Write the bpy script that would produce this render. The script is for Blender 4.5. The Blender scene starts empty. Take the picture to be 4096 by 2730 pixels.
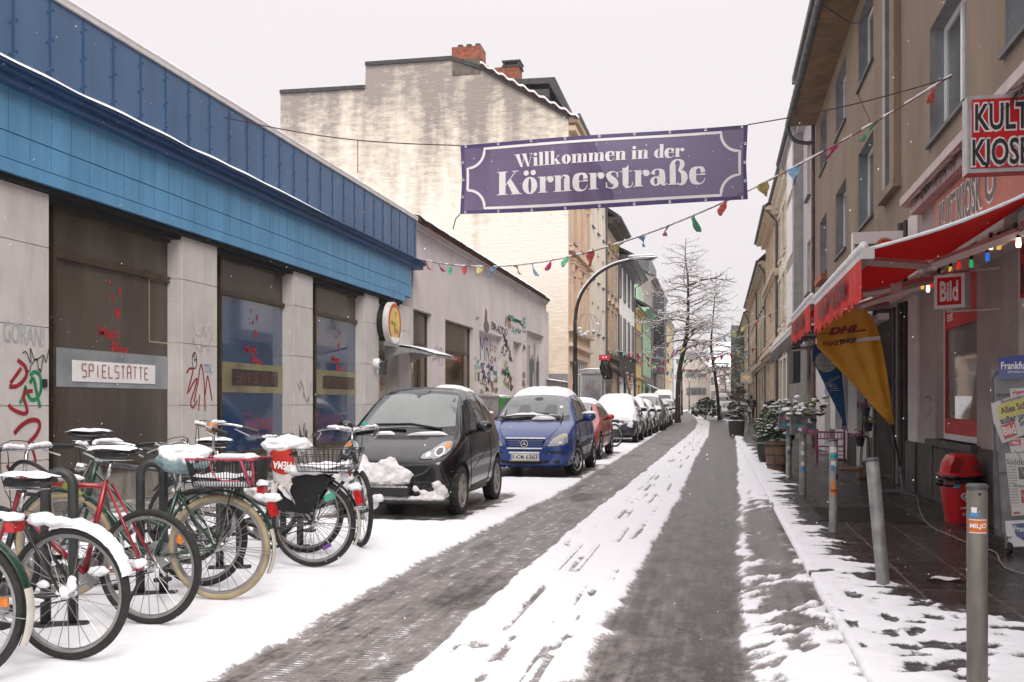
import bpy, bmesh, math, random
from mathutils import Vector, Matrix, noise
from mathutils.bvhtree import BVHTree
R = math.radians
C = bpy.context.scene
COL = C.collection
rnd = random.Random(7)
PI = math.pi
# ------------------------------------------------------------------ camera
FOC, CX, HY, CAMH, TH = 3982.0, 2048.0, 1615.0, 1.3, R(11.66)
CT, ST = math.cos(TH), math.sin(TH)
cam = bpy.data.cameras.new('camera'); cam_ob = bpy.data.objects.new('camera', cam); COL.objects.link(cam_ob)
cam.sensor_width = 36; cam.sensor_fit = 'HORIZONTAL'; cam.lens = 35.0
cam.shift_y = 250.0/4096.0; cam.clip_start = 0.05; cam.clip_end = 3000
cam_ob.location = (0, 0, CAMH); cam_ob.rotation_euler = (PI/2, 0, TH)
C.camera = cam_ob
# ------------------------------------------------------------------ sky and sun (overcast, snow clouds)
SUN_EL, SUN_AZ = 42.0, 150.0      # azimuth clockwise from +Y: light comes from behind the camera
w = bpy.data.worlds.new('World'); C.world = w; w.use_nodes = True
nt = w.node_tree; nt.nodes.clear()
def wn(t): return nt.nodes.new(t)
o_ = wn('ShaderNodeOutputWorld'); bg = wn('ShaderNodeBackground'); sky = wn('ShaderNodeTexSky')
sky.sky_type = 'NISHITA'; sky.sun_disc = False; sky.sun_elevation = R(SUN_EL); sky.sun_rotation = R(SUN_AZ); sky.dust_density = 6; sky.air_density = 1.2
hs = wn('ShaderNodeHueSaturation'); hs.inputs['Saturation'].default_value = .1
nt.links.new(sky.outputs[0], hs.inputs['Color'])
tc = wn('ShaderNodeTexCoord'); sep = wn('ShaderNodeSeparateXYZ'); nt.links.new(tc.outputs['Generated'], sep.inputs[0])
rmp = wn('ShaderNodeValToRGB'); nt.links.new(sep.outputs['Z'], rmp.inputs[0])
rmp.color_ramp.elements[0].position = .0; rmp.color_ramp.elements[0].color = (7.3, 6.88, 7.05, 1)
rmp.color_ramp.elements[1].position = .95; rmp.color_ramp.elements[1].color = (17.5, 16.8, 17.2, 1)
e_ = rmp.color_ramp.elements.new(.36); e_.color = (7.5, 7.06, 7.24, 1)
mx = wn('ShaderNodeMixRGB'); mx.inputs[0].default_value = .92
nt.links.new(hs.outputs[0], mx.inputs[1]); nt.links.new(rmp.outputs[0], mx.inputs[2])
nt.links.new(mx.outputs[0], bg.inputs['Color']); bg.inputs['Strength'].default_value = .1
nt.links.new(bg.outputs[0], o_.inputs[0])
sl = bpy.data.lights.new('sun', 'SUN'); sl.energy = 1.5; sl.angle = R(25); sl.color = (1, .95, .88)
so = bpy.data.objects.new('sun', sl); COL.objects.link(so)
_a = R(SUN_AZ); _e = R(SUN_EL)
so.rotation_euler = Vector((-math.sin(_a)*math.cos(_e), -math.cos(_a)*math.cos(_e), -math.sin(_e))).to_track_quat('-Z', 'Y').to_euler()
C.view_settings.view_transform = 'Standard'; C.view_settings.look = 'None'; C.view_settings.gamma = 1
C.view_settings.use_curve_mapping = False; C.view_settings.exposure = 0.38
# ------------------------------------------------------------------ measuring helpers: a photo point on a known world plane -> metres
def gp(x, y, z=0.0):
    d = FOC*(CAMH-z)/(y-HY); r = d*(x-CX)/FOC
    return Vector((r*CT-d*ST, r*ST+d*CT, z))
def wp(X, x, y):
    t = (x-CX)/FOC; d = X/(t*CT-ST)
    return (d*(t*ST+CT), CAMH+(HY-y)/FOC*d)      # -> Y, Z on the plane x = X
def wy(X, x): return wp(X, x, HY)[0]
def yp(Y, x, y):
    t = (x-CX)/FOC; d = Y/(t*ST+CT)
    return (d*(t*CT-ST), CAMH+(HY-y)/FOC*d)      # -> X, Z on the plane y = Y
def lerp(a, b, t): return a+(b-a)*t
def sst(a, b, x):
    t = max(0, min(1, (x-a)/(b-a))); return t*t*(3-2*t)
# ------------------------------------------------------------------ mesh builder
class MB:
    def __init__(s): s.v = []; s.f = []; s.m = []; s.cur = 0
    def poly(s, pts):
        n = len(s.v); s.v += [tuple(p) for p in pts]; s.f.append(tuple(range(n, n+len(pts)))); s.m.append(s.cur); return s
    def box(s, x0, x1, y0, y1, z0, z1, skip=''):
        if x0 > x1: x0, x1 = x1, x0
        if y0 > y1: y0, y1 = y1, y0
        if z0 > z1: z0, z1 = z1, z0
        n = len(s.v)
        s.v += [(x0,y0,z0),(x1,y0,z0),(x1,y1,z0),(x0,y1,z0),(x0,y0,z1),(x1,y0,z1),(x1,y1,z1),(x0,y1,z1)]
        fs = {'b':(0,3,2,1),'t':(4,5,6,7),'s':(0,1,5,4),'e':(1,2,6,5),'n':(2,3,7,6),'w':(3,0,4,7)}
        for k, f in fs.items():
            if k not in skip: s.f.append(tuple(n+i for i in f)); s.m.append(s.cur)
        return s
    def add(s, vs, fs, mt=None):
        n = len(s.v); s.v += [tuple(mt @ Vector(p)) if mt else tuple(p) for p in vs]
        for f in fs: s.f.append(tuple(n+i for i in f)); s.m.append(s.cur)
        return s
    def obox(s, c, size, mt=None):
        b = MB().box(-size[0]/2, size[0]/2, -size[1]/2, size[1]/2, -size[2]/2, size[2]/2)
        return s.add(b.v, b.f, Matrix.Translation(c) @ (mt.to_4x4() if mt else Matrix.Identity(4)))
    def tube(s, pts, r, n=8, cap=True, closed=False):
        pts = [Vector(p) for p in pts]; m = len(pts)
        rs = r if isinstance(r, (list, tuple)) else [r]*m
        base = len(s.v); prev = None
        for i, p in enumerate(pts):
            a = pts[i-1] if (i > 0 or closed) else p; b = pts[(i+1) % m] if (i < m-1 or closed) else p
            t = (b-a).normalized() if (b-a).length > 1e-9 else Vector((0,0,1))
            if prev is None:
                u = t.cross(Vector((0,0,1)))
                if u.length < 1e-3: u = t.cross(Vector((0,1,0)))
            else: u = prev-t*prev.dot(t)
            if u.length < 1e-6: u = t.cross(Vector((1,0,.3)))
            u.normalize(); prev = u; v = t.cross(u)
            for k in range(n):
                an = 2*PI*k/n; s.v.append(tuple(p+(u*math.cos(an)+v*math.sin(an))*rs[i]))
        for i in range(m if closed else m-1):
            j = (i+1) % m
            for k in range(n):
                s.f.append((base+i*n+k, base+i*n+(k+1) % n, base+j*n+(k+1) % n, base+j*n+k)); s.m.append(s.cur)
        if cap and not closed:
            s.f.append(tuple(base+k for k in range(n))[::-1]); s.f.append(tuple(base+(m-1)*n+k for k in range(n))); s.m += [s.cur]*2
        return s
    def lathe(s, prof, n=16, c=(0,0,0), axis='z', a0=0, a1=2*PI):
        base = len(s.v); full = abs(a1-a0-2*PI) < 1e-6; nn = n if full else n+1
        for (r, h) in prof:
            for k in range(nn):
                a = a0+(a1-a0)*k/n; x, y = r*math.cos(a), r*math.sin(a)
                p = {'z':(x,y,h),'y':(x,h,y),'x':(h,x,y)}[axis]
                s.v.append((p[0]+c[0], p[1]+c[1], p[2]+c[2]))
        for i in range(len(prof)-1):
            for k in range(n):
                k2 = (k+1) % nn
                s.f.append((base+i*nn+k, base+i*nn+k2, base+(i+1)*nn+k2, base+(i+1)*nn+k)); s.m.append(s.cur)
        return s
    def prism(s, p2, mt, a, b):
        # closed polygon p2 in the (x,y) of mt, extruded along its z from a to b
        n = len(p2); lo = [mt @ Vector((x, y, a)) for x, y in p2]; hi = [mt @ Vector((x, y, b)) for x, y in p2]
        base = len(s.v); s.v += [tuple(p) for p in lo+hi]
        s.f.append(tuple(range(base+n-1, base-1, -1))); s.f.append(tuple(range(base+n, base+2*n))); s.m += [s.cur]*2
        for i in range(n):
            j = (i+1) % n; s.f.append((base+i, base+j, base+n+j, base+n+i)); s.m.append(s.cur)
        return s
    def grid(s, fn, nu, nv, closed=False):
        base = len(s.v)
        for i in range(nu+1):
            for j in range(nv+1): s.v.append(tuple(fn(i/nu, j/nv)))
        for i in range(nu):
            for j in range(nv):
                s.f.append((base+i*(nv+1)+j, base+(i+1)*(nv+1)+j, base+(i+1)*(nv+1)+j+1, base+i*(nv+1)+j+1)); s.m.append(s.cur)
        return s
    def blob(s, c, r, amp=.25, nu=10, nv=7, seed=0, flat=1.0):
        rx, ry, rz = r if isinstance(r, (tuple, list)) else (r, r, r); c = Vector(c)
        def fn(u, v):
            a, b = u*2*PI, (v-.5)*PI
            d = Vector((math.cos(a)*math.cos(b), math.sin(a)*math.cos(b), math.sin(b)))
            k = 1+amp*noise.noise(d*1.9+Vector((seed*3.1, seed*1.7, seed)))+amp*.5*noise.noise(d*4.3+Vector((seed, seed*2.1, 5)))
            z = d.z*rz*k
            if z < 0: z *= flat
            return c+Vector((d.x*rx*k, d.y*ry*k, z))
        return s.grid(fn, nu, nv)
    def ribbon(s, pts, wd, mt, off=0.0):
        # flat brush stroke along 2D pts in frame mt
        n = len(pts); L = []; Rr = []
        for i in range(n):
            a = Vector(pts[max(0, i-1)][:2]); b = Vector(pts[min(n-1, i+1)][:2]); t = b-a
            t = t.normalized() if t.length > 1e-9 else Vector((1, 0)); q = Vector((-t.y, t.x)); p = Vector(pts[i][:2])
            ww = (pts[i][2] if len(pts[i]) > 2 else wd)/2
            L.append(p+q*ww); Rr.append(p-q*ww)
        for i in range(n-1):
            s.poly([mt @ Vector((q.x, q.y, off)) for q in (L[i], Rr[i], Rr[i+1], L[i+1])])
        return s
    def build(s, name, mat, parent=None, smooth=False, ang=None, loc=None, weld=False):
        me = bpy.data.meshes.new(name); me.from_pydata(s.v, [], s.f)
        for m_ in (mat if isinstance(mat, (list, tuple)) else [mat]): me.materials.append(m_)
        if any(s.m): me.polygons.foreach_set('material_index', s.m)
        if weld:
            bm = bmesh.new(); bm.from_mesh(me); bmesh.ops.remove_doubles(bm, verts=bm.verts, dist=1e-5)
            bmesh.ops.recalc_face_normals(bm, faces=bm.faces); bm.to_mesh(me); bm.free()
        if smooth or ang:
            me.polygons.foreach_set('use_smooth', [True]*len(me.polygons))
            if ang: me.set_sharp_from_angle(angle=R(ang))
        me.update()
        return link(name, me, parent, loc)
def merged(mb, name, mat, parent, vox=.015, it=3):
    o = mb.build(name, mat); a = o.modifiers.new('r', 'REMESH'); a.mode = 'VOXEL'; a.voxel_size = vox; b = o.modifiers.new('s', 'SMOOTH'); b.iterations = it; b.factor = .5
    me = bpy.data.meshes.new_from_object(o.evaluated_get(bpy.context.evaluated_depsgraph_get())); bpy.data.objects.remove(o)
    me.polygons.foreach_set('use_smooth', [True]*len(me.polygons)); return link(name, me, parent)
def link(name, me, parent=None, loc=None):
    o = bpy.data.objects.new(name, me); COL.objects.link(o)
    if parent is not None: o.parent = parent
    if loc is not None: o.location = loc
    return o
def tag(o, label=None, cat=None, group=None, kind=None):
    if label: o['label'] = label
    if cat: o['category'] = cat
    if group: o['group'] = group
    if kind: o['kind'] = kind
    return o
def thing(name, label, cat, loc=(0,0,0), rz=0, group=None):
    o = bpy.data.objects.new(name, None); COL.objects.link(o); o.empty_display_size = .2
    o.location = loc; o.rotation_euler = (0, 0, rz)
    return tag(o, label, cat, group)
def kids(o): return [c for c in bpy.data.objects if c.parent == o]
def copy_tree(o, parent=None):
    ch = kids(o); c = o.copy(); COL.objects.link(c); c.parent = parent
    for k in ch: copy_tree(k, c)
    return c
def frame(o, x, y):
    x = Vector(x).normalized(); y = Vector(y).normalized(); z = x.cross(y)
    m = Matrix((x, y, z)).transposed().to_4x4(); m.translation = Vector(o); return m
def rotm(rx=0, ry=0, rz=0): return Matrix.Rotation(rz, 3, 'Z') @ Matrix.Rotation(ry, 3, 'Y') @ Matrix.Rotation(rx, 3, 'X')
def cat_rom(pts, n=8):
    P = [Vector(p) for p in pts]; out = []
    for i in range(len(P)-1):
        p0 = P[max(0, i-1)]; p1 = P[i]; p2 = P[i+1]; p3 = P[min(len(P)-1, i+2)]
        for k in range(n):
            t = k/n
            out.append(.5*((2*p1)+(p2-p0)*t+(2*p0-5*p1+4*p2-p3)*t*t+(3*p1-p0-3*p2+p3)*t**3))
    out.append(P[-1]); return out
def arc(cx, cy, r, a0, a1, n=8, ry=None):
    ry = r if ry is None else ry
    return [(cx+r*math.cos(R(lerp(a0, a1, i/n))), cy+ry*math.sin(R(lerp(a0, a1, i/n)))) for i in range(n+1)]
# ------------------------------------------------------------------ materials
def M(name, col, rough=.6, var=.12, sc=4.0, metal=0.0, bump=0.0, bsc=40.0, spec=.5, coat=0.0, stretch=(1,1,1), col2=None, dirt=0.0, dcol=(.05,.045,.04), emit=None, es=0, trans=0.0, alpha=1.0, detail=4):
    m = bpy.data.materials.new(name); m.use_nodes = True; t = m.node_tree; b = t.nodes['Principled BSDF']
    L = t.links.new
    def N(k): return t.nodes.new(k)
    b.inputs['Roughness'].default_value = rough; b.inputs['Metallic'].default_value = metal
    b.inputs['Specular IOR Level'].default_value = spec
    b.inputs['Coat Weight'].default_value = coat; b.inputs['Coat Roughness'].default_value = .05
    b.inputs['Transmission Weight'].default_value = trans; b.inputs['Alpha'].default_value = alpha
    geo = N('ShaderNodeNewGeometry'); mp = N('ShaderNodeMapping'); L(geo.outputs['Position'], mp.inputs[0])
    mp.inputs['Scale'].default_value = stretch
    no = N('ShaderNodeTexNoise'); no.inputs['Scale'].default_value = sc; no.inputs['Detail'].default_value = detail; L(mp.outputs[0], no.inputs[0])
    c2 = col2 or tuple(max(0, c*(1-2*var)) for c in col); c1 = col if col2 else tuple(min(1, c*(1+var)) for c in col)
    r = N('ShaderNodeValToRGB'); r.color_ramp.elements[0].position = .3; r.color_ramp.elements[1].position = .7
    r.color_ramp.elements[0].color = (*c2, 1); r.color_ramp.elements[1].color = (*c1, 1); L(no.outputs[0], r.inputs[0])
    last = r.outputs[0]
    if dirt:
        n2 = N('ShaderNodeTexNoise'); n2.inputs['Scale'].default_value = sc*2.7; n2.inputs['Detail'].default_value = 6
        mp2 = N('ShaderNodeMapping'); mp2.inputs['Scale'].default_value = (1, 1, .25); L(geo.outputs['Position'], mp2.inputs[0]); L(mp2.outputs[0], n2.inputs[0])
        r2 = N('ShaderNodeValToRGB'); r2.color_ramp.elements[0].position = .5; r2.color_ramp.elements[1].position = .72
        r2.color_ramp.elements[0].color = (0,0,0,1); r2.color_ramp.elements[1].color = (dirt,dirt,dirt,1); L(n2.outputs[0], r2.inputs[0])
        x = N('ShaderNodeMixRGB'); L(r2.outputs[0], x.inputs[0]); L(last, x.inputs[1]); x.inputs[2].default_value = (*dcol, 1); last = x.outputs[0]
    L(last, b.inputs['Base Color'])
    if bump:
        n3 = N('ShaderNodeTexNoise'); n3.inputs['Scale'].default_value = bsc; n3.inputs['Detail'].default_value = 3; L(mp.outputs[0], n3.inputs[0])
        bp = N('ShaderNodeBump'); bp.inputs['Strength'].default_value = bump; bp.inputs['Distance'].default_value = .02; L(n3.outputs[0], bp.inputs['Height']); L(bp.outputs[0], b.inputs['Normal'])
    if emit: b.inputs['Emission Color'].default_value = (*emit, 1); b.inputs['Emission Strength'].default_value = es
    return m
K = {}
K['snow'] = M('snow', (.84,.84,.86), .75, .05, 6, bump=.5, bsc=30, spec=.25)
K['snow_dirty'] = M('snow_dirty', (.62,.58,.56), .7, .2, 9, bump=.6, bsc=25, spec=.25)
K['black'] = M('black_plastic', (.012,.012,.013), .45, .2, 20)
K['rubber'] = M('rubber', (.02,.019,.018), .75, .25, 30, bump=.3, bsc=120)
K['dark'] = M('dark_void', (.008,.008,.008), .8, .2)
K['steel'] = M('galvanised_steel', (.36,.355,.345), .5, .2, 9, metal=.35, dirt=.35, dcol=(.12,.10,.08))
K['chrome'] = M('chrome', (.62,.62,.62), .18, .1, 20, metal=1)
K['alu'] = M('aluminium', (.52,.52,.53), .38, .15, 8, metal=.8)
K['white'] = M('white_paint', (.78,.77,.76), .5, .06, 3)
K['offwhite'] = M('off_white', (.66,.62,.60), .6, .08, 3)
K['red'] = M('red_plastic', (.55,.012,.012), .35, .1, 6)
K['redp'] = M('red_print', (.50,.02,.02), .55, .15, 15)
K['glass'] = M('window_glass', (.035,.04,.042), .04, .3, 1.5, spec=.9)
K['glasslt'] = M('pale_glass', (.16,.17,.17), .06, .3, 1.2, spec=.8)
K['ink'] = M('black_ink', (.015,.015,.018), .6, .1, 10)
K['zinc'] = M('zinc_flashing', (.10,.105,.115), .5, .2, 6, metal=.3)
K['slate'] = M('roof_slate', (.045,.043,.045), .6, .3, 5, bump=.5, bsc=12)
K['brick'] = M('chimney_brick', (.28,.085,.045), .8, .3, 7, bump=.6, bsc=25)
K['lampglass'] = M('lens_glass', (.34,.35,.345), .08, .25, 25, spec=.8)
K['tail'] = M('red_lens', (.45,.01,.01), .15, .2, 30, spec=.7)
K['orange'] = M('orange_lens', (.75,.22,.02), .2, .2, 30, spec=.7)
K['wood'] = M('brown_wood', (.20,.10,.05), .7, .25, 4, stretch=(1,1,6), bump=.3)
K['leaf'] = M('evergreen_leaf', (.055,.095,.04), .6, .4, 9, spec=.3)
K['bark'] = M('bark', (.055,.042,.034), .85, .35, 6, stretch=(1,1,.3), bump=.8, bsc=20)
K['pot'] = M('dark_pot', (.05,.05,.05), .6, .3, 6)
# ------------------------------------------------------------------ lettering
_tc = {}
def text_geo(s, bold=0.0, sp=1.0, shear=0.0):
    k = (s, bold, sp, shear)
    if k not in _tc:
        cu = bpy.data.curves.new('lettering', 'FONT'); cu.body = s; cu.size = 1; cu.offset = bold; cu.space_character = sp; cu.shear = shear
        cu.align_x = 'CENTER'; cu.resolution_u = 3
        ob = bpy.data.objects.new('lettering', cu); COL.objects.link(ob)
        dg = bpy.context.evaluated_depsgraph_get(); me = bpy.data.meshes.new_from_object(ob.evaluated_get(dg))
        _tc[k] = ([v.co.copy() for v in me.vertices], [tuple(p.vertices) for p in me.polygons])
        bpy.data.objects.remove(ob); bpy.data.curves.remove(cu); bpy.data.meshes.remove(me)
    return _tc[k]
def text(mb, s, mt, w=None, h=None, bold=0.0, sp=1.0, shear=0.0, off=.003, rot=0.0):
    # lettering centred on mt's origin, fitted to w x h metres
    vs, fs = text_geo(s, bold, sp, shear)
    if not vs: return mb
    x0 = min(v.x for v in vs); x1 = max(v.x for v in vs); y0 = min(v.y for v in vs); y1 = max(v.y for v in vs)
    sx = (w/(x1-x0)) if w else None; sy = (h/(y1-y0)) if h else None
    sx = sx or sy; sy = sy or sx
    rm = Matrix.Rotation(rot, 4, 'Z')
    return mb.add([mt @ rm @ Vector(((v.x-(x0+x1)/2)*sx, (v.y-(y0+y1)/2)*sy, off)) for v in vs], fs)
def rect(mb, mt, x0, x1, y0, y1, off): return mb.poly([mt @ Vector(p) for p in ((x0,y0,off),(x1,y0,off),(x1,y1,off),(x0,y1,off))])
def shape(mb, mt, pts, off): return mb.poly([mt @ Vector((x, y, off)) for x, y in pts])
def ringshape(mb, mt, a, b, off):
    n = len(a)
    for i in range(n):
        j = (i+1) % n; shape(mb, mt, [a[i], a[j], b[j], b[i]], off)
    return mb
def ell(cx, cy, rx, ry, n=24): return [(cx+rx*math.cos(2*PI*i/n), cy+ry*math.sin(2*PI*i/n)) for i in range(n)]
def scribble(mb, mt, cx, cy, w, h, n, wd, seed, off=.003):
    q = random.Random(seed); pts = []
    for i in range(n):
        pts.append((cx-w/2+w*(i/(n-1))+q.uniform(-.12, .12)*w, cy+q.uniform(-.5, .5)*h, 0))
    mb.ribbon([(p.x, p.y) for p in cat_rom(pts, 5)], wd, mt, off); return mb
LW = lambda X, Y, Z: frame((X, Y, Z), (0, 1, 0), (0, 0, 1))     # sign frame on a wall facing +X  (text runs along +Y)
RW = lambda X, Y, Z: frame((X, Y, Z), (0, -1, 0), (0, 0, 1))    # sign frame on a wall facing -X
FW = lambda X, Y, Z: frame((X, Y, Z), (1, 0, 0), (0, 0, 1))     # sign frame facing the camera (-Y)
# ================================================================== GROUND
def keyed(tab, y):
    if y <= tab[0][0]: return tab[0][1:]
    for a, b in zip(tab, tab[1:]):
        if y <= b[0]:
            t = (y-a[0])/(b[0]-a[0]); return tuple(lerp(p, q, t) for p, q in zip(a[1:], b[1:]))
    return tab[-1][1:]
LT = [(3,-2.30,-1.48),(5,-2.33,-1.46),(8,-2.38,-1.48),(13.5,-2.23,-1.42),(24,-2.27,-1.30),(50,-2.6,-1.1),(70,-2.9,-1.3),(100,-4.0,-2.2),(180,-7,-5)]
RT = [(3,-.62,.06),(5,-.6,.1),(8,-.58,.15),(13.5,-.5,.26),(24,-.48,.44),(41,-.33,.66),(70,-.5,.6),(100,-1.6,-.4),(180,-4,-3)]
CARS = []    # x0, x1, y0, y1 of parked cars: bare wet ground underneath
def nz(x, y, z=0.0): return noise.noise(Vector((x, y, z)))
def fbm(x, y, z=0.0): return nz(x, y, z)*.6+nz(x*2.1, y*2.1, z+7)*.3+nz(x*4.3, y*4.3, z+13)*.15
def cover_road(X, Y):
    wob = .05*nz(X*.3, Y*.7, 3)+.035*nz(X*2, Y*3, 9)+.02*nz(X*7, Y*9, 1)
    a, b = keyed(LT, Y); c, d = keyed(RT, Y)
    inl = sst(a-.09, a+.05, X+wob)*(1-sst(b-.05, b+.07, X+wob))
    nr_ = 1-sst(4.5, 7.5, Y); inr = sst(c-.09-.13*nr_, c+.05, X+wob+.14*nr_*nz(X*5, Y*4, 91))*(1-sst(d-.03, d+.10, X+wob*1.4))
    v = .98
    mid = sst(b, b+.15, X)*(1-sst(c-.2, c, X))
    if mid > 0:   # tyre prints and scuffs between the ruts
        k = nz(X*5.5+nz(X, Y, 4)*2, Y*1.1, 20); k2 = nz(X*14, Y*3.2, 31)
        u = (X-b)/(c-b)
        prints = max(0, 1-abs(u-.36)/.07)*(.55+.6*nz(X*3, Y*1.6, 50))
        lines = 0
        for (u0, am, w0, ph) in ((.30,.05,.035,1),(.40,.06,.05,5),(.47,.04,.03,9),(.62,.07,.03,13),(.74,.05,.045,17),(.12,.03,.02,23)):
            uc = u0+am*nz(Y*.12, ph)+.012*nz(Y*1.3, ph); lines = max(lines, (1-sst(w0*.3, w0, abs(u-uc)))*sst(-.12, .22, nz(Y*.55, ph*3)+.25*nz(X*6, Y*5, ph)))
        v -= mid*(.60*lines+max(0, k-.34)*1.5+max(0, k2-.20)*1.5*sst(-.2, .3, nz(X*1.5, Y*.5, 71)))
        v -= mid*.8*max(0, nz(X*4.5, Y*3.2, 66)-.25)*(1-sst(5, 12, Y))
    left = 1-sst(a-.3, a, X)
    if left > 0: v -= left*max(0, nz(X*2.5, Y*6, 77)-.52)*1.6
    if mid > 0: v = max(v, .30+.12*nz(X*9, Y*5, 17))
    v = lerp(v, .30+.12*fbm(X*5, Y*1.3, 40)+.07*nz(X*9, Y*.25, 8)-.75*max(0, nz(X*2.2, Y*.55, 2)-.16), inl)
    v = lerp(v, .085+.15*fbm(X*7, Y*1.6, 60)+.11*nz(X*13, Y*.3, 28)-.13*sst(c+.25, c+.6, X)+.10*nr_*(1-sst(c, c+.3, X)), inr)
    g = sst(d-.05, d+.16, X)  # gutter on the right: broken slush
    if g > 0:
        gv = .56+.16*(1-sst(5.5, 7, Y))+1.2*fbm(X*3.4, Y*2.9, 5)+.5*nz(X*9, Y*8, 41)
        gv -= .75*math.exp(-((Y-10.6)/1.7)**2)*sst(.15, .35, X)
        gv -= .28*math.exp(-((Y-7.2)/1.4)**2); gv -= .9*max(0, nz(X*5, Y*4.5, 12)-.12)*(1-sst(9, 14, Y))
        gv += .75*sst(11.5, 15, Y)
        gv += .25*(1-sst(4.2, 5.6, Y))
        gv -= .5*math.exp(-((X-.42)/.06)**2)*sst(.0, .3, nz(X, Y*1.3, 44)+.15)*(1-sst(18, 26, Y))
        v = lerp(v, max(.16+.12*nz(X*6, Y*6, 51), min(1, gv)), g)
    for (x0, x1, y0, y1) in CARS:
        if y0-.6 < Y < y1+.6 and x0-.6 < X < x1+.6:
            e = .12*nz(X*4, Y*4, 8)
            m = sst(x0-.05, x0+.15, X+e)*(1-sst(x1-.02, x1+(.36 if y0 < 26 else .12), X+e+.2*nz(X, Y*6, 3)))*sst(y0-.3, y0+.1, Y+e)*(1-sst(y1-.1, y1+.45, Y+e))
            v = lerp(v, .12+.25*nz(X*5, Y*5, 5), m)
    if X < -2.9 and Y < 9.5:
        v -= .5*max(0, nz(X*2.4, Y*2.4, 15)-.22)+.45*max(0, nz(X*6, Y*7, 19)-.35)
    if X < -4.3: v -= sst(-4.3, -5.0, X)*(.35+.3*nz(X*3, Y*3, 4))
    if X > .1: v = footprints(X, Y, v)
    return max(0, min(1, v))
EDGE = [(3,2.25),(4.6,2.05),(5.6,1.7),(6.3,1.3),(7.2,1.05),(9.3,.95),(12,.86),(14,.92),(17,1.12),(20,.95),(30,1.0),(60,.9),(180,.9)]
_fq = random.Random(12); PRINTS = []
for _i in range(58):
    PRINTS.append((_fq.uniform(.16, 2.3), _fq.uniform(4.0, 7.6)-.0, _fq.uniform(-.9, .9)+1.1, _fq.uniform(.8, 1.15)))
def footprints(X, Y, v):
    if Y > 8: return v
    for (x, y, a, s) in PRINTS:
        dx, dy = X-x, Y-y
        if dx*dx+dy*dy > .05*s: continue
        u = (dx*math.cos(a)+dy*math.sin(a))/(.145*s); w_ = (-dx*math.sin(a)+dy*math.cos(a))/(.062*s*(1.0 if dx*math.cos(a)+dy*math.sin(a) > -.02 else .8)); r = math.hypot(u, w_)+.22*nz(X*9, Y*9, x)
        v = lerp(min(v, .30+.1*nz(X*8, Y*8, 2)), v, sst(.72, 1.0, r)); v = min(1, v+.25*math.exp(-((r-1.2)/.16)**2)) if v > .25 else v
    return v
def cover_walk(X, Y):
    e = keyed(EDGE, Y)[0]
    e += .26*nz(X*.8, Y*2.6, 3)+.30*nz(X*1.2, Y*8, 6)
    v = 1-sst(e-.22, e+.14, X)
    k = fbm(X*1.5, Y*5.2, 9)
    v -= max(0, k+.02)*1.5*sst(.66, .95, X)
    v -= 1.1*max(0, nz(Y*.7, 5, 2)+.12)*(1-sst(.60, .665, X))*sst(7, 9, Y)
    near = 1-sst(6.2, 8.2, Y)
    v -= near*(max(0, fbm(X*2.6+2, Y*3.4, 33)+.0)*1.5+max(0, nz(X*8, Y*9, 3)-.1)*1.2); v = max(v, near*(.24+.16*nz(X*7, Y*7, 61))*(1-sst(e-.1, e+.35, X)))
    v = footprints(X, Y, v)
    if X < .68: v = max(v, .62*(1-sst(6.8, 7.6, Y)))
    return max(0, min(1, v))
def ground_sheet(name, xs, ys, z0, fn, mat, lump=.012, hs=.024, kerb=False, bank=False):
    vs = []; cov = []
    for y in ys:
        for x in xs:
            c = fn(x, y); cov.append(c)
            near = 1-sst(12, 25, y)
            z = z0+sst(.38, .68, c)*hs+near*lump*sst(.3, .8, c)*(fbm(x*4.5, y*4.5, 70)+.6*nz(x*16, y*16, 5))
            if c < .4: z += near*.003*nz(x*20, y*7, 3)
            if bank and x < -1.4: z += sst(.5, .9, c)*(.016*fbm(x*1.7, y*1.7, 82)+.006*nz(x*6, y*6, 83))
            if bank: z += .10*sst(.10, .60, x)
            if kerb and x < .70: z -= (z0+.01)*(1-sst(.60, .64+.03*max(0,nz(y*2, 4)), x))
            vs.append((x, y, z))
    nx = len(xs); fs = []
    for j in range(len(ys)-1):
        for i in range(nx-1):
            a = j*nx+i; fs.append((a, a+1, a+nx+1, a+nx))
    me = bpy.data.meshes.new(name); me.from_pydata(vs, [], fs); me.materials.append(mat)
    at = me.attributes.new('cover', 'FLOAT', 'POINT'); at.data.foreach_set('value', cov)
    me.polygons.foreach_set('use_smooth', [True]*len(me.polygons)); me.update()
    return tag(link(name, me), kind='structure')
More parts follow.
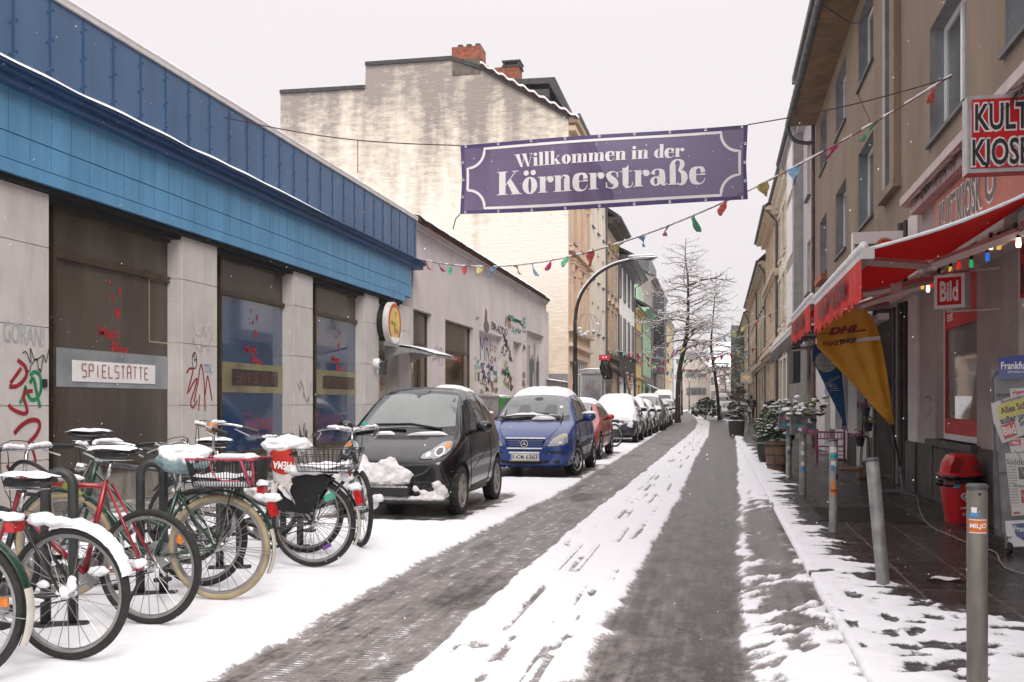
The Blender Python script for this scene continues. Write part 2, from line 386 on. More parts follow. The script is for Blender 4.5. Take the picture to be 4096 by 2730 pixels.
def ground_mat(name, base, base2, rough, paver=None, grey=(.235,.212,.20)):
    m = bpy.data.materials.new(name); m.use_nodes = True; t = m.node_tree; b = t.nodes['Principled BSDF']; L = t.links.new
    N = lambda k: t.nodes.new(k)
    geo = N('ShaderNodeNewGeometry'); at = N('ShaderNodeAttribute'); at.attribute_name = 'cover'
    def noi(sc, det, st=(1,1,1)):
        mp = N('ShaderNodeMapping'); mp.inputs['Scale'].default_value = st; L(geo.outputs['Position'], mp.inputs[0])
        n = N('ShaderNodeTexNoise'); n.inputs['Scale'].default_value = sc; n.inputs['Detail'].default_value = det; L(mp.outputs[0], n.inputs[0]); return n.outputs[0]
    def mth(op, a, bb, c=None):
        n = N('ShaderNodeMath'); n.operation = op
        for i, v in enumerate((a, bb, c)):
            if v is None: continue
            if isinstance(v, (int, float)): n.inputs[i].default_value = v
            else: L(v, n.inputs[i])
        return n.outputs[0]
    f = mth('MULTIPLY_ADD', mth('SUBTRACT', noi(14, 6), .5), .56, at.outputs['Fac'])
    f = mth('MULTIPLY_ADD', mth('SUBTRACT', noi(70, 3, (1,.6,1)), .5), .32, f)
    inr_ = N('ShaderNodeMapRange'); L(at.outputs['Fac'], inr_.inputs[0]); inr_.inputs[1].default_value = .28; inr_.inputs[2].default_value = .42; inr_.inputs[3].default_value = 1; inr_.inputs[4].default_value = 0
    f = mth('MULTIPLY_ADD', mth('MULTIPLY', mth('SUBTRACT', noi(26, 4, (1,.06,1)), .5), inr_.outputs[0]), .55, f)
    f = mth('MULTIPLY_ADD', mth('MULTIPLY', mth('SUBTRACT', noi(8, 7, (1,.35,1)), .5), inr_.outputs[0]), .75, f)
    sx = N('ShaderNodeSeparateXYZ'); L(geo.outputs['Position'], sx.inputs[0]); tread = mth('MULTIPLY', mth('SINE', mth('MULTIPLY_ADD', noi(3, 2, (1,.3,1)), 9, mth('MULTIPLY', sx.outputs['Y'], 150.0)), None), mth('MAXIMUM', mth('SUBTRACT', noi(7, 2, (1,.12,1)), .47), 0.0))
    f = mth('MULTIPLY_ADD', mth('MULTIPLY', tread, inr_.outputs[0]), .9, f)
    rp = N('ShaderNodeValToRGB'); L(f, rp.inputs[0]); cr = rp.color_ramp
    cr.elements[0].position = .0; cr.elements[0].color = (0,0,0,1)
    cr.elements[1].position = .60; cr.elements[1].color = (1,1,1,1)
    for p, v in ((.22,.12),(.38,.26),(.50,.48)):
        e = cr.elements.new(p); e.color = (v,v,v,1)
    # bare surface
    r1 = N('ShaderNodeValToRGB'); L(noi(5, 6, (1,.35,1)), r1.inputs[0]); r1.color_ramp.elements[0].position = .3; r1.color_ramp.elements[1].position = .7
    r1.color_ramp.elements[0].color = (*base, 1); r1.color_ramp.elements[1].color = (*base2, 1)
    bare = r1.outputs[0]; bumpsrc = None
    sp = N('ShaderNodeTexNoise'); sp.inputs['Scale'].default_value = 48; sp.inputs['Detail'].default_value = 5; sp.inputs['Roughness'].default_value = .75; L(geo.outputs['Position'], sp.inputs[0])
    mm = N('ShaderNodeMixRGB'); mm.blend_type = 'OVERLAY'; mm.inputs[0].default_value = .8; L(bare, mm.inputs[1]); spr = N('ShaderNodeValToRGB'); spr.color_ramp.elements[0].position = .36; spr.color_ramp.elements[1].position = .66; L(sp.outputs[0], spr.inputs[0]); L(spr.outputs[0], mm.inputs[2]); bare = mm.outputs[0]
    if paver:
        mp = N('ShaderNodeMapping'); mp.inputs['Rotation'].default_value = (0,0,PI/2); L(geo.outputs['Position'], mp.inputs[0])
        br = N('ShaderNodeTexBrick'); L(mp.outputs[0], br.inputs['Vector']); br.inputs['Scale'].default_value = 1
        br.inputs['Brick Width'].default_value = paver[0]; br.inputs['Row Height'].default_value = paver[1]; br.inputs['Mortar Size'].default_value = .007; br.offset = .5
        br.inputs['Color1'].default_value = (1,1,1,1); br.inputs['Color2'].default_value = (.5,.48,.46,1); br.inputs['Mortar'].default_value = (4.5,4.2,4,1); br.inputs['Mortar Smooth'].default_value = .3
        m2 = N('ShaderNodeMixRGB'); m2.blend_type = 'MULTIPLY'; m2.inputs[0].default_value = 1; L(bare, m2.inputs[1]); L(br.outputs['Color'], m2.inputs[2]); bare = m2.outputs[0]
    g = N('ShaderNodeMixRGB'); g.inputs[2].default_value = (*grey, 1); L(bare, g.inputs[1])
    gf = N('ShaderNodeMapRange'); L(f, gf.inputs[0]); gf.inputs[1].default_value = .03; gf.inputs[2].default_value = .34; L(gf.outputs[0], g.inputs[0])
    s = N('ShaderNodeMixRGB'); L(g.outputs[0], s.inputs[1]); s.inputs[2].default_value = (.86,.855,.875,1)
    sf = N('ShaderNodeMapRange'); sf.interpolation_type = 'SMOOTHSTEP'; L(f, sf.inputs[0]); sf.inputs[1].default_value = .36; sf.inputs[2].default_value = .60; L(sf.outputs[0], s.inputs[0])
    L(s.outputs[0], b.inputs['Base Color'])
    ro = N('ShaderNodeMapRange'); L(f, ro.inputs[0]); ro.inputs[1].default_value = .1; ro.inputs[2].default_value = .5; ro.inputs[3].default_value = rough; ro.inputs[4].default_value = .8; L(ro.outputs[0], b.inputs['Roughness'])
    b.inputs['Specular IOR Level'].default_value = .35
    h = mth('MULTIPLY_ADD', sf.outputs[0], .9, mth('MULTIPLY', noi(45, 5), .35))
    bp = N('ShaderNodeBump'); bp.inputs['Strength'].default_value = .55; bp.inputs['Distance'].default_value = .02; L(h, bp.inputs['Height']); L(bp.outputs[0], b.inputs['Normal'])
    return m
def build_ground():
    mr = ground_mat('snowy_asphalt', (.024,.0185,.0145), (.072,.060,.051), .36)
    mw = ground_mat('wet_slate_paving', (.025,.0225,.0205), (.048,.043,.040), .27, (.62,.42), grey=(.06,.055,.052))
    ml = ground_mat('slushy_paving', (.04,.036,.033), (.08,.075,.07), .45, (.3,.15))
    ys = [2.2]
    while ys[-1] < 190: ys.append(ys[-1]+max(.028, (ys[-1]+.4)**2*.00056))
    nx = 212; xs = [-4.75+(5.37)*i/nx for i in range(nx+1)]
    ground_sheet('road', xs, ys, 0.0, cover_road, mr, lump=.009, bank=True)
    nx = 98; xs = [.585+(2.94)*i/nx for i in range(nx+1)]
    ground_sheet('pavement_right', xs, ys, .1, cover_walk, mw, lump=.013, hs=.02, kerb=True)
    ys2 = [2.2]
    while ys2[-1] < 190: ys2.append(ys2[-1]+max(.06, ys2[-1]**2*.0012))
    xs = [-7.3+2.55*i/50 for i in range(51)]
    def cl(X, Y): return max(0, min(1, .42+.5*fbm(X*1.6, Y*1.6, 4)+.25*fbm(X*5, Y*5, 1)+.3*sst(-5.6,-4.9,X)-.25*sst(-6.6,-7.1,X)))
    ground_sheet('pavement_left', xs, ys2, .1, cl, ml, lump=.01, hs=.02)
    kb = M('kerb_stone', (.12,.11,.10), .5, .3, 8, bump=.3)
    tag(MB().box(-4.752,-4.73,2.2,190,-.05,.098).build('kerb_left', kb), kind='structure')
    tag(MB().poly([(-1500,-300,-.06),(1500,-300,-.06),(1500,2000,-.06),(-1500,2000,-.06)]).build('ground', M('snow_field', (.6,.59,.6), .8, .1, .2)), kind='structure')
# ================================================================== WALL TOOLS
def holed_wall(mb, X, a0, a1, z0, z1, holes, sx, rev=None):
    """front wall on x = X (facing sx) with openings (a0,a1,z0,z1,depth[,closed]); reveals go into rev (or mb)"""
    A = sorted(set([a0, a1]+[v for h in holes for v in h[:2] if a0 < v < a1])); Z = sorted(set([z0, z1]+[v for h in holes for v in h[2:4] if z0 < v < z1]))
    def q(t, p):
        t.poly(p if sx > 0 else p[::-1])
    for i in range(len(A)-1):
        for j in range(len(Z)-1):
            am, zm = (A[i]+A[i+1])/2, (Z[j]+Z[j+1])/2
            if any(h[0] < am < h[1] and h[2] < zm < h[3] for h in holes): continue
            q(mb, [(X,A[i],Z[j]),(X,A[i+1],Z[j]),(X,A[i+1],Z[j+1]),(X,A[i],Z[j+1])])
    t = mb
    if rev: mb.cur = 1
    for h in holes:
        b0, b1, c0, c1, dp = h[:5]; B = X-sx*dp
        q(t, [(X,b0,c0),(X,b0,c1),(B,b0,c1),(B,b0,c0)]); q(t, [(X,b1,c0),(B,b1,c0),(B,b1,c1),(X,b1,c1)])
        q(t, [(X,b0,c1),(X,b1,c1),(B,b1,c1),(B,b0,c1)]); q(t, [(X,b0,c0),(B,b0,c0),(B,b1,c0),(X,b1,c0)])
        if len(h) > 5: q(t, [(B,b0,c0),(B,b1,c0),(B,b1,c1),(B,b0,c1)])
    mb.cur = 0
def window(parent, X, a0, a1, z0, z1, sx, fm, gm, fw=.06, mull=1, trans=None, name='window', sill=None, split=None):
    """frame in the opening with its pane as a child"""
    m = MB(); x0, x1 = X-sx*.03, X+sx*.03
    m.box(x0,x1,a0,a0+fw,z0,z1).box(x0,x1,a1-fw,a1,z0,z1).box(x0,x1,a0+fw,a1-fw,z1-fw,z1).box(x0,x1,a0+fw,a1-fw,z0,z0+fw)
    for k in range(1, mull+1):
        c = lerp(a0, a1, k/(mull+1)); m.box(X-sx*.026,X+sx*.036,c-fw*.7,c+fw*.7,z0+fw,z1-fw)
    if trans:
        c = lerp(z0, z1, trans)
        m.box(X-sx*.024,X+sx*.04,a0+fw,a1-fw,c-fw*.6,c+fw*.6)
    o = m.build(name, fm, parent)
    MB().box(X-sx*.012,X+sx*.008,a0+fw*.5,a1-fw*.5,z0+fw*.5,z1-fw*.5).build('pane', gm, o)
    if sill: MB().box(sill[0],sill[1],a0-.06,a1+.06,z0-.05,z0-.002).build('sill', K['zinc'], o)
    return o
# ================================================================== BLUE SHOP
def logo(mb, mt, s):
    text(mb, 'Magic', mt @ Matrix.Translation((-.10*s, .02*s, 0)), w=.46*s, h=.17*s, bold=.012)
    text(mb, 'Play', mt @ Matrix.Translation((.14*s, -.20*s, 0)), w=.38*s, h=.24*s, bold=.02)
    for (x, y, a) in ((.08,.30,.16),(-.02,.50,.07),(.13,.60,.10),(-.12,.48,.05),(-.18,.55,.035),(-.10,.70,.07),(.16,.36,.03)):
        x, y, a = x*s, y*s, a*s
        shape(mb, mt, [(x-a*.55,y+a*.4),(x-a*.1,y+a*.25),(x+a*.1,y+a*.6),(x+a*.3,y+a*.2),(x+a*.5,y+a*.15),(x+a*.2,y-a*.1),(x+a*.05,y-a*.8),(x-a*.2,y-a*.05)], .003)
def dashes(mb, mt, s, w, h, seed=1):
    # segment-display style lettering cut into short dashes
    G = {'S':[(1,1,0,1),(0,1,0,.55),(0,.5,1,.5),(1,.45,1,0),(1,0,0,0)],'P':[(0,0,0,1),(0,1,1,1),(1,1,1,.5),(1,.5,0,.5)],'I':[(.5,0,.5,1)],'E':[(1,1,0,1),(0,1,0,0),(0,.5,.8,.5),(0,0,1,0)],'L':[(0,1,0,0),(0,0,1,0)],'T':[(0,1,1,1),(.5,1,.5,0)],'A':[(0,0,0,1),(0,1,1,1),(1,1,1,0),(0,.5,1,.5)]}
    n = len(s); cw = w/n; q = random.Random(seed)
    for i, ch in enumerate(s):
        b = 'A' if ch == 'Ä' else ch
        for (x0, y0, x1, y1) in G[b]:
            L = math.hypot((x1-x0)*cw*.6, (y1-y0)*h); k = max(2, int(L/(h*.1)))
            for j in range(k):
                u = (j+.5)/k; cx = -w/2+i*cw+cw*.2+lerp(x0, x1, u)*cw*.6; cy = -h/2+lerp(y0, y1, u)*h
                a, bb = (h*.036, h*.075) if x0 == x1 else (cw*.6/(k)*.38, h*.05)
                if x0 == x1: a, bb = cw*.085, h*.034
                rect(mb, mt, cx-a, cx+a, cy-bb, cy+bb, .003)
        if ch == 'Ä':
            for dx in (.32, .62): rect(mb, mt, -w/2+i*cw+cw*(dx-.06), -w/2+i*cw+cw*(dx+.06), h*.6, h*.7, .003)
def build_blue():
    X = -7.1; XP = -7.06; XW = -7.26
    t = thing('shop_building', 'long single storey shop with dark and light blue metal cladding above pale stone pillars', 'building', (0,0,0))
    pil = M('pillar_stone', (.54,.505,.485), .7, .05, 2.5, bump=.25, bsc=8, dirt=.25, dcol=(.26,.23,.21))
    base = M('plinth_render', (.26,.235,.21), .8, .15, 3, bump=.4, bsc=14, dirt=.8, dcol=(.08,.07,.05))
    lb = M('light_blue_metal', (.10,.29,.49), .45, .10, 2.2, stretch=(1,2,.25), dirt=.18, dcol=(.05,.15,.3))
    db = M('dark_blue_metal', (.062,.128,.245), .42, .10, 1.2, stretch=(1,3,.3))
    dbs = M('blue_seam', (.022,.075,.185), .5, .1)
    bron = M('bronze_frame', (.085,.06,.036), .4, .2, 5, metal=.4)
    brn = M('brown_board', (.072,.057,.045), .22, .14, 1.0, dirt=.25, dcol=(.15,.14,.13), stretch=(1,1,.4))
    bluef = M('blue_window_film', (.016,.050,.12), .05, .12, 1.0, spec=.8)
    bluef.node_tree.nodes['Principled BSDF'].inputs['IOR'].default_value = 2.2
    band = M('frosted_band', (.28,.30,.31), .25, .15, 2.5)
    oliv = M('olive_window_band', (.23,.21,.125), .15, .2, 1.5)
    YE = wy(X, 1650)
    # parapet, ledge, fascia
    m = MB(); m.box(-20,-7.0,1.5,YE,4.66,5.64); m.cur = 1
    y = 8.87-13*.57
    while y < YE-.1:
        if y > 1.6: m.box(-7.0,-6.988,y-.009,y+.009,4.72,5.62)
        for z in (4.86, 5.18, 5.5):
            for s in (-1, 1):
                if y > 1.6: m.box(-7.0,-6.988,y+s*.05-.009,y+s*.05+.009,z+s*.03-.008,z+s*.03+.008)
        y += .57
    m.build('parapet', [db, dbs], t)
    MB().box(-20,-6.97,1.5,YE+.02,5.642,5.70).build('parapet_cap', K['offwhite'], t)
    def sn(u, v):
        yy = lerp(1.5, YE, u); k = .045+.03*nz(yy*2.2, 1)
        return (-7.4+.43*min(1, v*1.6)+(0 if v < .62 else .012*math.sin((v-.62)*8)), yy, 5.70+k*math.sin(PI*min(1, .12+v*.9)))
    MB().grid(sn, 260, 6).build('snow', K['snow'], t, smooth=True)
    m = MB(); m.box(-7.3,-6.78,1.5,YE+.06,4.56,4.61).box(-7.3,-6.84,1.5,YE+.03,4.47,4.56).box(-7.0,-6.74,1.5,YE+.08,4.61,4.63)
    m.build('ledge', dbs, t)
    m = MB()
    def sn2(u, v):
        yy = lerp(1.5, YE-5, u); k = max(.02, .065+.03*nz(yy*1.3, 7))*(1-sst(.8, 1, u))
        return (-7.0+.275*v, yy, 4.632+k*math.sin(PI*(.1+.72*v))-(.03 if v == 1 else 0))
    m.grid(sn2, 200, 5).build('snow', K['snow'], t, smooth=True)
    m = MB(); YF = wy(-6.95, 1645)
    m.box(-7.4,-6.95,1.5,YF,4.03,4.50).box(-7.4,-6.955,1.5,YF,3.76,4.02).box(-7.4,-6.952,1.5,YF-.45,3.62,3.75)
    m.cur = 1; y = 8.74-20*.33
    while y < YF-.05:
        m.box(-6.952,-6.949,y-.0025,y+.0025,4.03,4.46); m.box(-6.957,-6.954,y-.002,y+.002,3.77,4.01); y += .33
    m.box(-7.3,-6.965,1.5,YF,4.019,4.031).box(-7.3,-6.963,1.5,YF,3.749,3.761)
    m.build('fascia', [lb, dbs], t)
    MB().box(-7.5,-7.0,1.5,YF-.5,3.56,3.62).box(-7.4,-7.08,1.5,YF-.5,3.50,3.56).build('painted_gap_shade', K['dark'], t)  # black strips paint the shade in the gap under the fascia
    # body behind
    MB().box(-20,-7.42,1.5,YE,.0,4.66).build('wall', base, t)
    MB().box(-7.42,-7.20,1.5,YE,.0,.50).build('plinth', base, t)
    # pillars
    for k, (a, b) in enumerate(((-560,-440),(-20,195),(722,868),(1172,1251),(1457.5,1515),(1596,1644))):
        ya, yb = wy(XP, a), wy(XP, b)
        if k == 0: ya, yb = 4.6, 5.3
        m = MB(); z = .05
        for z1 in (.70, 1.28, 2.12, 2.98, 3.56):
            m.box(-7.42,XP-.02,ya+.004,yb-.004,z,z1-.008); m.box(XP-.02,XP,ya+.045,yb,z,z1-.008)
            m.box(-7.42,XP-.03,ya+.012,yb-.008,z1-.008,z1); z = z1
        p = m.build('pillar', pil, t)
        if k == 1:
            Q = lambda q: wp(XP+.003, q[0]/1.4925, 1300+q[1]/1.4925)
            def st(pts, wd, col):
                g = MB(); P = cat_rom([(*Q(a), 0) for a in pts], 6); g.ribbon([(v.x, v.y) for v in P], wd, LW(XP+.003, 0, 0), rnd.uniform(.0005,.002)); return g.build('graffiti', col, p)
            rg = M('red_spray', (.30,.012,.018), .5, .15, 12); gg = M('green_spray', (.01,.22,.085), .5, .15, 12)
            st([(105,210),(150,250),(158,300),(130,345),(90,368),(55,368)], .045, rg); st([(127,258),(92,308),(62,350)], .04, rg)
            st([(195,395),(155,402),(140,430),(155,480),(162,520),(140,530),(95,515),(65,495),(52,475)], .042, rg)
            st([(85,650),(130,600),(185,570),(228,575),(236,612),(212,662),(168,708)], .05, rg); st([(195,745),(210,800),(212,825)], .035, rg); st([(40,840),(60,872),(78,900)], .035, rg)
            st([(180,305),(205,282),(236,300),(246,350),(240,405),(215,442),(185,446),(166,410),(160,385)], .042, gg); st([(178,350),(200,322),(222,420),(240,495)], .045, gg); st([(120,470),(140,420),(152,368),(158,420)], .035, gg)
            g = MB(); cy, cz = Q((215, 180))
            scribble(g, LW(XP+.004, cy, cz), 0, 0, .38, .2, 9, .012, 3); scribble(g, LW(XP+.004, cy, cz-.1), 0, 0, .26, .2, 8, .012, 4); g.build('graffiti', K['ink'], p)
            g = MB(); cy, cz = Q((145, 55)); text(g, 'GORAN!', LW(XP+.003, cy, cz), w=.62, h=.22, rot=-.04); g.build('graffiti', M('faded_spray', (.36,.40,.41), .7, .05), p)
            cy, cz = Q((265, 350)); MB().box(XP,XP+.02,cy-.03,cy+.03,cz-.045,cz+.045).build('socket_box', K['ink'], p)
        if k == 2:
            Q = lambda q: wp(XP+.003, q[0]/1.742, 1000+q[1]/1.742)
            rg = bpy.data.materials['red_spray']
            for pts, wd in (([(1302,862),(1318,830),(1345,836),(1326,920),(1305,1005)],.03),([(1318,990),(1345,930),(1372,898),(1360,960),(1330,1060),(1345,1100),(1375,1050)],.028),([(1352,1060),(1378,930),(1400,800),(1420,890),(1430,1010),(1447,880),(1478,1050)],.028),([(1392,1010),(1384,1120)],.025),([(1425,980),(1430,1125)],.025)):
                g = MB(); P = cat_rom([(*Q(a), 0) for a in pts], 6); g.ribbon([(v.x, v.y) for v in P], wd, LW(XP+.003,0,0), rnd.uniform(.0005,.002)); g.build('graffiti', rg, p)
            cy, cz = Q((1356, 772)); g = MB(); ringshape(g, LW(XP+.003,cy,cz), ell(0,0,.07,.12), ell(0,0,.055,.1), 0); scribble(g, LW(XP+.003,cy,cz), 0,0,.1,.17,6,.014,5,.001); g.build('graffiti', K['ink'], p)
            cy, cz = Q((1415, 570)); g = MB(); scribble(g, LW(XP+.003,cy,cz), 0,0,.5,.22,11,.008,8); cy, cz = Q((1415, 665)); scribble(g, LW(XP+.003,cy,cz), 0,0,.55,.24,11,.008,9); g.build('graffiti', M('thin_marker', (.3,.29,.28), .7), p)
            cy, cz = Q((1448, 828)); g = MB(); text(g, 'TDL', LW(XP+.003,cy,cz), w=.24, h=.12); g.build('graffiti', M('blue_marker', (.12,.3,.5), .6), p)
        if k == 3:
            g = MB(); Yc = (ya+yb)/2
            scribble(g, LW(XP+.003,Yc+.05,1.55), 0,0,.5,.5,10,.02,21); g.build('graffiti', M('grey_marker', (.27,.26,.26), .7), p)
            g = MB(); scribble(g, LW(XP+.003,Yc,.80), 0,0,.34,.3,12,.013,22); scribble(g, LW(XP+.003,Yc,.75), 0,0,.3,.3,11,.013,27); g.build('graffiti', K['ink'], p)
    # windows
    def win(xa, xb, kind, ya=None, yb=None):
        ya = wy(XW, xa) if ya is None else ya; yb = wy(XW, xb) if yb is None else yb
        f = MB()
        for (a, b, c, d) in ((ya, ya+.05, .50, 3.55), (yb-.09, yb, .50, 3.55), (ya+.05, yb-.09, 3.46, 3.55), (ya+.05, yb-.09, .50, .56), (ya+.05, yb-.09, 2.93, 3.0)): f.box(XW-.05,XW+.05,a,b,c,d)
        f.box(XW+.05,XW+.09,ya,yb-.02,.49,.525)
        fr = f.build('window', bron, t)
        a, b = ya+.05, yb-.09
        MB().box(XW-.02,XW+.005,a,b,3.0,3.46).build('top_panel', brn, fr)
        if kind == 0:
            MB().box(XW-.02,XW+.006,a,b,1.93,2.93).build('board', brn, fr); MB().box(XW-.02,XW+.006,a,b,.56,1.49).build('board', brn, fr)
            MB().box(XW-.02,XW+.012,a,b,1.49,1.93).build('frosted_band', band, fr)
            g = MB(); cy, cz = wp(XW, 780, 1280); cy = wy(XW, 640); cz = 2.52
            h = .016
            for (p0, p1, q0, q1) in ((-.28,.28,.40,.42),(-.28,.28,-.42,-.40),(-.28,-.26,-.40,.40),(.26,.28,-.40,.40)): rect(g, LW(XW+.006,cy,cz), p0, p1, q0, q1, .003)
            g.build('tape_frame', M('old_tape', (.42,.34,.24), .6, .2), fr)
            y0, y1 = wy(XW+.02, 291), wy(XW+.02, 621); cy = (y0+y1)/2
            sgn = MB().box(XW+.012,XW+.02,y0,y1,1.555,1.80).build('lettered_plate', K['white'], fr)
            g = MB(); dashes(g, LW(XW+.021,cy,1.685), 'SPIELSTÄTTE', (y1-y0)*.83, .15); g.build('lettering', M('red_dashes', (.33,.03,.04), .6), sgn)
        else:
            MB().box(XW-.02,XW+.005,a,b,1.93,2.93).build('pane', bluef, fr); MB().box(XW-.02,XW+.005,a,b,.56,1.47).build('pane', bluef, fr)
            MB().box(XW-.02,XW+.012,a,b,1.47,1.93).build('window_band', oliv, fr)
            cy = (a+b)/2-.08; w2 = (b-a)*.32
            sgn = MB().box(XW+.012,XW+.016,cy-w2,cy+w2,1.58,1.83).build('lettered_plate', M('smoked_plate', (.05,.045,.04), .1, .2), fr)
            g = MB(); dashes(g, LW(XW+.017,cy,1.70), 'SPIELSTÄTTE', w2*1.7, .14); g.build('lettering', M('dim_red_dashes', (.20,.035,.025), .6), sgn)
        if kind >= 0:
            g = MB(); cy = a+(b-a)*.44
            logo(g, LW(XW+.007, cy, 2.13), .92); g.build('lettering', M('red_film', (.42,.015,.015), .5), fr)
    win(0,0,1,5.35,8.6); win(0,0,1,1.7,4.55); win(197,720,0); win(870,1170,1); win(1252,1456,1)
    # door bay
    ya, yb = wy(XW,1516), wy(XW,1594)
    MB().box(XW-.35,XW-.30,ya,yb,.1,3.5).build('door_surround', K['dark'], t)
    d = MB().box(XW-.14,XW-.06,ya,ya+.08,.1,2.35).box(XW-.14,XW-.06,yb-.45,yb-.30,.1,2.35).box(XW-.14,XW-.06,ya+.08,yb-.45,2.26,2.35).box(XW-.14,XW-.06,yb-.12,yb,.1,2.35).box(XW-.14,XW-.05,ya,yb,2.35,2.47).build('door', bron, t)
    MB().box(XW-.11,XW-.095,ya+.08,yb-.45,1.95,2.26).build('pane', K['glasslt'], d)
    MB().box(XW-.11,XW-.093,ya+.08,yb-.45,.1,1.95).build('frosted_pane', M('cream_film', (.42,.38,.30), .3, .08), d)
    MB().box(XW-.11,XW-.095,yb-.30,yb-.12,.1,2.35).build('side_pane', K['glass'], d)
    g = MB(); cy = (ya+yb-.37)/2
    text(g, 'Hello.', LW(XW-.09,cy,1.40), w=.5, h=.2); ringshape(g, LW(XW-.09,cy-.05,1.74), ell(0,0,.11,.15), ell(0,0,.085,.12), .003); scribble(g, LW(XW-.09,cy-.05,1.74), 0,0,.1,.16,5,.02,3)
    g.build('lettering', M('brick_red_film', (.28,.06,.05), .6), d)
    # curved canopy over the door
    y0, y1 = ya-.1, yb+.3
    def can(u, v): return (-7.1+1.15*u, lerp(y0, y1, v), 2.56-.05*u-.16*u*u)
    c = MB().grid(can, 10, 1).grid(lambda u, v: Vector(can(u, v))-Vector((0,0,.05)), 10, 1)
    for v in (0, 1):
        c.grid(lambda u, w_: Vector(can(u, v))-Vector((0,0,.05*w_+(.3*w_*(1-u)**3))), 10, 1)
    c.grid(lambda u, v: Vector(can(1, v))-Vector((0,0,.05*u)), 1, 1)
    cn = c.build('canopy', K['alu'], t, smooth=False)
    MB().grid(lambda u, v: Vector(can(.03+.96*u, .02+.96*v))+Vector((0,0,.006+.07*math.sin(PI*min(1,.1+v*.8))**.5*math.sin(PI*min(1,.15+u*.8))**.4)), 12, 6).build('snow', K['snow'], cn, smooth=True)
    tag(t)
    # round illuminated sign
    cy = wy(-6.78, 1579); cz = wp(-6.78, 1579, 1294)[1]
    s = thing('round_sign', 'round red and yellow light box sign on the blue shop above its glass door', 'sign', (-7.1, cy, cz))
    MB().lathe([(0,-.28),(.38,-.28),(.38,.19),(.0,.19)], 36, axis='x').build('mount', K['black'], s, ang=40)
    MB().lathe([(0,.19),(.43,.19),(.455,.20),(.455,.31),(.44,.32),(.0,.32)], 40, axis='x').build('case', K['offwhite'], s, ang=40)
    f = LW(.321, 0, 0); g = MB(); ringshape(g, f, ell(0,0,.425,.425,40), ell(0,-.01,.33,.36,40), .002); g.build('red_rim', M('orange_red_print', (.52,.09,.03), .4), s)
    g = MB(); shape(g, f, ell(0,-.01,.33,.36,40), .002); g.build('yellow_face', M('yellow_print', (.72,.55,.16), .4, .06), s)
    g = MB(); shape(g, f, [(-.22,-.30)]+arc(0,-.01,.425,225,315,10)+[(.22,-.30)], .0035); g.build('snow', K['snow'], s)
    g = MB(); logo(g, f @ Matrix.Translation((0,-.03,.003)), .72); g.build('lettering', M('dull_orange', (.50,.16,.05), .5), s)
    # dome camera
    cy, cz = wp(-7.0, 1508, 1455)
    s = thing('security_camera', 'small white dome camera on the pillar left of the glass door', 'camera', (-7.06, cy, cz))
    MB().lathe([(0,0),(.10,0),(.11,.03),(.11,.10),(.085,.13)], 20, axis='x').build('housing', K['white'], s, ang=40)
    MB().lathe([(.085,.125),(.07,.17),(.04,.2),(0,.21)], 20, axis='x').build('dome', K['glass'], s, smooth=True)
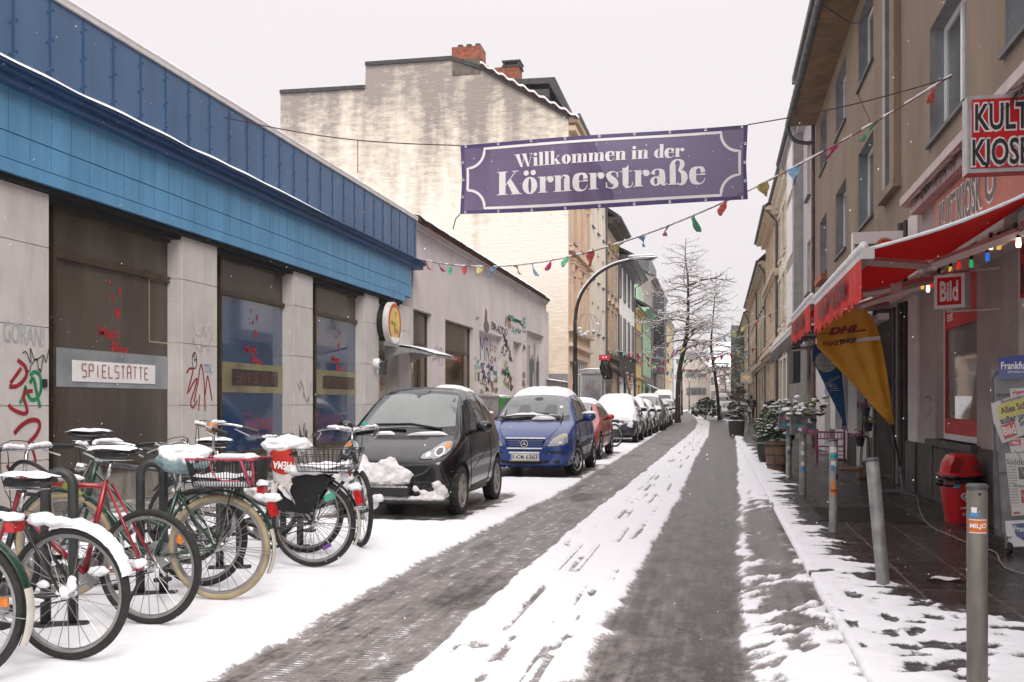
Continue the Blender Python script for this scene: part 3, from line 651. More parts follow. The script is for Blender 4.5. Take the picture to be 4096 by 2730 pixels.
# ================================================================== GREY RENDERED HALL
def build_grey():
    X = -7.1; Y0 = wy(X, 1652)+.02; Y1 = wy(X, 2185)
    t = thing('rendered_building', 'low grey rendered hall with blind niches covered in graffiti beside the blue shop', 'building')
    g = M('grey_render', (.60,.545,.54), .85, .06, .9, bump=.35, bsc=9, dirt=.25, dcol=(.36,.32,.31))
    bron = bpy.data.materials['bronze_frame']; brn = bpy.data.materials['brown_board']
    spans = [(1647,1727,.6,3.57,.18,0),(1781,1894,.6,3.55,.18,0),(1917,2010,.45,3.54,.17,1),(2053,2087,.35,3.53,.2,1),(2108,2176,.3,4.1,.19,1)]
    holes = []
    for (a, b, z0, z1, dp, cl) in spans:
        h = [wy(X,a)+(.12 if a == 1647 else 0), wy(X,b), z0, z1, dp]; holes.append(tuple(h+[1]) if cl else tuple(h))
    m = MB(); holed_wall(m, X, Y0, Y1, 0, 5.52, holes, 1)
    m.box(-18,X-.55,Y0,Y1,0,5.5); m.poly([(X,Y1,0),(X-.55,Y1,0),(X-.55,Y1,5.52),(X,Y1,5.52)]); m.poly([(X,Y0,0),(X,Y0,5.52),(X-.55,Y0,5.52),(X-.55,Y0,0)])
    wl = m.build('wall', g, t)
    MB().box(-18,X+.07,Y0+.003,Y1+.05,5.50,5.60).box(-18,X+.11,Y0+.003,Y1+.06,5.60,5.64).build('cornice', g, t)
    tl = M('red_roof_tile', (.17,.06,.035), .8, .3, 6, bump=.5)
    m = MB(); y = Y0+.05
    while y < Y1:
        m.tube([(-7.6,y,5.78),(X+.16,y,5.655)], .055, 6); y += .17
    m.box(-18,-7.5,Y0,Y1,5.5,5.76); m.build('roof', tl, t)
    def sn(u, v):
        y = lerp(Y0, Y1, u); k = .07+.03*nz(y*1.7, 3); return (-7.75+.98*v-.015*(v == 1), y, 5.84-.12*v+k*math.sin(PI*min(1,.2+v*.62))-(.10 if v == 1 else 0))
    MB().grid(sn, 150, 6).build('snow', K['snow'], t, smooth=True)
    dg = M('dark_brown_glass', (.07,.045,.025), .06, .3, 1.0, spec=.7)
    for h in holes[:2]:
        B = X-.15; a, b = h[0], h[1]
        f = MB().box(B-.03,B+.03,a,a+.06,.6,h[3]).box(B-.03,B+.03,b-.07,b,.6,h[3]).box(B-.03,B+.03,a+.06,b-.07,2.72,2.78).box(B-.03,B+.03,a+.06,b-.07,.6,.68).box(B-.03,B+.03,a+.06,b-.07,h[3]-.06,h[3]).box(B-.028,B+.028,b-.72,b-.66,.68,2.72).build('window', bron, t)
        MB().box(B-.02,B+.004,a+.06,b-.07,2.78,h[3]-.06).build('top_panel', brn, f); MB().box(B-.02,B+.003,a+.06,b-.07,.68,2.72).build('pane', dg, f)
    # graffiti on the wall and in the niches
    cols = {'k':K['ink'],'b':M('dark_blue_tag', (.05,.05,.17), .6),'t':M('teal_spray', (.10,.36,.31), .6),'r':M('pale_red_spray', (.45,.17,.13), .6),'g':M('vivid_green_spray', (.04,.33,.07), .6),'p':M('purple_marker', (.26,.18,.32), .7),'y':M('yellow_spray', (.45,.42,.14), .7),'w':K['white'],'br':M('brown_paint', (.20,.13,.07), .7),'gr':M('grey_paint', (.13,.125,.13), .7),'lg':M('light_grey_paint', (.30,.28,.28), .7)}
    def put(x, y, fn, col, dx=0.0):
        XX = X-dx+.004; a, z = wp(XX, 1850+x/2.24, 1250+y/2.24); b = MB(); fn(b, LW(XX, a, z) @ Matrix.Diagonal((1.35,.46,1,1))); b.build('graffiti', cols[col], wl)
    # lettering running down in an arc
    for i, ch in enumerate('BRADDO,INA'):
        x = 272+i*24 if i < 6 else 375+(i-6)*17; y = 125+i*11 if i < 6 else 235+(i-6)*45
        put(x, y+rnd.uniform(-4, 4), lambda b, f, ch=ch: text(b, ch, f, w=.30, h=.55, bold=.01, rot=rnd.uniform(-.2,.2)), 'k')
    put(375,335, lambda b, f: text(b, '63', f, w=.6, h=.9, rot=-.5), 'k')
    put(410,90, lambda b, f: (scribble(b,f,0,0,.7,1.0,12,.05,31), scribble(b,f,0,.1,.6,.8,9,.05,32)), 'r')
    put(478,60, lambda b, f: [scribble(b,f,0,.1*k-.2,1.9,.45,9,.12,40+k) for k in range(3)], 't'); put(480,165, lambda b, f: [scribble(b,f,0,0,1.3,.6,10,.07,50+k) for k in range(2)], 't')
    put(552,110, lambda b, f: [scribble(b,f,0,.35*k-.6,.5,.4,7,.08,60+k) for k in range(4)], 't')
    put(215,130, lambda b, f: shape(b, f, ell(0,0,.28,.42), 0), 'gr'); put(215,118, lambda b, f: (shape(b, f, ell(-.05,0,.14,.2), .002), shape(b, f, [(-.2,.2),(.1,.25),(.05,1.0),(-.12,1.2)], .002)), 'br')
    put(132,48, lambda b, f: scribble(b,f,0,0,.3,.35,8,.05,70), 'br')
    put(128,470, lambda b, f: [scribble(b,f,0,.3*k-.3,.5,.35,7,.05,80+k) for k in range(3)], 't')
    put(128,575, lambda b, f: (rect(b,f,-.2,-.02,-.3,.3,.002)), 'y'); put(134,577, lambda b, f: rect(b,f,.02,.2,-.3,.3,.002), 'b')
    put(-222,420, lambda b, f: [scribble(b,f,0,.2*k,.7,.6,8,.03,90+k) for k in range(3)], 'p')
    # niche back
    put(205,330, lambda b, f: (text(b,'MR!',f,w=1.1,h=1.7,bold=-.012,rot=.03)), 'b', .17)
    put(262,320, lambda b, f: (ringshape(b,f,ell(0,0,.13,.25),ell(0,0,.09,.2),0), ringshape(b,f,ell(.02,-.85,.13,.28),ell(.02,-.85,.08,.2),0)), 'k', .17)
    put(290,330, lambda b, f: (ringshape(b,f,ell(0,0,.14,.26),ell(0,0,.08,.18),0), shape(b,f,ell(.0,-.75,.12,.2),0)), 'r', .17)
    put(240,360, lambda b, f: shape(b,f,ell(0,0,.1,.3),0), 'y', .17)
    for k, (x, y, c) in enumerate(((185,540,'k'),(195,590,'k'),(200,650,'gr'),(235,560,'b'),(240,620,'k'),(265,640,'r'),(270,690,'r'),(290,550,'t'),(300,610,'g'),(335,600,'br'),(340,680,'br'),(170,620,'y'),(215,690,'k'),(310,700,'k'),(255,500,'b'),(175,480,'b'),(330,640,'w'),(165,720,'y'),(230,480,'b'))):
        put(x, y, lambda b, f, k=k: (scribble(b,f,0,0,.45,.55,9,.045,100+k), scribble(b,f,.05,.05,.35,.5,7,.035,130+k)), c, .17)
    for k, (x, y, c) in enumerate(((405,520,'g'),(400,560,'g'),(374,540,'k'),(385,470,'y'),(420,640,'k'),(432,600,'r'),(400,660,'y'),(555,330,'k'),(548,640,'br'),(550,560,'r'),(440,680,'k'),(380,620,'y'),(415,580,'g'),(430,420,'k'))):
        put(x, y, lambda b, f, k=k: (scribble(b,f,0,0,.4,.7,8,.06,160+k), scribble(b,f,0,.05,.3,.5,7,.05,190+k)), c)
    # mural of grey figures in the last niche
    put(650,400, lambda b, f: [rect(b,f,-1.5+.42*k,-1.5+.42*k+.3,-2.6,1.5-.12*k,.002) for k in (0,1,3,6)], 'lg', .19)
    put(620,520, lambda b, f: shape(b,f,[(-.38,-2.0),(-.32,-.2),(-.45,.3),(-.3,.9),(-.08,1.0),(0,1.35),(.14,1.35),(.2,1.0),(.34,.8),(.36,.1),(.2,-.4),(.12,-2.0)],.004), 'gr', .19)
    put(672,540, lambda b, f: shape(b,f,[(-.2,-2.0),(-.28,-.2),(-.22,.9),(-.06,1.1),(0,1.5),(.12,1.5),(.16,1.1),(.3,.8),(.25,-.4),(.3,-2.0)],.004), 'gr', .19)
    put(705,380, lambda b, f: (b.ribbon([(.25,1.6),(0,1.5),(-.05,.8),(-.06,-.6),(.1,-2.6)],.06,f,.006)), 'k', .19)
    put(590,255, lambda b, f: [rect(b,f,-.3,.3,-.35+.1*k,-.29+.1*k,.01) for k in range(7)], 'w', .19)
    put(725,560, lambda b, f: b.ribbon([(-.5,.5),(0,.3),(.1,-.3),(-.5,-.6)],.06,f,.006), 'b', .2)
# ================================================================== HOUSES
def house(name, label, side, Y0, Y1, ze, wm, floors, ncol, ww, fm=None, X=None, dep=11, ridge=4.0, over=.45, roofm=None, trim=None, shutter=None, surround=None, ground=None, gm=None, strings=(), pil=None, mull=1, trans=.68, cat='house', snowroof=True, pediment=False, gz=3.4, chimney=None, roll=None):
    sx = -side; X = (-7.1 if side < 0 else 2.65) if X is None else X; B = X-sx*dep
    fm = fm or K['white']; gm = gm or K['glass']; roofm = roofm or K['slate']; trim = trim or wm
    t = thing(name, label, cat)
    holes = []; W = Y1-Y0
    for (z0, z1) in floors:
        for c in range(ncol):
            yc = Y0+W*(c+.5)/ncol; holes.append((yc-ww/2, yc+ww/2, z0, z1, .16))
    gh = []
    for (u0, u1, z0, z1) in (ground or []): gh.append((Y0+W*u0, Y0+W*u1, z0, z1, .22))
    m = MB(); holed_wall(m, X, Y0, Y1, 0, ze, holes+gh, sx)
    xm = (X+B)/2
    for Y in (Y0, Y1): m.poly([(X,Y,0),(X,Y,ze),(xm,Y,ze+ridge-.1),(B,Y,ze),(B,Y,0)])
    m.poly([(B,Y0,0),(B,Y1,0),(B,Y1,ze),(B,Y0,ze)]); m.build('wall', wm, t)
    for h in holes:
        o = window(t, X-sx*.14, h[0], h[1], h[2], h[3], sx, fm, gm, .05, mull, trans, sill=(X, X+sx*.1))
        if shutter:
            for s in (h[0]-.25, h[1]+.25):
                MB().box(X+sx*.02, X+sx*.06, s-.2, s+.2, h[2], h[3]).build('shutter', shutter, t)
        if surround:
            b = MB(); e = .14
            b.box(X,X+sx*.06,h[0]-e,h[0]-.003,h[2],h[3]).box(X,X+sx*.06,h[1]+.003,h[1]+e,h[2],h[3]).box(X,X+sx*.09,h[0]-e-.05,h[1]+e+.05,h[3]+.003,h[3]+.16).box(X,X+sx*.1,h[0]-e-.05,h[1]+e+.05,h[2]-.18,h[2]-.052)
            if pediment: b.prism([(h[0]-e-.1,h[3]+.45),(h[1]+e+.1,h[3]+.45),((h[0]+h[1])/2,h[3]+.85)], Matrix(((0,0,1,X),(1,0,0,0),(0,1,0,0),(0,0,0,1))), -.01 if sx > 0 else -.2, .2 if sx > 0 else .01); b.box(X,X+sx*.12,h[0]-e,h[0],h[3]+.163,h[3]+.45).box(X,X+sx*.12,h[1],h[1]+e,h[3]+.163,h[3]+.45)
            b.build('window_surround', surround, o)
        if roll and rnd.random() < roll:
            MB().box(X-sx*.11,X-sx*.10,h[0]+.05,h[1]-.05,h[2]+(h[3]-h[2])*rnd.uniform(.4,.75),h[3]-.05).build('blind', K['offwhite'], o)
    for i, h in enumerate(gh):
        window(t, X-sx*.2, h[0], h[1], h[2], h[3], sx, K['black'] if i % 2 else fm, gm, .07, 1 if h[1]-h[0] > 1.4 else 0, .75, name='shop_window' if h[2] > .3 else 'door')
    for (z, hgt, pr) in strings: MB().box(X,X+sx*pr,Y0+.004,Y1-.004,z,z+hgt).box(X,X+sx*pr*.6,Y0+.004,Y1-.004,z-hgt*.6,z-.002).build('string_course', trim, t)
    if pil:
        for u in pil: yy = Y0+W*u; MB().box(X,X+sx*.09,yy-.16,yy+.16,.1,ze-.5).build('pilaster', trim, t)
    # eaves, roof slopes, gutter
    EX = X+sx*over; k = ridge/(dep/2)
    MB().box(X+.001*sx,EX,Y0+.005,Y1-.005,ze-.22,ze-.02).box(X,X+sx*over*.55,Y0+.005,Y1-.005,ze-.42,ze-.222).build('eaves', trim, t)
    r = MB()
    for (xa, za, xb, zb) in ((EX, ze, xm, ze+ridge), (B-sx*.3, ze, xm, ze+ridge)):
        r.poly([(xa,Y0,za),(xa,Y1,za),(xb,Y1,zb),(xb,Y0,zb)]); r.poly([(xa,Y0,za-.12),(xa,Y1,za-.12),(xb,Y1,zb-.12),(xb,Y0,zb-.12)])
        for Y in (Y0, Y1): r.poly([(xa,Y,za),(xb,Y,zb),(xb,Y,zb-.12),(xa,Y,za-.12)])
        r.poly([(xa,Y0,za),(xa,Y0,za-.12),(xa,Y1,za-.12),(xa,Y1,za)])
    ro = r.build('roof', roofm, t)
    if snowroof:
        def sn(u, v):
            y = lerp(Y0, Y1, u); n_ = .03+.04*nz(y*.9, v*3, ze); return (lerp(EX, xm, v*.985), y, ze+lerp(0, ridge, v*.985)+.02+max(0, n_)+.05*min(1, v*8)*(1 if v < 1 else 0))
        MB().grid(sn, 24, 10).build('snow', K['snow'], ro, smooth=True)
    MB().tube([(EX+sx*.06,Y0+.02,ze-.05),(EX+sx*.06,Y1-.02,ze-.05)], .075, 8).build('gutter', K['zinc'], t)
    yy = Y1-.12 if side < 0 else Y0+.12
    MB().tube([(EX+sx*.04,yy,ze-.1),(X+sx*.10,yy,ze-.75),(X+sx*.10,yy,.1)], .055, 8).build('drainpipe', K['zinc'], t)
    for c in (chimney or []):
        cx = lerp(X, B, c[0]); cy = lerp(Y0, Y1, c[1]); zz = ze+ridge*(1-abs(c[0]-.5)*2)
        cm = MB().box(cx-.45,cx+.45,cy-.6,cy+.6,zz-.6,zz+c[2]).build('chimney', K['brick'], t)
        MB().box(cx-.5,cx+.5,cy-.65,cy+.65,zz+c[2],zz+c[2]+.08).build('chimney_cap', K['snow'], cm)
    return t
def build_left_row():
    X = -7.1; Y_ = lambda x: wy(X, x)
    # ---- gable house
    Y0, Y1 = 48.0, Y_(2360)
    gm_ = bpy.data.materials.new('weathered_gable'); gm_.use_nodes = True; nt_ = gm_.node_tree; b = nt_.nodes['Principled BSDF']; L = nt_.links.new; N = lambda k: nt_.nodes.new(k)
    geo = N('ShaderNodeNewGeometry'); sp = N('ShaderNodeSeparateXYZ'); L(geo.outputs['Position'], sp.inputs[0])
    def noi(sc, st, det=5):
        mp = N('ShaderNodeMapping'); mp.inputs['Scale'].default_value = st; L(geo.outputs['Position'], mp.inputs[0]); n = N('ShaderNodeTexNoise'); n.inputs['Scale'].default_value = sc; n.inputs['Detail'].default_value = det; L(mp.outputs[0], n.inputs[0]); return n.outputs[0]
    def mth(op, a, bb, c=None):
        n = N('ShaderNodeMath'); n.operation = op
        for i, v in enumerate((a, bb, c)):
            if v is None: continue
            if isinstance(v, (int, float)): n.inputs[i].default_value = v
            else: L(v, n.inputs[i])
        return n.outputs[0]
    hgt = N('ShaderNodeMapRange'); L(sp.outputs['Z'], hgt.inputs[0]); hgt.inputs[1].default_value = 8.5; hgt.inputs[2].default_value = 17.0
    f = mth('MULTIPLY_ADD', noi(1.3, (1,1,.16), 9), 1.5, mth('SUBTRACT', hgt.outputs[0], .75))
    f = mth('MULTIPLY_ADD', mth('SUBTRACT', noi(2.6, (.6,1,1.6), 12), .5), .8, f); f = mth('MULTIPLY_ADD', mth('SUBTRACT', noi(9, (.5,1,1.8), 8), .5), .55, f)
    r = N('ShaderNodeValToRGB'); L(f, r.inputs[0]); e = r.color_ramp.elements
    e[0].position = .28; e[0].color = (.86,.81,.72,1); e[1].position = 1.0; e[1].color = (.31,.275,.25,1)
    q = e.new(.55); q.color = (.70,.63,.53,1)
    z2 = N('ShaderNodeMapRange'); L(sp.outputs['Z'], z2.inputs[0]); z2.inputs[1].default_value = 4.0; z2.inputs[2].default_value = 8; z2.inputs[3].default_value = 1; z2.inputs[4].default_value = 0
    mxx = N('ShaderNodeMixRGB'); L(z2.outputs[0], mxx.inputs[0]); L(r.outputs[0], mxx.inputs[1])
    r3 = N('ShaderNodeValToRGB'); L(noi(2.5, (.5,1,2.5), 6), r3.inputs[0]); r3.color_ramp.elements[0].color = (.58,.48,.37,1); r3.color_ramp.elements[1].color = (.74,.63,.50,1); r3.color_ramp.elements[0].position = .35; r3.color_ramp.elements[1].position = .65
    L(r3.outputs[0], mxx.inputs[2]); L(mxx.outputs[0], b.inputs['Base Color']); b.inputs['Roughness'].default_value = .9
    bp = N('ShaderNodeBump'); bp.inputs['Strength'].default_value = .5; bp.inputs['Distance'].default_value = .06; L(noi(5, (.5,1,2), 5), bp.inputs['Height']); L(bp.outputs[0], b.inputs['Normal'])
    t = thing('gable_house', 'tall beige house with a bare weathered gable wall and brick chimney on top', 'house')
    P = [yp(Y0, x, y) for x, y in ((1122,365),(1461,345),(1463,253),(1808,229),(1926,268),(2275,465))]
    prof = [(P[0][0], 0)]+P+[(X, 0)]; prof[-2] = (X, P[-1][1])
    mt = Matrix(((1,0,0,0),(0,0,-1,0),(0,1,0,0),(0,0,0,1)))      # (x, z) profile, extruded along -z -> +y
    m = MB(); m.poly([(x, Y0, z) for x, z in prof]); m.poly([(x, Y1, z) for x, z in prof][::-1])
    for i in range(len(prof)-2): a, c = prof[i], prof[i+1]; m.poly([(a[0],Y0,a[1]),(a[0],Y1,a[1]),(c[0],Y1,c[1]),(c[0],Y0,c[1])]) if i < 1 or i == 2 else None
    gw = m.build('gable_wall', gm_, t)
    MB().box(P[0][0], X-.02, Y0-.05, Y0-.004, 0, 2.75).build('painted_base', M('grey_base_paint', (.23,.21,.21), .8, .08), gw)
    r = MB()
    for i in (1, 3, 4, 5):
        a, c = prof[i], prof[i+1]; r.poly([(a[0],Y0-.12,a[1]+.03),(c[0],Y0-.12,c[1]+.03),(c[0],Y1,c[1]+.03),(a[0],Y1,a[1]+.03)]); r.poly([(a[0],Y0-.12,a[1]-.16),(a[0],Y0-.12,a[1]+.03),(c[0],Y0-.12,c[1]+.03),(c[0],Y0-.12,c[1]-.16)])
        r.poly([(a[0],Y0-.12,a[1]-.16),(c[0],Y0-.12,c[1]-.16),(c[0],Y0+.01,c[1]-.16),(a[0],Y0+.01,a[1]-.16)])
    ro = r.build('roof', K['slate'], t)
    (xa, za), (xb, zb) = P[4], P[5]; xe = X+.5; kz = (zb-za)/(xb-xa)
    m = MB(); n = 26
    for i in range(n):
        u0, u1 = i/n, (i+1)/n; x0, x1 = lerp(xa, xe, u0), lerp(xa, xe, u1); zz = za+kz*(x0-xa)
        m.tube([(x0,Y0-.16,zz+.06),(x1,Y0-.16,za+kz*(x1-xa)+.14)], .07, 6)
    m.build('verge_tiles', bpy.data.materials['red_roof_tile'], ro)
    MB().grid(lambda u, v: (lerp(xa, xe+.06, v), lerp(Y0-.3, Y1, u), za+kz*(lerp(xa, xe, v)-xa)+.17+.05*math.sin(v*60)*(1 if u < .2 else .3)), 6, 120).grid(lambda u, v: (lerp(xa, xe+.06, v), Y0-.3, za+kz*(lerp(xa, xe, v)-xa)+.17-.1*u+.05*math.sin(v*60)), 1, 120).build('snow', K['snow'], ro, smooth=True)
    # chimneys
    x0, x1 = yp(Y0, 1808, 300)[0], yp(Y0, 1925, 300)[0]; z0, z1 = yp(Y0, 1860, 240)[1], yp(Y0, 1860, 188)[1]
    c = MB().box(x0,x1,Y0-.06,Y0+1.0,z0,z1).build('chimney', K['brick'], t)
    MB().box(x0+.04,x1-.04,Y0-.05,Y0+.9,z0-.75,z0-.004).build('chimney_base', M('smoky_render', (.15,.13,.11), .9, .2), c)
    m = MB()
    for k in range(3): m.box(lerp(x0,x1,.18+k*.3),lerp(x0,x1,.34+k*.3),Y0+.1,Y0+.8,z1+.0,z1+.16)
    m.build('flue_cap', K['slate'], c)
    x0, x1 = yp(52, 1955, 300)[0], yp(52, 2074, 300)[0]; z0, z1 = yp(52, 1860, 345)[1]-1, yp(52, 1860, 280)[1]
    c = MB().box(x0,x1,52,53,z0,z1).build('chimney', K['brick'], t); MB().box(x1-.9,x1+.1,51.95,53,z1,z1+.08).box(x1-.9,x1+.1,51.95,53,z1+.26,z1+.34).box(x1-.85,x1-.75,52,53,z1+.08,z1+.26).box(x1-.05,x1+.05,52,53,z1+.08,z1+.26).build('flue_cap', K['slate'], c)
    # dormer
    zt = 17.5; m = MB().box(-11.2,-8.3,49.6,Y1-1.0,14.5,zt-.3)
    m.build('dormer', K['slate'], t); m = MB(); m.poly([(-11.5,49.4,zt+.25),(-8.0,49.4,zt+.2),(-7.2,49.4,zt-1.6),(-7.4,49.4,zt-1.7),(-8.3,49.4,zt-.1),(-11.5,49.4,zt)]); 
    for a, c in (((-11.5,zt+.25),(-8.0,zt+.2)),((-8.0,zt+.2),(-7.2,zt-1.6)),((-7.2,zt-1.6),(-7.4,zt-1.7)),((-7.4,zt-1.7),(-8.3,zt-.1))): m.poly([(a[0],49.4,a[1]),(c[0],49.4,c[1]),(c[0],Y1-.8,c[1]),(a[0],Y1-.8,a[1])])
    m.poly([(-11.5,Y1-.8,zt+.25),(-8.0,Y1-.8,zt+.2),(-7.2,Y1-.8,zt-1.6),(-8.3,Y1-.8,zt-.1)]); m.build('dormer_roof', K['slate'], t)
    # street front
    wm = M('sandy_stucco', (.62,.46,.34), .85, .06, 1.5, bump=.3, bsc=12); ze = P[-1][1]
    holes = []; W = Y1-Y0
    for z0, z1 in ((5.15,7.5),(9.3,11.6),(12.6,14.3)):
        for c in range(3): yc = Y0+W*(.2+.31*c); holes.append((yc-.55, yc+.55, z0, z1, .2))
    gh = [(Y0+.5,Y0+1.7,.1,3.4,.3),(Y0+3.0,Y0+7.6,1.1,3.6,.25)]
    m = MB(); holed_wall(m, X+.004, Y0+.01, Y1, 0, ze-.02, holes+gh, 1); m.build('street_front', wm, t)
    for h in holes:
        o = window(t, X-.16, *h[:4], 1, K['offwhite'], K['glass'], .06, 1, .68, sill=(X+.01,X+.14))
        b = MB(); b.box(X+.005,X+.1,h[0]-.22,h[0]-.003,h[2]-.1,h[3]+.2).box(X+.005,X+.1,h[1]+.003,h[1]+.22,h[2]-.1,h[3]+.2).box(X+.005,X+.08,h[0]-.22,h[1]+.22,h[3]+.203,h[3]+.32).box(X+.005,X+.2,h[0]-.3,h[1]+.3,h[3]+.75,h[3]+.9).box(X+.005,X+.24,h[0]-.35,h[1]+.35,h[3]+.903,h[3]+.97)
        for y in (h[0]-.16, h[1]+.16): b.box(X+.005,X+.18,y-.09,y+.09,h[3]+.32,h[3]+.748)
        b.build('window_surround', wm, o)
    window(t, X-.2, *gh[0][:4], 1, K['wood'], K['glass'], .12, 0, .7, name='door')
    w_ = window(t, X-.15, *gh[1][:4], 1, K['offwhite'], K['glass'], .07, 5, .7, name='shop_window')
    for z, hh, pr in ((4.1,.16,.22),(4.85,.2,.28),(8.75,.2,.26),(9.0,.08,.2),(ze-.7,.25,.35)): MB().box(X+.005,X+pr,Y0+.01,Y1-.01,z,z+hh).build('string_course', wm, t)
    MB().box(X+.01,X+.5,Y0+.02,Y1,ze-.3,ze-.05).build('eaves', wm, t)
    MB().tube([(X+.55,Y0-.2,ze-.02),(X+.55,Y1,ze-.02)], .08, 8).build('gutter', K['zinc'], t)
    # ---- further houses of the row
    ped = M('tan_stone', (.45,.34,.245), .85, .12, 2, bump=.3)
    B_ = house('terraced_house', 'plain cream house with small sunken windows next to the gable house', 'h' and -1, Y_(2360)+.02, Y_(2422), 14.8, M('cream_render', (.66,.60,.50), .9, .05, 1.2, bump=.3, bsc=10), [(5.5,7.2),(8.6,10.3),(11.6,13.2)], 3, 1.0, ground=[(.1,.9,.9,3.2)], roll=.5)
    house('terraced_house', 'tan house with stone pediments over its windows and a dark wide eave', -1, Y_(2422)+.02, Y_(2469), 13.4, ped, [(4.9,7.6),(8.9,11.3)], 3, 1.0, ground=[(.05,.35,.2,3.2),(.42,.66,.2,3.2),(.73,.96,.2,3.2)], surround=ped, pediment=True, over=.9, trim=M('dark_eave', (.07,.05,.04), .8), strings=((4.3,.2,.25),(3.6,.15,.3)))
    o = house('terraced_house', 'white house with tall black window shutters over a black ground floor', -1, Y_(2469)+.02, Y_(2537), 12.1, M('white_render', (.78,.76,.74), .85, .04, 1.2), [(5.2,7.9),(9.2,11.6)], 4, .9, shutter=K['ink'], over=1.1, trim=K['zinc'], ground=[(.05,.3,.1,3.0),(.36,.6,.1,3.0),(.66,.95,.1,3.0)], gm=K['glass'], ridge=3)
    y0, y1 = Y_(2469)+.05, Y_(2537)-.05
    MB().box(X+.005,X+.14,y0,y1,3.35,4.95).box(X+.005,X+.30,y0,y1,4.95,5.08).box(X+.005,X+.22,y0,y1,3.3,3.42).build('shop_fascia', K['ink'], o)
    for u in (0,.33,.63,.975): yy = lerp(y0, y1-.3, u); MB().box(X+.005,X+.12,yy,yy+.35,.1,3.3).build('pilaster', K['ink'], o)
    m = MB(); 
    for i in range(14): u = i/13; m.blob((X+.34, lerp(y0+4, y0+8.5, u), 3.55-1.1*math.sin(PI*u)+rnd.uniform(-.05,.05)), .14, .4, 6, 4, i)
    m.build('garland', M('pale_garland', (.42,.30,.25), .8, .3), o, smooth=True)
    house('terraced_house', 'narrow yellow house with grey window frames and a slate mansard', -1, Y_(2537)+.02, Y_(2565), 9.7, M('yellow_render', (.56,.40,.17), .85, .06), [(5.1,7.5)], 3, 1.3, surround=M('grey_stone_trim', (.25,.23,.21), .8), ridge=4.5, ground=[(.08,.45,.1,3.0),(.55,.92,.1,3.0)], strings=((3.6,.15,.2),(7.9,.1,.1)), dep=9)
    g = house('terraced_house', 'mint green house with small windows above a stone ground floor', -1, Y_(2565)+.02, Y_(2604), 10.5, M('mint_render', (.30,.46,.31), .85, .05), [(5.5,7.1),(8.3,9.9)], 4, 1.0, ridge=3.5, ground=[(.05,.3,.1,2.9),(.36,.62,.1,2.9),(.7,.95,.1,2.9)], over=.8)
    y0, y1 = Y_(2565)+.1, Y_(2604)-.1
    MB().box(X+.004,X+.12,y0,y1,3.4,4.0).build('stone_band', M('grey_stone_band', (.17,.155,.145), .85, .2, 3), g); MB().box(-10,X-.5,y0+2,y1-4,10.2,13.0).build('dormer', bpy.data.materials['mint_render'], g)
    a = thing('awning', 'small red and white shop awning on the mint green house', 'awning'); ya, yb = y0+5, y0+11
    MB().poly([(X+.1,ya,3.3),(X+1.3,ya,2.7),(X+1.3,yb,2.7),(X+.1,yb,3.3)]).build('canvas', K['white'], a); MB().poly([(X+1.3,ya,2.7),(X+1.3,yb,2.7),(X+1.3,yb,2.3),(X+1.3,ya,2.3)]).build('valance', M('orange_red_cloth', (.55,.10,.04), .8), a)
    gy = M('grey_brown_render', (.25,.215,.195), .85, .08)
    g = house('apartment_building', 'tall grey apartment building with box bays on the left side of the street', -1, Y_(2604)+.02, Y_(2656), 15.2, gy, [(4.6,6.6),(7.6,9.6),(10.6,12.6)], 5, 1.6, ridge=3, ground=[(.05,.3,.1,3.0),(.36,.62,.1,3.0),(.7,.95,.1,3.0)], cat='building')
    y0 = Y_(2604)
    for k, z in enumerate((5.0, 8.2, 11.2)): MB().box(X+.005,X+1.2,y0+4,y0+9,z,z+2.6).box(X+.005,X+1.5,y0+3.7,y0+9.3,z-.25,z-.003).build('bay', K['zinc'] if k != 1 else K['ink'], g)
    MB().box(-14,X-.6,y0+6,y0+20,15,18.4).build('roof_storey', K['zinc'], g)
    house('apartment_building', 'pale yellow block beyond the grey bays and behind the first bare tree', -1, Y_(2656)+.02, Y_(2690), 13.2, M('pale_yellow_render', (.62,.50,.32), .85, .06), [(4.6,6.4),(7.4,9.2),(10.2,12)], 5, 1.5, cat='building')
    # ---- houses closing the street
    e = thing('street_end_house', 'pale house with a snowy gable roof closing the far end of the street', 'house'); Ye = 205
    x0, x1 = yp(Ye, 2715, 1500)[0], yp(Ye, 2842, 1500)[0]; zt = yp(Ye, 2765, 1385)[1]; zl = yp(Ye, 2700, 1480)[1]
    em = M('pale_beige_render', (.56,.50,.44), .85, .06, .5); xa = yp(Ye, 2765, 1400)[0]
    m = MB(); m.poly([(x0,Ye,0),(x1,Ye,0),(x1,Ye,zl),(xa,Ye,zt),(x0,Ye,zl+2)]); m.box(x0,x1,Ye+.05,Ye+12,0,zl-.5); m.build('wall', em, e)
    MB().poly([(x1+1.5,Ye-.5,zl-1),(xa,Ye-.5,zt+.3),(xa,Ye+12,zt+.3),(x1+1.5,Ye+12,zl-1)]).poly([(x1+1.5,Ye-.5,zl-1.5),(x1+1.5,Ye-.5,zl-1),(xa,Ye-.5,zt+.3),(xa,Ye-.5,zt-.2)]).build('roof', K['snow'], e)
    for i in range(3):
        for j in range(3):
            cx = lerp(x0, x1, .35+.2*i); z = 3+j*3.6; MB().box(cx-.7,cx+.7,Ye-.06,Ye-.01,z,z+1.5).build('window', K['glasslt'], e)
    e = thing('street_end_house', 'rosy house with white window rows at the far right end of the street', 'house'); Ye = 195
    x0, x1 = yp(Ye, 2842, 1500)[0], yp(Ye, 2960, 1500)[0]; zl = yp(Ye, 2900, 1468)[1]
    MB().box(x0,x1,Ye,Ye+10,0,zl).build('wall', M('rosy_render', (.50,.42,.38), .85, .1, .5), e)
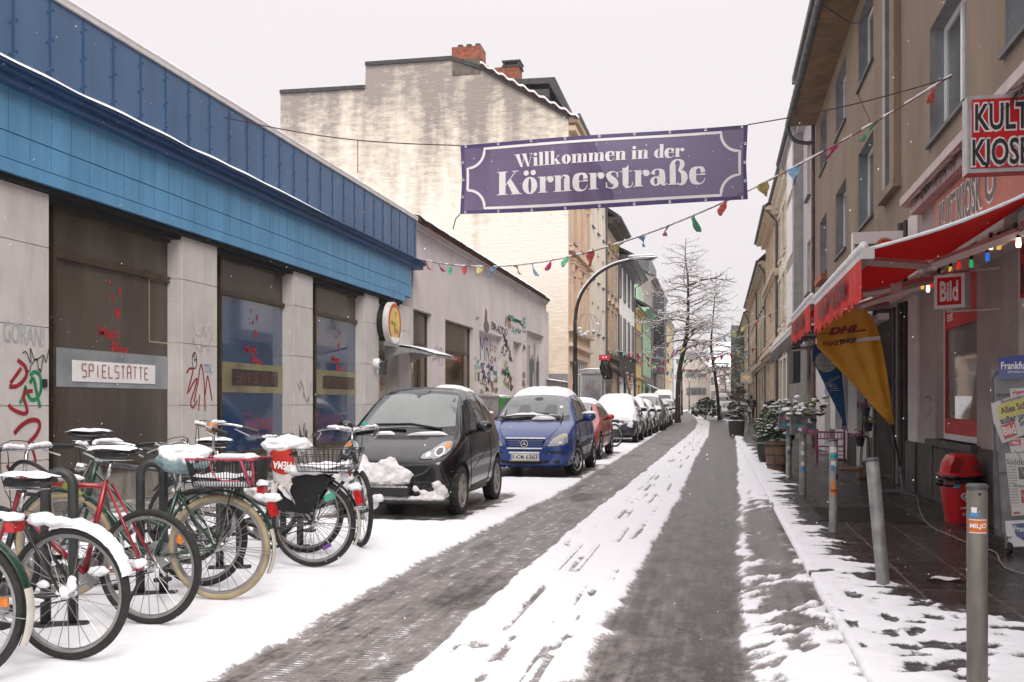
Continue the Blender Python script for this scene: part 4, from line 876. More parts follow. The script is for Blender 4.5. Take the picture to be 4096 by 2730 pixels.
    MB().poly([(x0-.5,Ye-.6,zl),(x1,Ye-.6,zl),(x1,Ye+5,zl+5),(x0-.5,Ye+5,zl+5)]).poly([(x0-.5,Ye-.6,zl),(x0-.5,Ye+5,zl+5),(x0-.5,Ye+10,zl)]).build('roof', K['snow'], e)
    for i in range(4):
        for j in range(3):
            cx = lerp(x0, x1, .1+.15*i); z = 2.2+j*2.7; MB().box(cx-.45,cx+.45,Ye-.06,Ye-.01,z,z+1.5).build('window', K['white'] if (i*j) % 2 else K['glasslt'], e)
# ================================================================== RIGHT SIDE
def build_right_row():
    X = 2.65; sx = -1
    t = thing('kiosk_building', 'brown roughcast house with grey window reveals over the corner kiosk', 'building')
    rc = M('brown_roughcast', (.285,.21,.15), .9, .10, 1.3, bump=.9, bsc=55, col2=(.205,.15,.105), stretch=(1,1,.35))
    rev = M('grey_reveal', (.21,.215,.225), .8, .12, 3, dirt=.3)
    sof = M('soffit_board', (.22,.13,.06), .7, .2, 2.5)
    Y0, Y1 = 1.0, 28.6; ze = 8.98
    up = [(a, b, z0, z1, .22) for (z0, z1) in ((4.6,6.06),(7.3,8.66)) for (a, b) in ((25.75,27.35),(21.95,23.8),(18.2,20.05),(11.6,13.5),(8.2,10.1),(4.6,6.5))]
    strip = (15.95,16.95,4.75,8.98,.2)
    m = MB(); holed_wall(m, X, Y0, Y1, 3.9, ze, up+[strip], sx, True)
    m.poly([(X,Y1,0),(X+10,Y1,0),(X+10,Y1,ze),(X,Y1,ze)]); m.poly([(X,Y0,0),(X,Y0,ze),(X+10,Y0,ze),(X+10,Y0,0)]); m.build('wall', [rc, rev], t)
    for h in up: window(t, X+.2, *h[:4], sx, K['white'], K['glasslt'], .07, 1, None, sill=(X-.05, X+.18))
    MB().box(X+.15,X+.2,*strip[:2],strip[2],ze).build('stair_glazing', M('dark_ribbed_glass', (.035,.03,.024), .3, .3, 3), t)
    MB().box(X-.10,X-.002,15.55,15.945,4.62,ze-.02).box(X-.12,X-.002,15.5,17.0,4.5,4.618).build('stair_casing', rc, t); MB().box(X-.03,X+.0,16.955,17.0,4.75,ze-.02).build('stair_trim', K['offwhite'], t)
    # soffit, roof, gutter
    MB().box(1.98,X+.2,Y0,Y1-.02,ze,ze+.06).build('soffit', sof, t)
    MB().poly([(1.93,Y0,ze+.08),(1.93,Y1,ze+.08),(7,Y1,ze+4.2),(7,Y0,ze+4.2)]).poly([(12,Y0,ze+.08),(12,Y1,ze+.08),(7,Y1,ze+4.2),(7,Y0,ze+4.2)]).poly([(1.95,Y1,ze),(7,Y1,ze+4.2),(12,Y1,ze)]).build('roof', K['slate'], t)
    MB().grid(lambda u, v: (1.95+.7*v, lerp(Y0,Y1,u), ze+.13+.58*v+.03*nz(u*40, 3)), 90, 3).build('snow', K['snow'], t, smooth=True)
    m = MB(); m.tube([(1.92,Y0,ze+.04),(1.92,Y1,ze+.04)], .085, 10)
    y = Y0+.3
    while y < Y1: m.tube([(1.92,y,ze+.04),(1.92,y+.035,ze+.04)], .092, 10); y += .55
    m.tube(cat_rom([(1.92,Y1-.08,ze+.02),(1.93,Y1-.08,ze-.18),(2.1,Y1-.08,ze-.42),(2.4,Y1-.08,ze-.5),(X-.02,Y1-.08,ze-.5)], 5), .055, 8); m.build('gutter', K['zinc'], t)
    MB().tube([(X-.07,Y1-.08,ze-.5),(X-.07,Y1-.08,.1)], .05, 8).build('drainpipe', M('rust_pipe', (.16,.085,.06), .6, .3), t)
    # ground floor
    pk = M('pink_grey_render', (.37,.32,.30), .85, .08, 2, bump=.5, bsc=45); st = M('grey_portal_stone', (.185,.17,.16), .75, .15, 2.2, bump=.3, dirt=.4)
    wt = M('white_pier', (.62,.58,.56), .8, .06, 4, bump=.4, bsc=40); pl = M('dark_plinth', (.075,.068,.062), .7, .2, 3, dirt=.3)
    gh = [(11.15,13.15,.86,3.0,.22),(8.1,10.15,.12,3.1,.25),(15.9,17.7,.1,3.05,.7,1),(18.9,20.3,.75,2.9,.25),(21.6,23.9,.7,2.9,.25),(24.9,26.2,.12,2.9,.3),(2,7.4,.8,3.0,.25)]
    def part(name, mat, a, b, hs, xx=X):
        m = MB(); holed_wall(m, xx, a, b, 0, 3.9, hs, sx); m.build(name, mat, t)
    part('kiosk_wall', pk, Y0, 14.15, [gh[1], gh[0], gh[6]]); part('white_pier', wt, 14.15, 14.82, [], X-.03); part('portal', st, 15.45, 18.1, [gh[2]], X-.03); part('side_wall', wt, 18.1, Y1, gh[3:6]); part('pipe_niche', pl, 14.82, 15.45, [], X+.1)
    MB().poly([(X-.03,14.15,0),(X+.1,14.15,0),(X+.1,14.15,3.9),(X-.03,14.15,3.9)]).poly([(X-.03,14.82,0),(X+.15,14.82,0),(X+.15,14.82,3.9),(X-.03,14.82,3.9)]).build('pier_return', wt, t)
    MB().poly([(X-.03,18.1,0),(X+.1,18.1,0),(X+.1,18.1,3.9),(X-.03,18.1,3.9)]).poly([(X-.03,15.45,0),(X+.15,15.45,0),(X+.15,15.45,3.9),(X-.03,15.45,3.9)]).build('portal_return', st, t)
    for q_ in ((X-.035,X+.0,13.2,14.2,.05,.78),(X-.065,X-.031,14.14,14.83,.05,.78),(X-.03,X+.0,10.18,11.12,.05,.84),(X-.02,X,18.15,18.88,.05,.7),(X-.02,X,20.35,21.55,.05,.7),(X-.02,X,23.95,24.85,.05,.7),(X-.02,X+.0,11.12,13.2,.05,.80)): MB().box(*q_).build('plinth', pl, t)
    m = MB(); 
    for z in (.72, 1.38, 2.05, 2.75): m.box(X-.034,X-.0305,15.46,15.89,z,z+.012).box(X-.034,X-.0305,17.71,18.09,z,z+.012)
    m.box(X-.06,X-.031,15.82,15.9,.1,3.05).box(X-.06,X-.031,17.7,17.78,.1,3.05).box(X-.06,X-.031,15.82,17.78,3.05,3.13); m.build('portal_trim', pl, t)
    MB().box(X+.55,X+.62,16.3,17.5,.1,2.6).build('door', K['wood'], t)
    # white mouldings round the kiosk window and its sill
    MB().box(X-.09,X+.1,11.0,13.35,.79,.86).build('window_ledge', pl, t)
    kg = M('kiosk_glass', (.24,.225,.20), .03, .2, 1, spec=1.0); kg.node_tree.nodes['Principled BSDF'].inputs['IOR'].default_value = 1.7; w_ = window(t, X+.12, 11.16,13.14,.865,2.99, sx, K['white'], kg, .07, 0, None, name='shop_window')  # beige base colour paints a pale street reflection into the pane
    rd = K['redp']; MB().box(X+.085,X+.1,11.24,13.06,.935,1.12).box(X+.085,X+.1,13.0,13.06,1.12,2.9).box(X+.085,X+.1,11.24,13.0,2.2,2.9).build('red_foil', rd, w_)
    g = MB(); f = RW(X+.084, 0, 0)
    for i, s in enumerate(('TABAK','GETRÄNKE','SÜSSES','EIS')): text(g, s, RW(X+.084, 12.75, 2.75-.14*i), h=.085, w=.10+.055*len(s), bold=.02)
    g.build('lettering', K['white'], w_)
    MB().box(X+.02,X+.08,11.0,11.22,.87,3.0).build('scribbled_blind', M('scratched_black', (.035,.033,.032), .4, .6, 8, col2=(.10,.095,.09)), w_)
    d = window(t, X+.15, 8.12,10.13,.13,3.09, sx, K['offwhite'], K['glass'], .11, 0, .70, name='door')
    MB().box(X+.1,X+.118,8.25,10.0,2.28,2.98).build('red_foil', rd, d); g = MB(); text(g, 'KULT', RW(X+.099,9.4,2.8), w=1.0, h=.26, bold=.03); text(g, 'KIOSK', RW(X+.099,9.4,2.45), w=1.1, h=.28, bold=.03); g.build('lettering', K['ink'], d)
    bt = MB().lathe([(0,0),(.04,0),(.04,.2),(.015,.28),(.015,.36),(0,.36)], 10, c=(X+.1,9.62,1.35)); bt.build('bottle_picture', M('green_bottle', (.03,.12,.05), .3), d)
    bl = M('blue_frame', (.03,.10,.22), .5)
    for h in (gh[3], gh[4], gh[5]): window(t, X+.18, *h[:4], sx, bl if h is not gh[4] else K['ink'], K['glass'], .09, 1, .78, name='shop_window' if h[2] > .3 else 'door')
    window(t, X+.18, *gh[6][:4], sx, K['white'], K['glass'], .09, 3, None, name='shop_window')
    # moulded canopy over the kiosk
    cm = M('canopy_plaster', (.56,.47,.45), .8, .06, 3, dirt=.3, dcol=(.2,.18,.17)); m = MB(); m.box(2.42,X+.02,Y0,14.0,3.90,3.98).box(2.38,2.42,Y0,14.04,3.92,4.02).box(2.5,X+.02,Y0,14.03,3.80,3.898); c = m.build('canopy', cm, t)
    MB().grid(lambda u, v: (2.385+.24*v, lerp(Y0, 14.0, u), 4.022+.03*math.sin(PI*(.1+.8*v))*(.7+nz(u*30, 2))), 100, 4).build('snow', K['snow'], c, smooth=True)
    m = MB(); 
    for i in range(220):
        y = 8.2+5.0*i/220; p = Vector((2.44, y, 3.88)); m.tube([p, p+Vector((rnd.uniform(-.13,.02), rnd.uniform(-.03,.03), -rnd.uniform(.04,.15)))], .0025, 3, cap=False)
    m.build('bird_spikes', K['ink'], c)
    MB().tube([(X-.05,15.2,3.9),(X-.05,15.2,.1)], .055, 10).tube([(X-.03,14.98,3.9),(X-.03,14.98,.1)], .035, 8).build('drainpipe', M('brown_pipe', (.055,.045,.036), .6, .3), t)
    g = MB(); scribble(g, RW(X-.034,15.7,1.55),0,0,.3,.25,9,.02,5); g.build('graffiti', M('violet_tag', (.12,.11,.30), .6), t); g = MB(); scribble(g, RW(X-.004,13.55,1.35),0,0,.42,.13,9,.018,6); scribble(g, RW(X-.004,13.55,1.2),0,0,.36,.16,8,.012,7); g.build('graffiti', K['ink'], t)
    g = MB()
    for z, s, h_ in ((1.36,'ATEM',.12),): pass
    # cables hanging on the wall
    m = MB(); m.tube(cat_rom([(2.0,19.9,ze-.05),(2.5,19.5,8.4),(2.63,18.3,8.2)],6), .012, 5); m.tube([(2.64,20.1,7.25),(2.64,18.2,6.1)], .006, 4); m.build('cable', K['ink'], t)
    MB().box(X-.14,X-.002,25.7,27.4,4.38,4.54).build('flower_box', M('terracotta', (.33,.11,.05), .8), t)
    # ---- further houses
    wh = M('pale_grey_render', (.47,.44,.45), .85, .05, 1)
    h2 = house('terraced_house', 'pale grey house with a tall white glazed bay beyond the brown kiosk building', 1, 28.62, 39, 10.4, wh, [(4.6,6.2),(7.5,9.2)], 2, 1.1, ridge=4, over=.4, ground=[(.05,.3,.2,3.1),(.36,.66,.3,3.1),(.72,.96,.3,3.1)], X=2.7)
    m = MB().box(2.40,2.7,33.2,36.2,3.6,10.2).build('bay', M('bay_grey', (.33,.31,.30), .8), h2)
    for z0, z1 in ((4.0,5.8),(6.2,8.0),(8.3,9.8)): MB().box(2.37,2.40,33.4,36,z0,z1).build('bay_glazing', K['white'], h2)
    MB().box(2.9,5,30,38,10.5,13.1).box(2.7,5.2,29.8,38.2,13.1,13.35).build('dormer', K['slate'], h2)
    gs = MB().box(2.62,2.698,28.64,38.9,.1,3.45).build('stone_ground_floor', M('grey_ashlar', (.22,.205,.195), .8, .12, 1.5, dirt=.3), h2)
    MB().box(2.1,2.3,29.2,31.0,1.9,3.4).build('dark_panel', K['ink'], h2)
    cr = M('cream_brick', (.76,.69,.58), .85, .06, 5, bump=.5, bsc=9); orn = M('ornate_sandstone', (.68,.57,.44), .85, .10, 2, bump=.4)
    house('terraced_house', 'cream brick house with moulded window surrounds on the right of the street', 1, 39.02, 47, 10.6, cr, [(4.7,6.7),(7.7,9.5)], 3, 1.1, surround=M('cream_trim', (.70,.62,.50), .8), over=.35, ground=[(.05,.32,.2,3.2),(.4,.65,.3,3.2),(.72,.96,.3,3.2)], X=2.75, strings=((3.8,.3,.3),))
    house('terraced_house', 'sandy ornate house with pilasters and stone brackets on the right of the street', 1, 47.02, 58, 10.4, orn, [(4.7,6.9),(7.9,9.5)], 4, 1.1, surround=orn, pil=(.03,.3,.55,.8,.97), over=.6, ground=[(.05,.2,.2,3.2),(.28,.45,.3,3.2),(.55,.72,.3,3.2),(.8,.95,.3,3.2)], X=2.75, strings=((3.7,.25,.4),(4.2,.12,.25),(7.3,.2,.3)))
    house('terraced_house', 'yellowish house with tall white windows and a slate roof on the right of the street', 1, 58.02, 71, 9.4, M('dull_yellow', (.58,.52,.40), .85, .06), [(4.4,6.4),(7.1,8.7)], 5, 1.2, ground=[(.05,.25,.2,3),(.4,.55,.2,3),(.7,.95,.3,3)], X=2.75, over=.5, strings=((3.6,.25,.3),), ridge=5)
    house('terraced_house', 'orange beige house above the walking person on the right of the street', 1, 71.02, 88, 9.6, M('orange_beige', (.60,.46,.32), .85, .06), [(4.4,6.2),(7.1,8.7)], 6, 1.2, ground=[(.05,.25,.2,3),(.4,.55,.2,3),(.7,.95,.3,3)], X=2.75, strings=((3.6,.25,.3),), ridge=5)
    house('terraced_house', 'creamy house far down the right side of the street before the green netting', 1, 88.02, 112, 9.2, M('far_cream', (.60,.50,.36), .85, .06), [(4.4,6.2),(7.1,8.5)], 7, 1.3, X=2.75, strings=((3.6,.25,.3),), ridge=4)
    house('terraced_house', 'brownish house last in the right hand row past the green netting', 1, 112.02, 150, 9.0, M('far_brown', (.38,.29,.22), .85, .06), [(4.4,6.2),(7.1,8.5)], 9, 1.4, X=2.6, ridge=4)
    s = thing('scaffold', 'narrow scaffold wrapped in green netting far down the right row', 'scaffold', (2.3, 107, 0))
    x0 = yp(107, 2926, 1500)[0]-2.3
    MB().grid(lambda u, v: (x0+.04*math.sin(v*30+u*9), 4*u, .3+9.2*v), 6, 40).grid(lambda u, v: (lerp(x0, .8, u), .05*math.sin(v*22), .3+9.2*v), 3, 40).build('netting', M('green_net', (.13,.165,.135), .9, .2, 3), s)
    m = MB()
    for x in (x0+.1, .5):
        for y in (.1, 2, 3.9): m.tube([(x,y,0),(x,y,9.8)], .03, 6)
    for z in (2, 4, 6, 8): m.tube([(x0+.1,.1,z),(x0+.1,3.9,z)], .03, 6)
    m.build('poles', K['steel'], s)
# ================================================================== CARS
def section(st):
    y, zb, zs, zt, hw, hs, hr = st
    return [(0,zb),(hw*.75,zb),(hw*.96,zb+.05*(zs-zb)),(hw,zb+.38*(zs-zb)),(hw*.995,zb+.78*(zs-zb)),(hs,zs),(lerp(hs,hr,.52)+.012,lerp(zs,zt,.5)),(hr,zt-.12*(zt-zs)-.015),(hr*.76,zt-.012),(0,zt+.012)]
def car_body(parent, stations, wheels, paint, under):
    m = MB(); n = 10; rings = []
    sts = list(stations); f, l = sts[0], sts[-1]
    def shrink(s, dy, k): zc = (s[1]+s[3])/2; return (s[0]+dy, lerp(zc,s[1],k), lerp(zc,s[2],k), lerp(zc,s[3],k), s[4]*k, s[5]*k, s[6]*k)
    sts = [shrink(f, -.004, .55)]+sts+[shrink(l, .004, .55)]
    for st in sts:
        h = section(st); loop = [(x, z) for x, z in h]+[(-x, z) for x, z in h[-2:0:-1]]
        rings.append([len(m.v)+i for i in range(len(loop))]); m.v += [(x, st[0], z) for x, z in loop]
    k = len(rings[0])
    for a, b in zip(rings, rings[1:]):
        for i in range(k): m.f.append((a[i], a[(i+1) % k], b[(i+1) % k], b[i])); m.m.append(0)
    m.f.append(tuple(rings[0][::-1])); m.f.append(tuple(rings[-1])); m.m += [0, 0]
    o = m.build('body', [paint, under], None, smooth=True, weld=True)
    sm = o.modifiers.new('s', 'SUBSURF'); sm.levels = sm.render_levels = 2
    cut = []
    for (wy_, wr) in wheels:
        for s in (-1, 1):
            c = MB().lathe([(0,s*.42),(wr,s*.42),(wr,s*1.3),(0,s*1.3)], 28, c=(0,wy_,wr-.035), axis='x').build('cut', under, None, weld=True); cut.append(c)
            bm_ = o.modifiers.new('b', 'BOOLEAN'); bm_.operation = 'DIFFERENCE'; bm_.object = c; bm_.solver = 'EXACT'
    dg = bpy.context.evaluated_depsgraph_get(); me = bpy.data.meshes.new_from_object(o.evaluated_get(dg))
    bpy.data.objects.remove(o)
    for c in cut: bpy.data.objects.remove(c)
    for p in me.polygons:
        for (wy_, wr) in wheels:
            d = math.hypot(p.center.y-wy_, p.center.z-(wr-.035))
            if d < wr+.004 and abs(p.center.x) < 1.2: p.material_index = 1
    if len(me.materials) < 2: me.materials.append(under)
    me.polygons.foreach_set('use_smooth', [True]*len(me.polygons)); me.set_sharp_from_angle(angle=R(38))
    ob = link('body', me, parent); bv = BVHTree.FromPolygons([v.co for v in me.vertices], [tuple(p.vertices) for p in me.polygons])
    return ob, bv
AX = {'f':(Vector((0,-6,0)),Vector((0,1,0))),'r':(Vector((6,0,0)),Vector((-1,0,0))),'l':(Vector((-6,0,0)),Vector((1,0,0))),'t':(Vector((0,0,6)),Vector((0,0,-1)))}
def cast(bv, ax, a, b):
    o, d = AX[ax]
    p = {'f':Vector((a,0,b)),'r':Vector((0,a,b)),'l':Vector((0,a,b)),'t':Vector((a,b,0))}[ax]+o
    h, n, i, dist = bv.ray_cast(p, d)
    if h is None:
        h, n, i, dist = bv.find_nearest({'f':Vector((a,-1.5,b)),'r':Vector((.8,a,b)),'l':Vector((-.8,a,b)),'t':Vector((a,b,1))}[ax])
    if n.dot(d) > 0: n = -n
    return h, n
def decal(mb, bv, ax, pts, off=.004, rings=5, thick=0.0, amp=0.0, seed=0, res=.07, up=False):
    out = []
    for i in range(len(pts)):
        a, b = Vector(pts[i][:2]), Vector(pts[(i+1) % len(pts)][:2]); k = max(1, int((b-a).length/res))
        out += [a.lerp(b, j/k) for j in range(k)]
    c = sum(out, Vector((0,0)))/len(out); n = len(out); base = len(mb.v)
    for r_ in range(rings):
        s = 1-r_/rings
        for p in out:
            q = c+(p-c)*s; h, nn = cast(bv, ax, q.x, q.y)
            t = off+thick*(1-s**5)*(1+amp*noise.noise(Vector((q.x*5, q.y*5, seed)))) if thick else off
            if thick and r_ == 0: t = off
            mb.v.append(tuple(h+(Vector((0,0,1)) if up else nn)*t))
    h, nn = cast(bv, ax, c.x, c.y); mb.v.append(tuple(h+(Vector((0,0,1)) if up else nn)*(off+thick)))
    for r_ in range(rings-1):
        for i in range(n):
            j = (i+1) % n; mb.f.append((base+r_*n+i, base+r_*n+j, base+(r_+1)*n+j, base+(r_+1)*n+i)); mb.m.append(mb.cur)
    for i in range(n): mb.f.append((base+(rings-1)*n+i, base+(rings-1)*n+(i+1) % n, len(mb.v)-1)); mb.m.append(mb.cur)
    return mb
def dline(mb, bv, ax, pts, r=.006, step=.05):
    P = []
    for a, b in zip(pts, pts[1:]):
        a, b = Vector(a), Vector(b); k = max(1, int((b-a).length/step)); P += [a.lerp(b, j/k) for j in range(k)]
    P.append(Vector(pts[-1])); mb.tube([cast(bv, ax, p.x, p.y)[0] for p in P], r, 4); return mb
def mir(p): return [(-x, y) for x, y in p][::-1]
def wheel(parent, x, y, r, wd, rimmat, spokes=5, side=1, steer=0.0, kind='alloy', snow=False):
    o = bpy.data.objects.new('wheel', None); COL.objects.link(o); o.parent = parent; o.location = (x, y, r-.015); o.rotation_euler = (0,0,steer); o.empty_display_size = .1
    h = wd/2; ri = r*.68
    ty = MB().lathe([(ri,-h*.8),(r*.86,-h),(r*.97,-h*.85),(r,-h*.55),(r,h*.55),(r*.97,h*.85),(r*.86,h),(ri,h*.8)], 36, axis='x')
    for i in range(36):
        a = 2*PI*i/36; ty.obox((h*(.35 if i % 2 else -.35), math.cos(a)*r, math.sin(a)*r), (h*.9,.018,.012), Matrix.Rotation(a, 3, 'X') @ rotm(0,0,.4))
    ty.build('tyre', K['rubber'], o, ang=50)
    rm = MB(); s = side; f = h*.62*s
    rm.lathe([(ri*1.03,h*.84*s),(ri*.97,h*.86*s),(ri*.90,h*.5*s),(ri*.86,-h*.3*s)], 30, axis='x').lathe([(ri*.88,-h*.28*s),(ri*.86,-h*.3*s)], 24, axis='x'); rm.cur = 1; rm.lathe([(ri*.9,-h*.1*s),(0,-h*.1*s)], 24, axis='x'); rm.cur = 0
    if kind == 'alloy':
        for i in range(spokes):
            a = 2*PI*i/spokes+.3; ca, sa = math.cos(a), math.sin(a)
            def P(rr, w_, dx): return (f+dx*s, ca*rr-sa*w_, sa*rr+ca*w_)
            q = [P(.03,-.03,0), P(.03,.03,0), P(ri*.94,.028,.01), P(ri*.94,-.028,.01)]; b = [(f-.03*s, y_, z_) for _, y_, z_ in q]
            rm.poly(q).poly([q[0],q[3],b[3],b[0]]).poly([q[1],b[1],b[2],q[2]]).poly(b)
        rm.lathe([(.07,f-.02*s),(.06,f+.012*s),(0,f+.014*s)], 14, axis='x')
    else:
        rm.lathe([(ri*.93,f-.012*s),(ri*.6,f+.005*s),(.05,f+.02*s),(0,f+.02*s)], 24, axis='x')
        rm.cur = 1
        for i in range(8):
            a = 2*PI*i/8; rm.obox((f+.012*s, math.cos(a)*ri*.72, math.sin(a)*ri*.72), (.02,.035,.07), Matrix.Rotation(a, 3, 'X'))
    rm.build('rim', [rimmat, K['dark']], o, ang=40)
    return o
def mirror(parent, x, y, z, mat, s, snow=None, size=(.10,.085,.07)):
    m = MB().blob((x, y, z), size, .05, 14, 10, 3); o = m.build('mirror', mat, parent, smooth=True)
    MB().tube([(x-s*.06,y+.02,z-.04),(x-s*.17,y+.07,z-.07)], [.025,.03], 8).build('mirror_arm', K['black'], o)
    if snow: MB().blob((x, y, z+size[2]*.75), (size[0]*1.05,size[1]*1.05,.05), .3, 12, 8, 4, .3).build('snow', K['snow'], o, smooth=True)
    return o
def paint(name, col, rough=.28, dirt=.35, dcol=(.12,.11,.105)): return M(name, col, rough, .05, 1.5, coat=.6, dirt=dirt, dcol=dcol, spec=.5)
UNDER = K['dark']
def onpx(bv, loc, x, y):
    t = (x-CX)/FOC; d = Vector((t*CT-ST, t*ST+CT, (HY-y)/FOC)).normalized()
    h = bv.ray_cast(Vector((0,0,CAMH))-Vector(loc), d)[0]
    return h
def build_smart():
    loc = (-3.70, 12.30, 0)
    t = thing('parked_car', 'black tiny two seat car with snow heaped on its front bumper behind the bicycles', 'car', loc)
    P = M('black_paint', (.007,.007,.008), .24, .05, 2.5, coat=.55, dirt=.45, dcol=(.065,.06,.056), spec=.45)
    S = [(-1.35,.24,.58,.64,.58,.55,.44),(-1.29,.19,.63,.69,.68,.65,.53),(-1.12,.17,.73,.80,.755,.71,.60),(-.84,.17,.85,.915,.775,.735,.665),(-.58,.17,.90,1.13,.78,.745,.625),(-.22,.17,.92,1.40,.78,.75,.575),(.05,.17,.93,1.495,.78,.75,.565),(.45,.17,.95,1.53,.78,.75,.56),(.85,.17,.97,1.49,.78,.745,.555),(1.1,.2,.97,1.38,.77,.735,.55),(1.27,.25,.9,1.1,.735,.70,.56),(1.345,.3,.75,.86,.66,.62,.5)]
    ob, bv = car_body(t, S, [(-.93,.325),(.935,.335)], P, UNDER)
    q = lambda px, py: onpx(bv, loc, 1350+px/2.529, 1500+py/2.529)
    def F(pts): return [(h.x, h.z) for h in (q(*p) for p in pts) if h]
    # windscreen
    blk = M('gloss_black_trim', (.010,.010,.011), .15, .1, 3)
    ws = [(-.69,.93),(-.60,1.2),(-.525,1.42),(-.3,1.455),(0,1.465),(.3,1.455),(.525,1.42),(.60,1.2),(.69,.93),(.35,.915),(0,.91),(-.35,.915)]
    g = M('wet_windscreen', (.19,.205,.195), .10, .25, 1.3, spec=.9, col2=(.11,.125,.118))
    w_ = decal(MB(), bv, 'f', ws, .004, 8).build('windscreen_surround', blk, t, smooth=True)
    gs = [(-.615,1.0),(-.55,1.2),(-.49,1.395),(-.2,1.42),(0,1.405),(.2,1.42),(.49,1.395),(.55,1.2),(.60,1.02),(.3,1.0),(0,1.01),(-.3,.995)]
    wi = decal(MB(), bv, 'f', gs, .008, 8).build('windscreen', g, t, smooth=True)
    m = MB(); ringshape(m, frame((.27,-.44,1.06),(1,0,0),(0,.3,1)), arc(0,0,.17,0,180,12), arc(0,0,.15,0,180,12), 0); 
    decal(m, bv, 'f', [(.12,1.05)]+[(.28+.16*math.cos(R(a)), 1.05+.11*math.sin(R(a))) for a in range(180,-1,-20)]+[(.44,1.05),(.40,1.05)]+[(.28+.12*math.cos(R(a)), 1.05+.08*math.sin(R(a))) for a in range(0,181,20)], .011, 1) if False else None
    decal(MB(), bv, 'f', [(-.60,1.03),(-.535,1.03),(-.52,1.07),(-.585,1.07)], .012, 2).build('green_sticker', M('green_sticker', (.02,.30,.22), .5), wi)
    decal(MB(), bv, 'f', [(-.08,1.465),(.12,1.465),(.10,1.41),(.04,1.40),(.03,1.37),(-.01,1.37),(-.02,1.40),(-.07,1.41)], .012, 3).build('mirror_mount', blk, wi)
    for (a, b, c) in (((-.62,.94),(-.18,.985),(.02,.975)), ((-.40,1.035),(.05,1.045),(.46,.985))):
        m = MB(); m.tube([cast(bv,'f',*p)[0]+Vector((0,-.02,.01)) for p in (a, ((a[0]+b[0])/2,(a[1]+b[1])/2), b, c)], .014, 6); m.build('wiper', K['black'], t)
    m = MB()
    for i in range(46): x = -.33+.66*i/45; m.tube([cast(bv,'f',x,.872)[0], cast(bv,'f',x,.90)[0]], .005, 4)
    m.build('cowl_grille', K['black'], t)
    for sx_, wv in ((-.25,.16),(.30,.26)): decal(MB(), bv, 'f', [(sx_-wv,.915),(sx_+wv,.92),(sx_+wv*.7,.955),(sx_-wv*.3,.945)], .004, 4, .03, .3).build('snow', K['snow'], t, smooth=True)
    m = MB(); sg = M('seam_grey', (.06,.06,.062), .4)
    for k in (1, -1):
        dline(m, bv, 'f', [(k*.70,.885),(k*.735,.80),(k*.70,.70),(k*.62,.645),(k*.33,.60),(0,.585)], .005); dline(m, bv, 'f', [(k*.60,.60),(k*.66,.45),(k*.70,.30)], .004)
    dline(m, bv, 'f', [(-.55,.40),(.55,.40)], .004); m.build('panel_seam', sg, t)
    # headlights
    hl = F([(832,850),(850,810),(900,782),(950,760),(1000,720),(1060,685),(1120,668),(1160,668),(1172,690),(1165,730),(1140,770),(1100,805),(1040,835),(960,850),(880,857)])
    pr = q(1035,780); am = q(1117,718); lo_ = q(920,812)
    for s in (1, -1):
        o = decal(MB(), bv, 'f', hl if s > 0 else mir(hl), .005, 5).build('headlight', K['lampglass'], t, smooth=True)
        rim = MB(); ps = hl if s > 0 else mir(hl); rim.tube([cast(bv,'f',*p)[0] for p in ps+[ps[0]]], .008, 5); rim.build('headlight_rim', blk, o)
        cp = lambda h, r_, dz=0: [(s*h.x+r_*math.cos(2*PI*i/16), h.z+r_*math.sin(2*PI*i/16)) for i in range(16)]
        decal(MB(), bv, 'f', cp(pr,.058), .009, 3).build('projector_ring', K['chrome'], o, smooth=True); decal(MB(), bv, 'f', cp(pr,.038), .012, 3).build('projector_lens', K['glass'], o, smooth=True)
        decal(MB(), bv, 'f', cp(am,.034), .010, 3).build('indicator', K['orange'], o, smooth=True); decal(MB(), bv, 'f', cp(lo_,.03), .010, 3).build('reflector', K['chrome'], o, smooth=True)
    # grille, bumper, plate
    gr = F([(540,925),(700,920),(945,912),(930,960),(880,1000),(800,1025),(700,1030),(540,1032)]); gx = gr[0][0]
    gr = [(x-gx, z) for x, z in gr]; gr = gr+[(-x, z) for x, z in gr[-2:0:-1]]
    o = decal(MB(), bv, 'f', gr, .006, 4).build('grille', K['dark'], t, smooth=True)
    MB().tube([cast(bv,'f',*p)[0] for p in gr+[gr[0]]], .012, 6).build('grille_rim', sg, o)
    b = cast(bv,'f',0,.40)[0].y
    b -= .075; pl = MB().box(-.265,.265,b-.05,b+.06,.245,.365).build('number_plate', K['black'], t)
    g = MB(); rect(g, FW(0,b-.052,0), -.255, .255, .342, .362, .001); g.build('plate_strip', M('pale_strip', (.55,.55,.56), .5), pl); g = MB(); text(g, 'GNS Motors GmbH   0221 - 880 87 87', FW(0,b-.054,.352), w=.47, h=.012, bold=.01); g.build('lettering', K['ink'], pl)
    g = MB()
    for i in range(-7, 8):
        for s in (-1, 1): g.ribbon([(i*.035-.045*s,.25),(i*.035+.045*s,.338)], .004, FW(0,b-.052,0), .0005+.0004*s)
    g.build('mesh_pattern', M('dull_mesh', (.05,.05,.05), .4), pl)
    g = MB(); lz = q(540,855); lf = frame((0, lz.y-.012, lz.z), (1,0,0), (0,.5,.86)); ringshape(g, lf, arc(0,0,.036,20,340,16), arc(0,0,.022,20,340,16), 0); shape(g, lf, [(.012,-.012),(.036,0),(.012,.014)], .001); g.build('badge', K['white'], t)
    b += .075; lipm = MB(); lipm.tube([(x, b-.03+.5*abs(x)**2.6*.28, .185) for x in [i*.07 for i in range(-10, 11)]], .045, 8); lipm.build('bumper_lip', M('grey_plastic', (.045,.045,.047), .6), t, smooth=True)
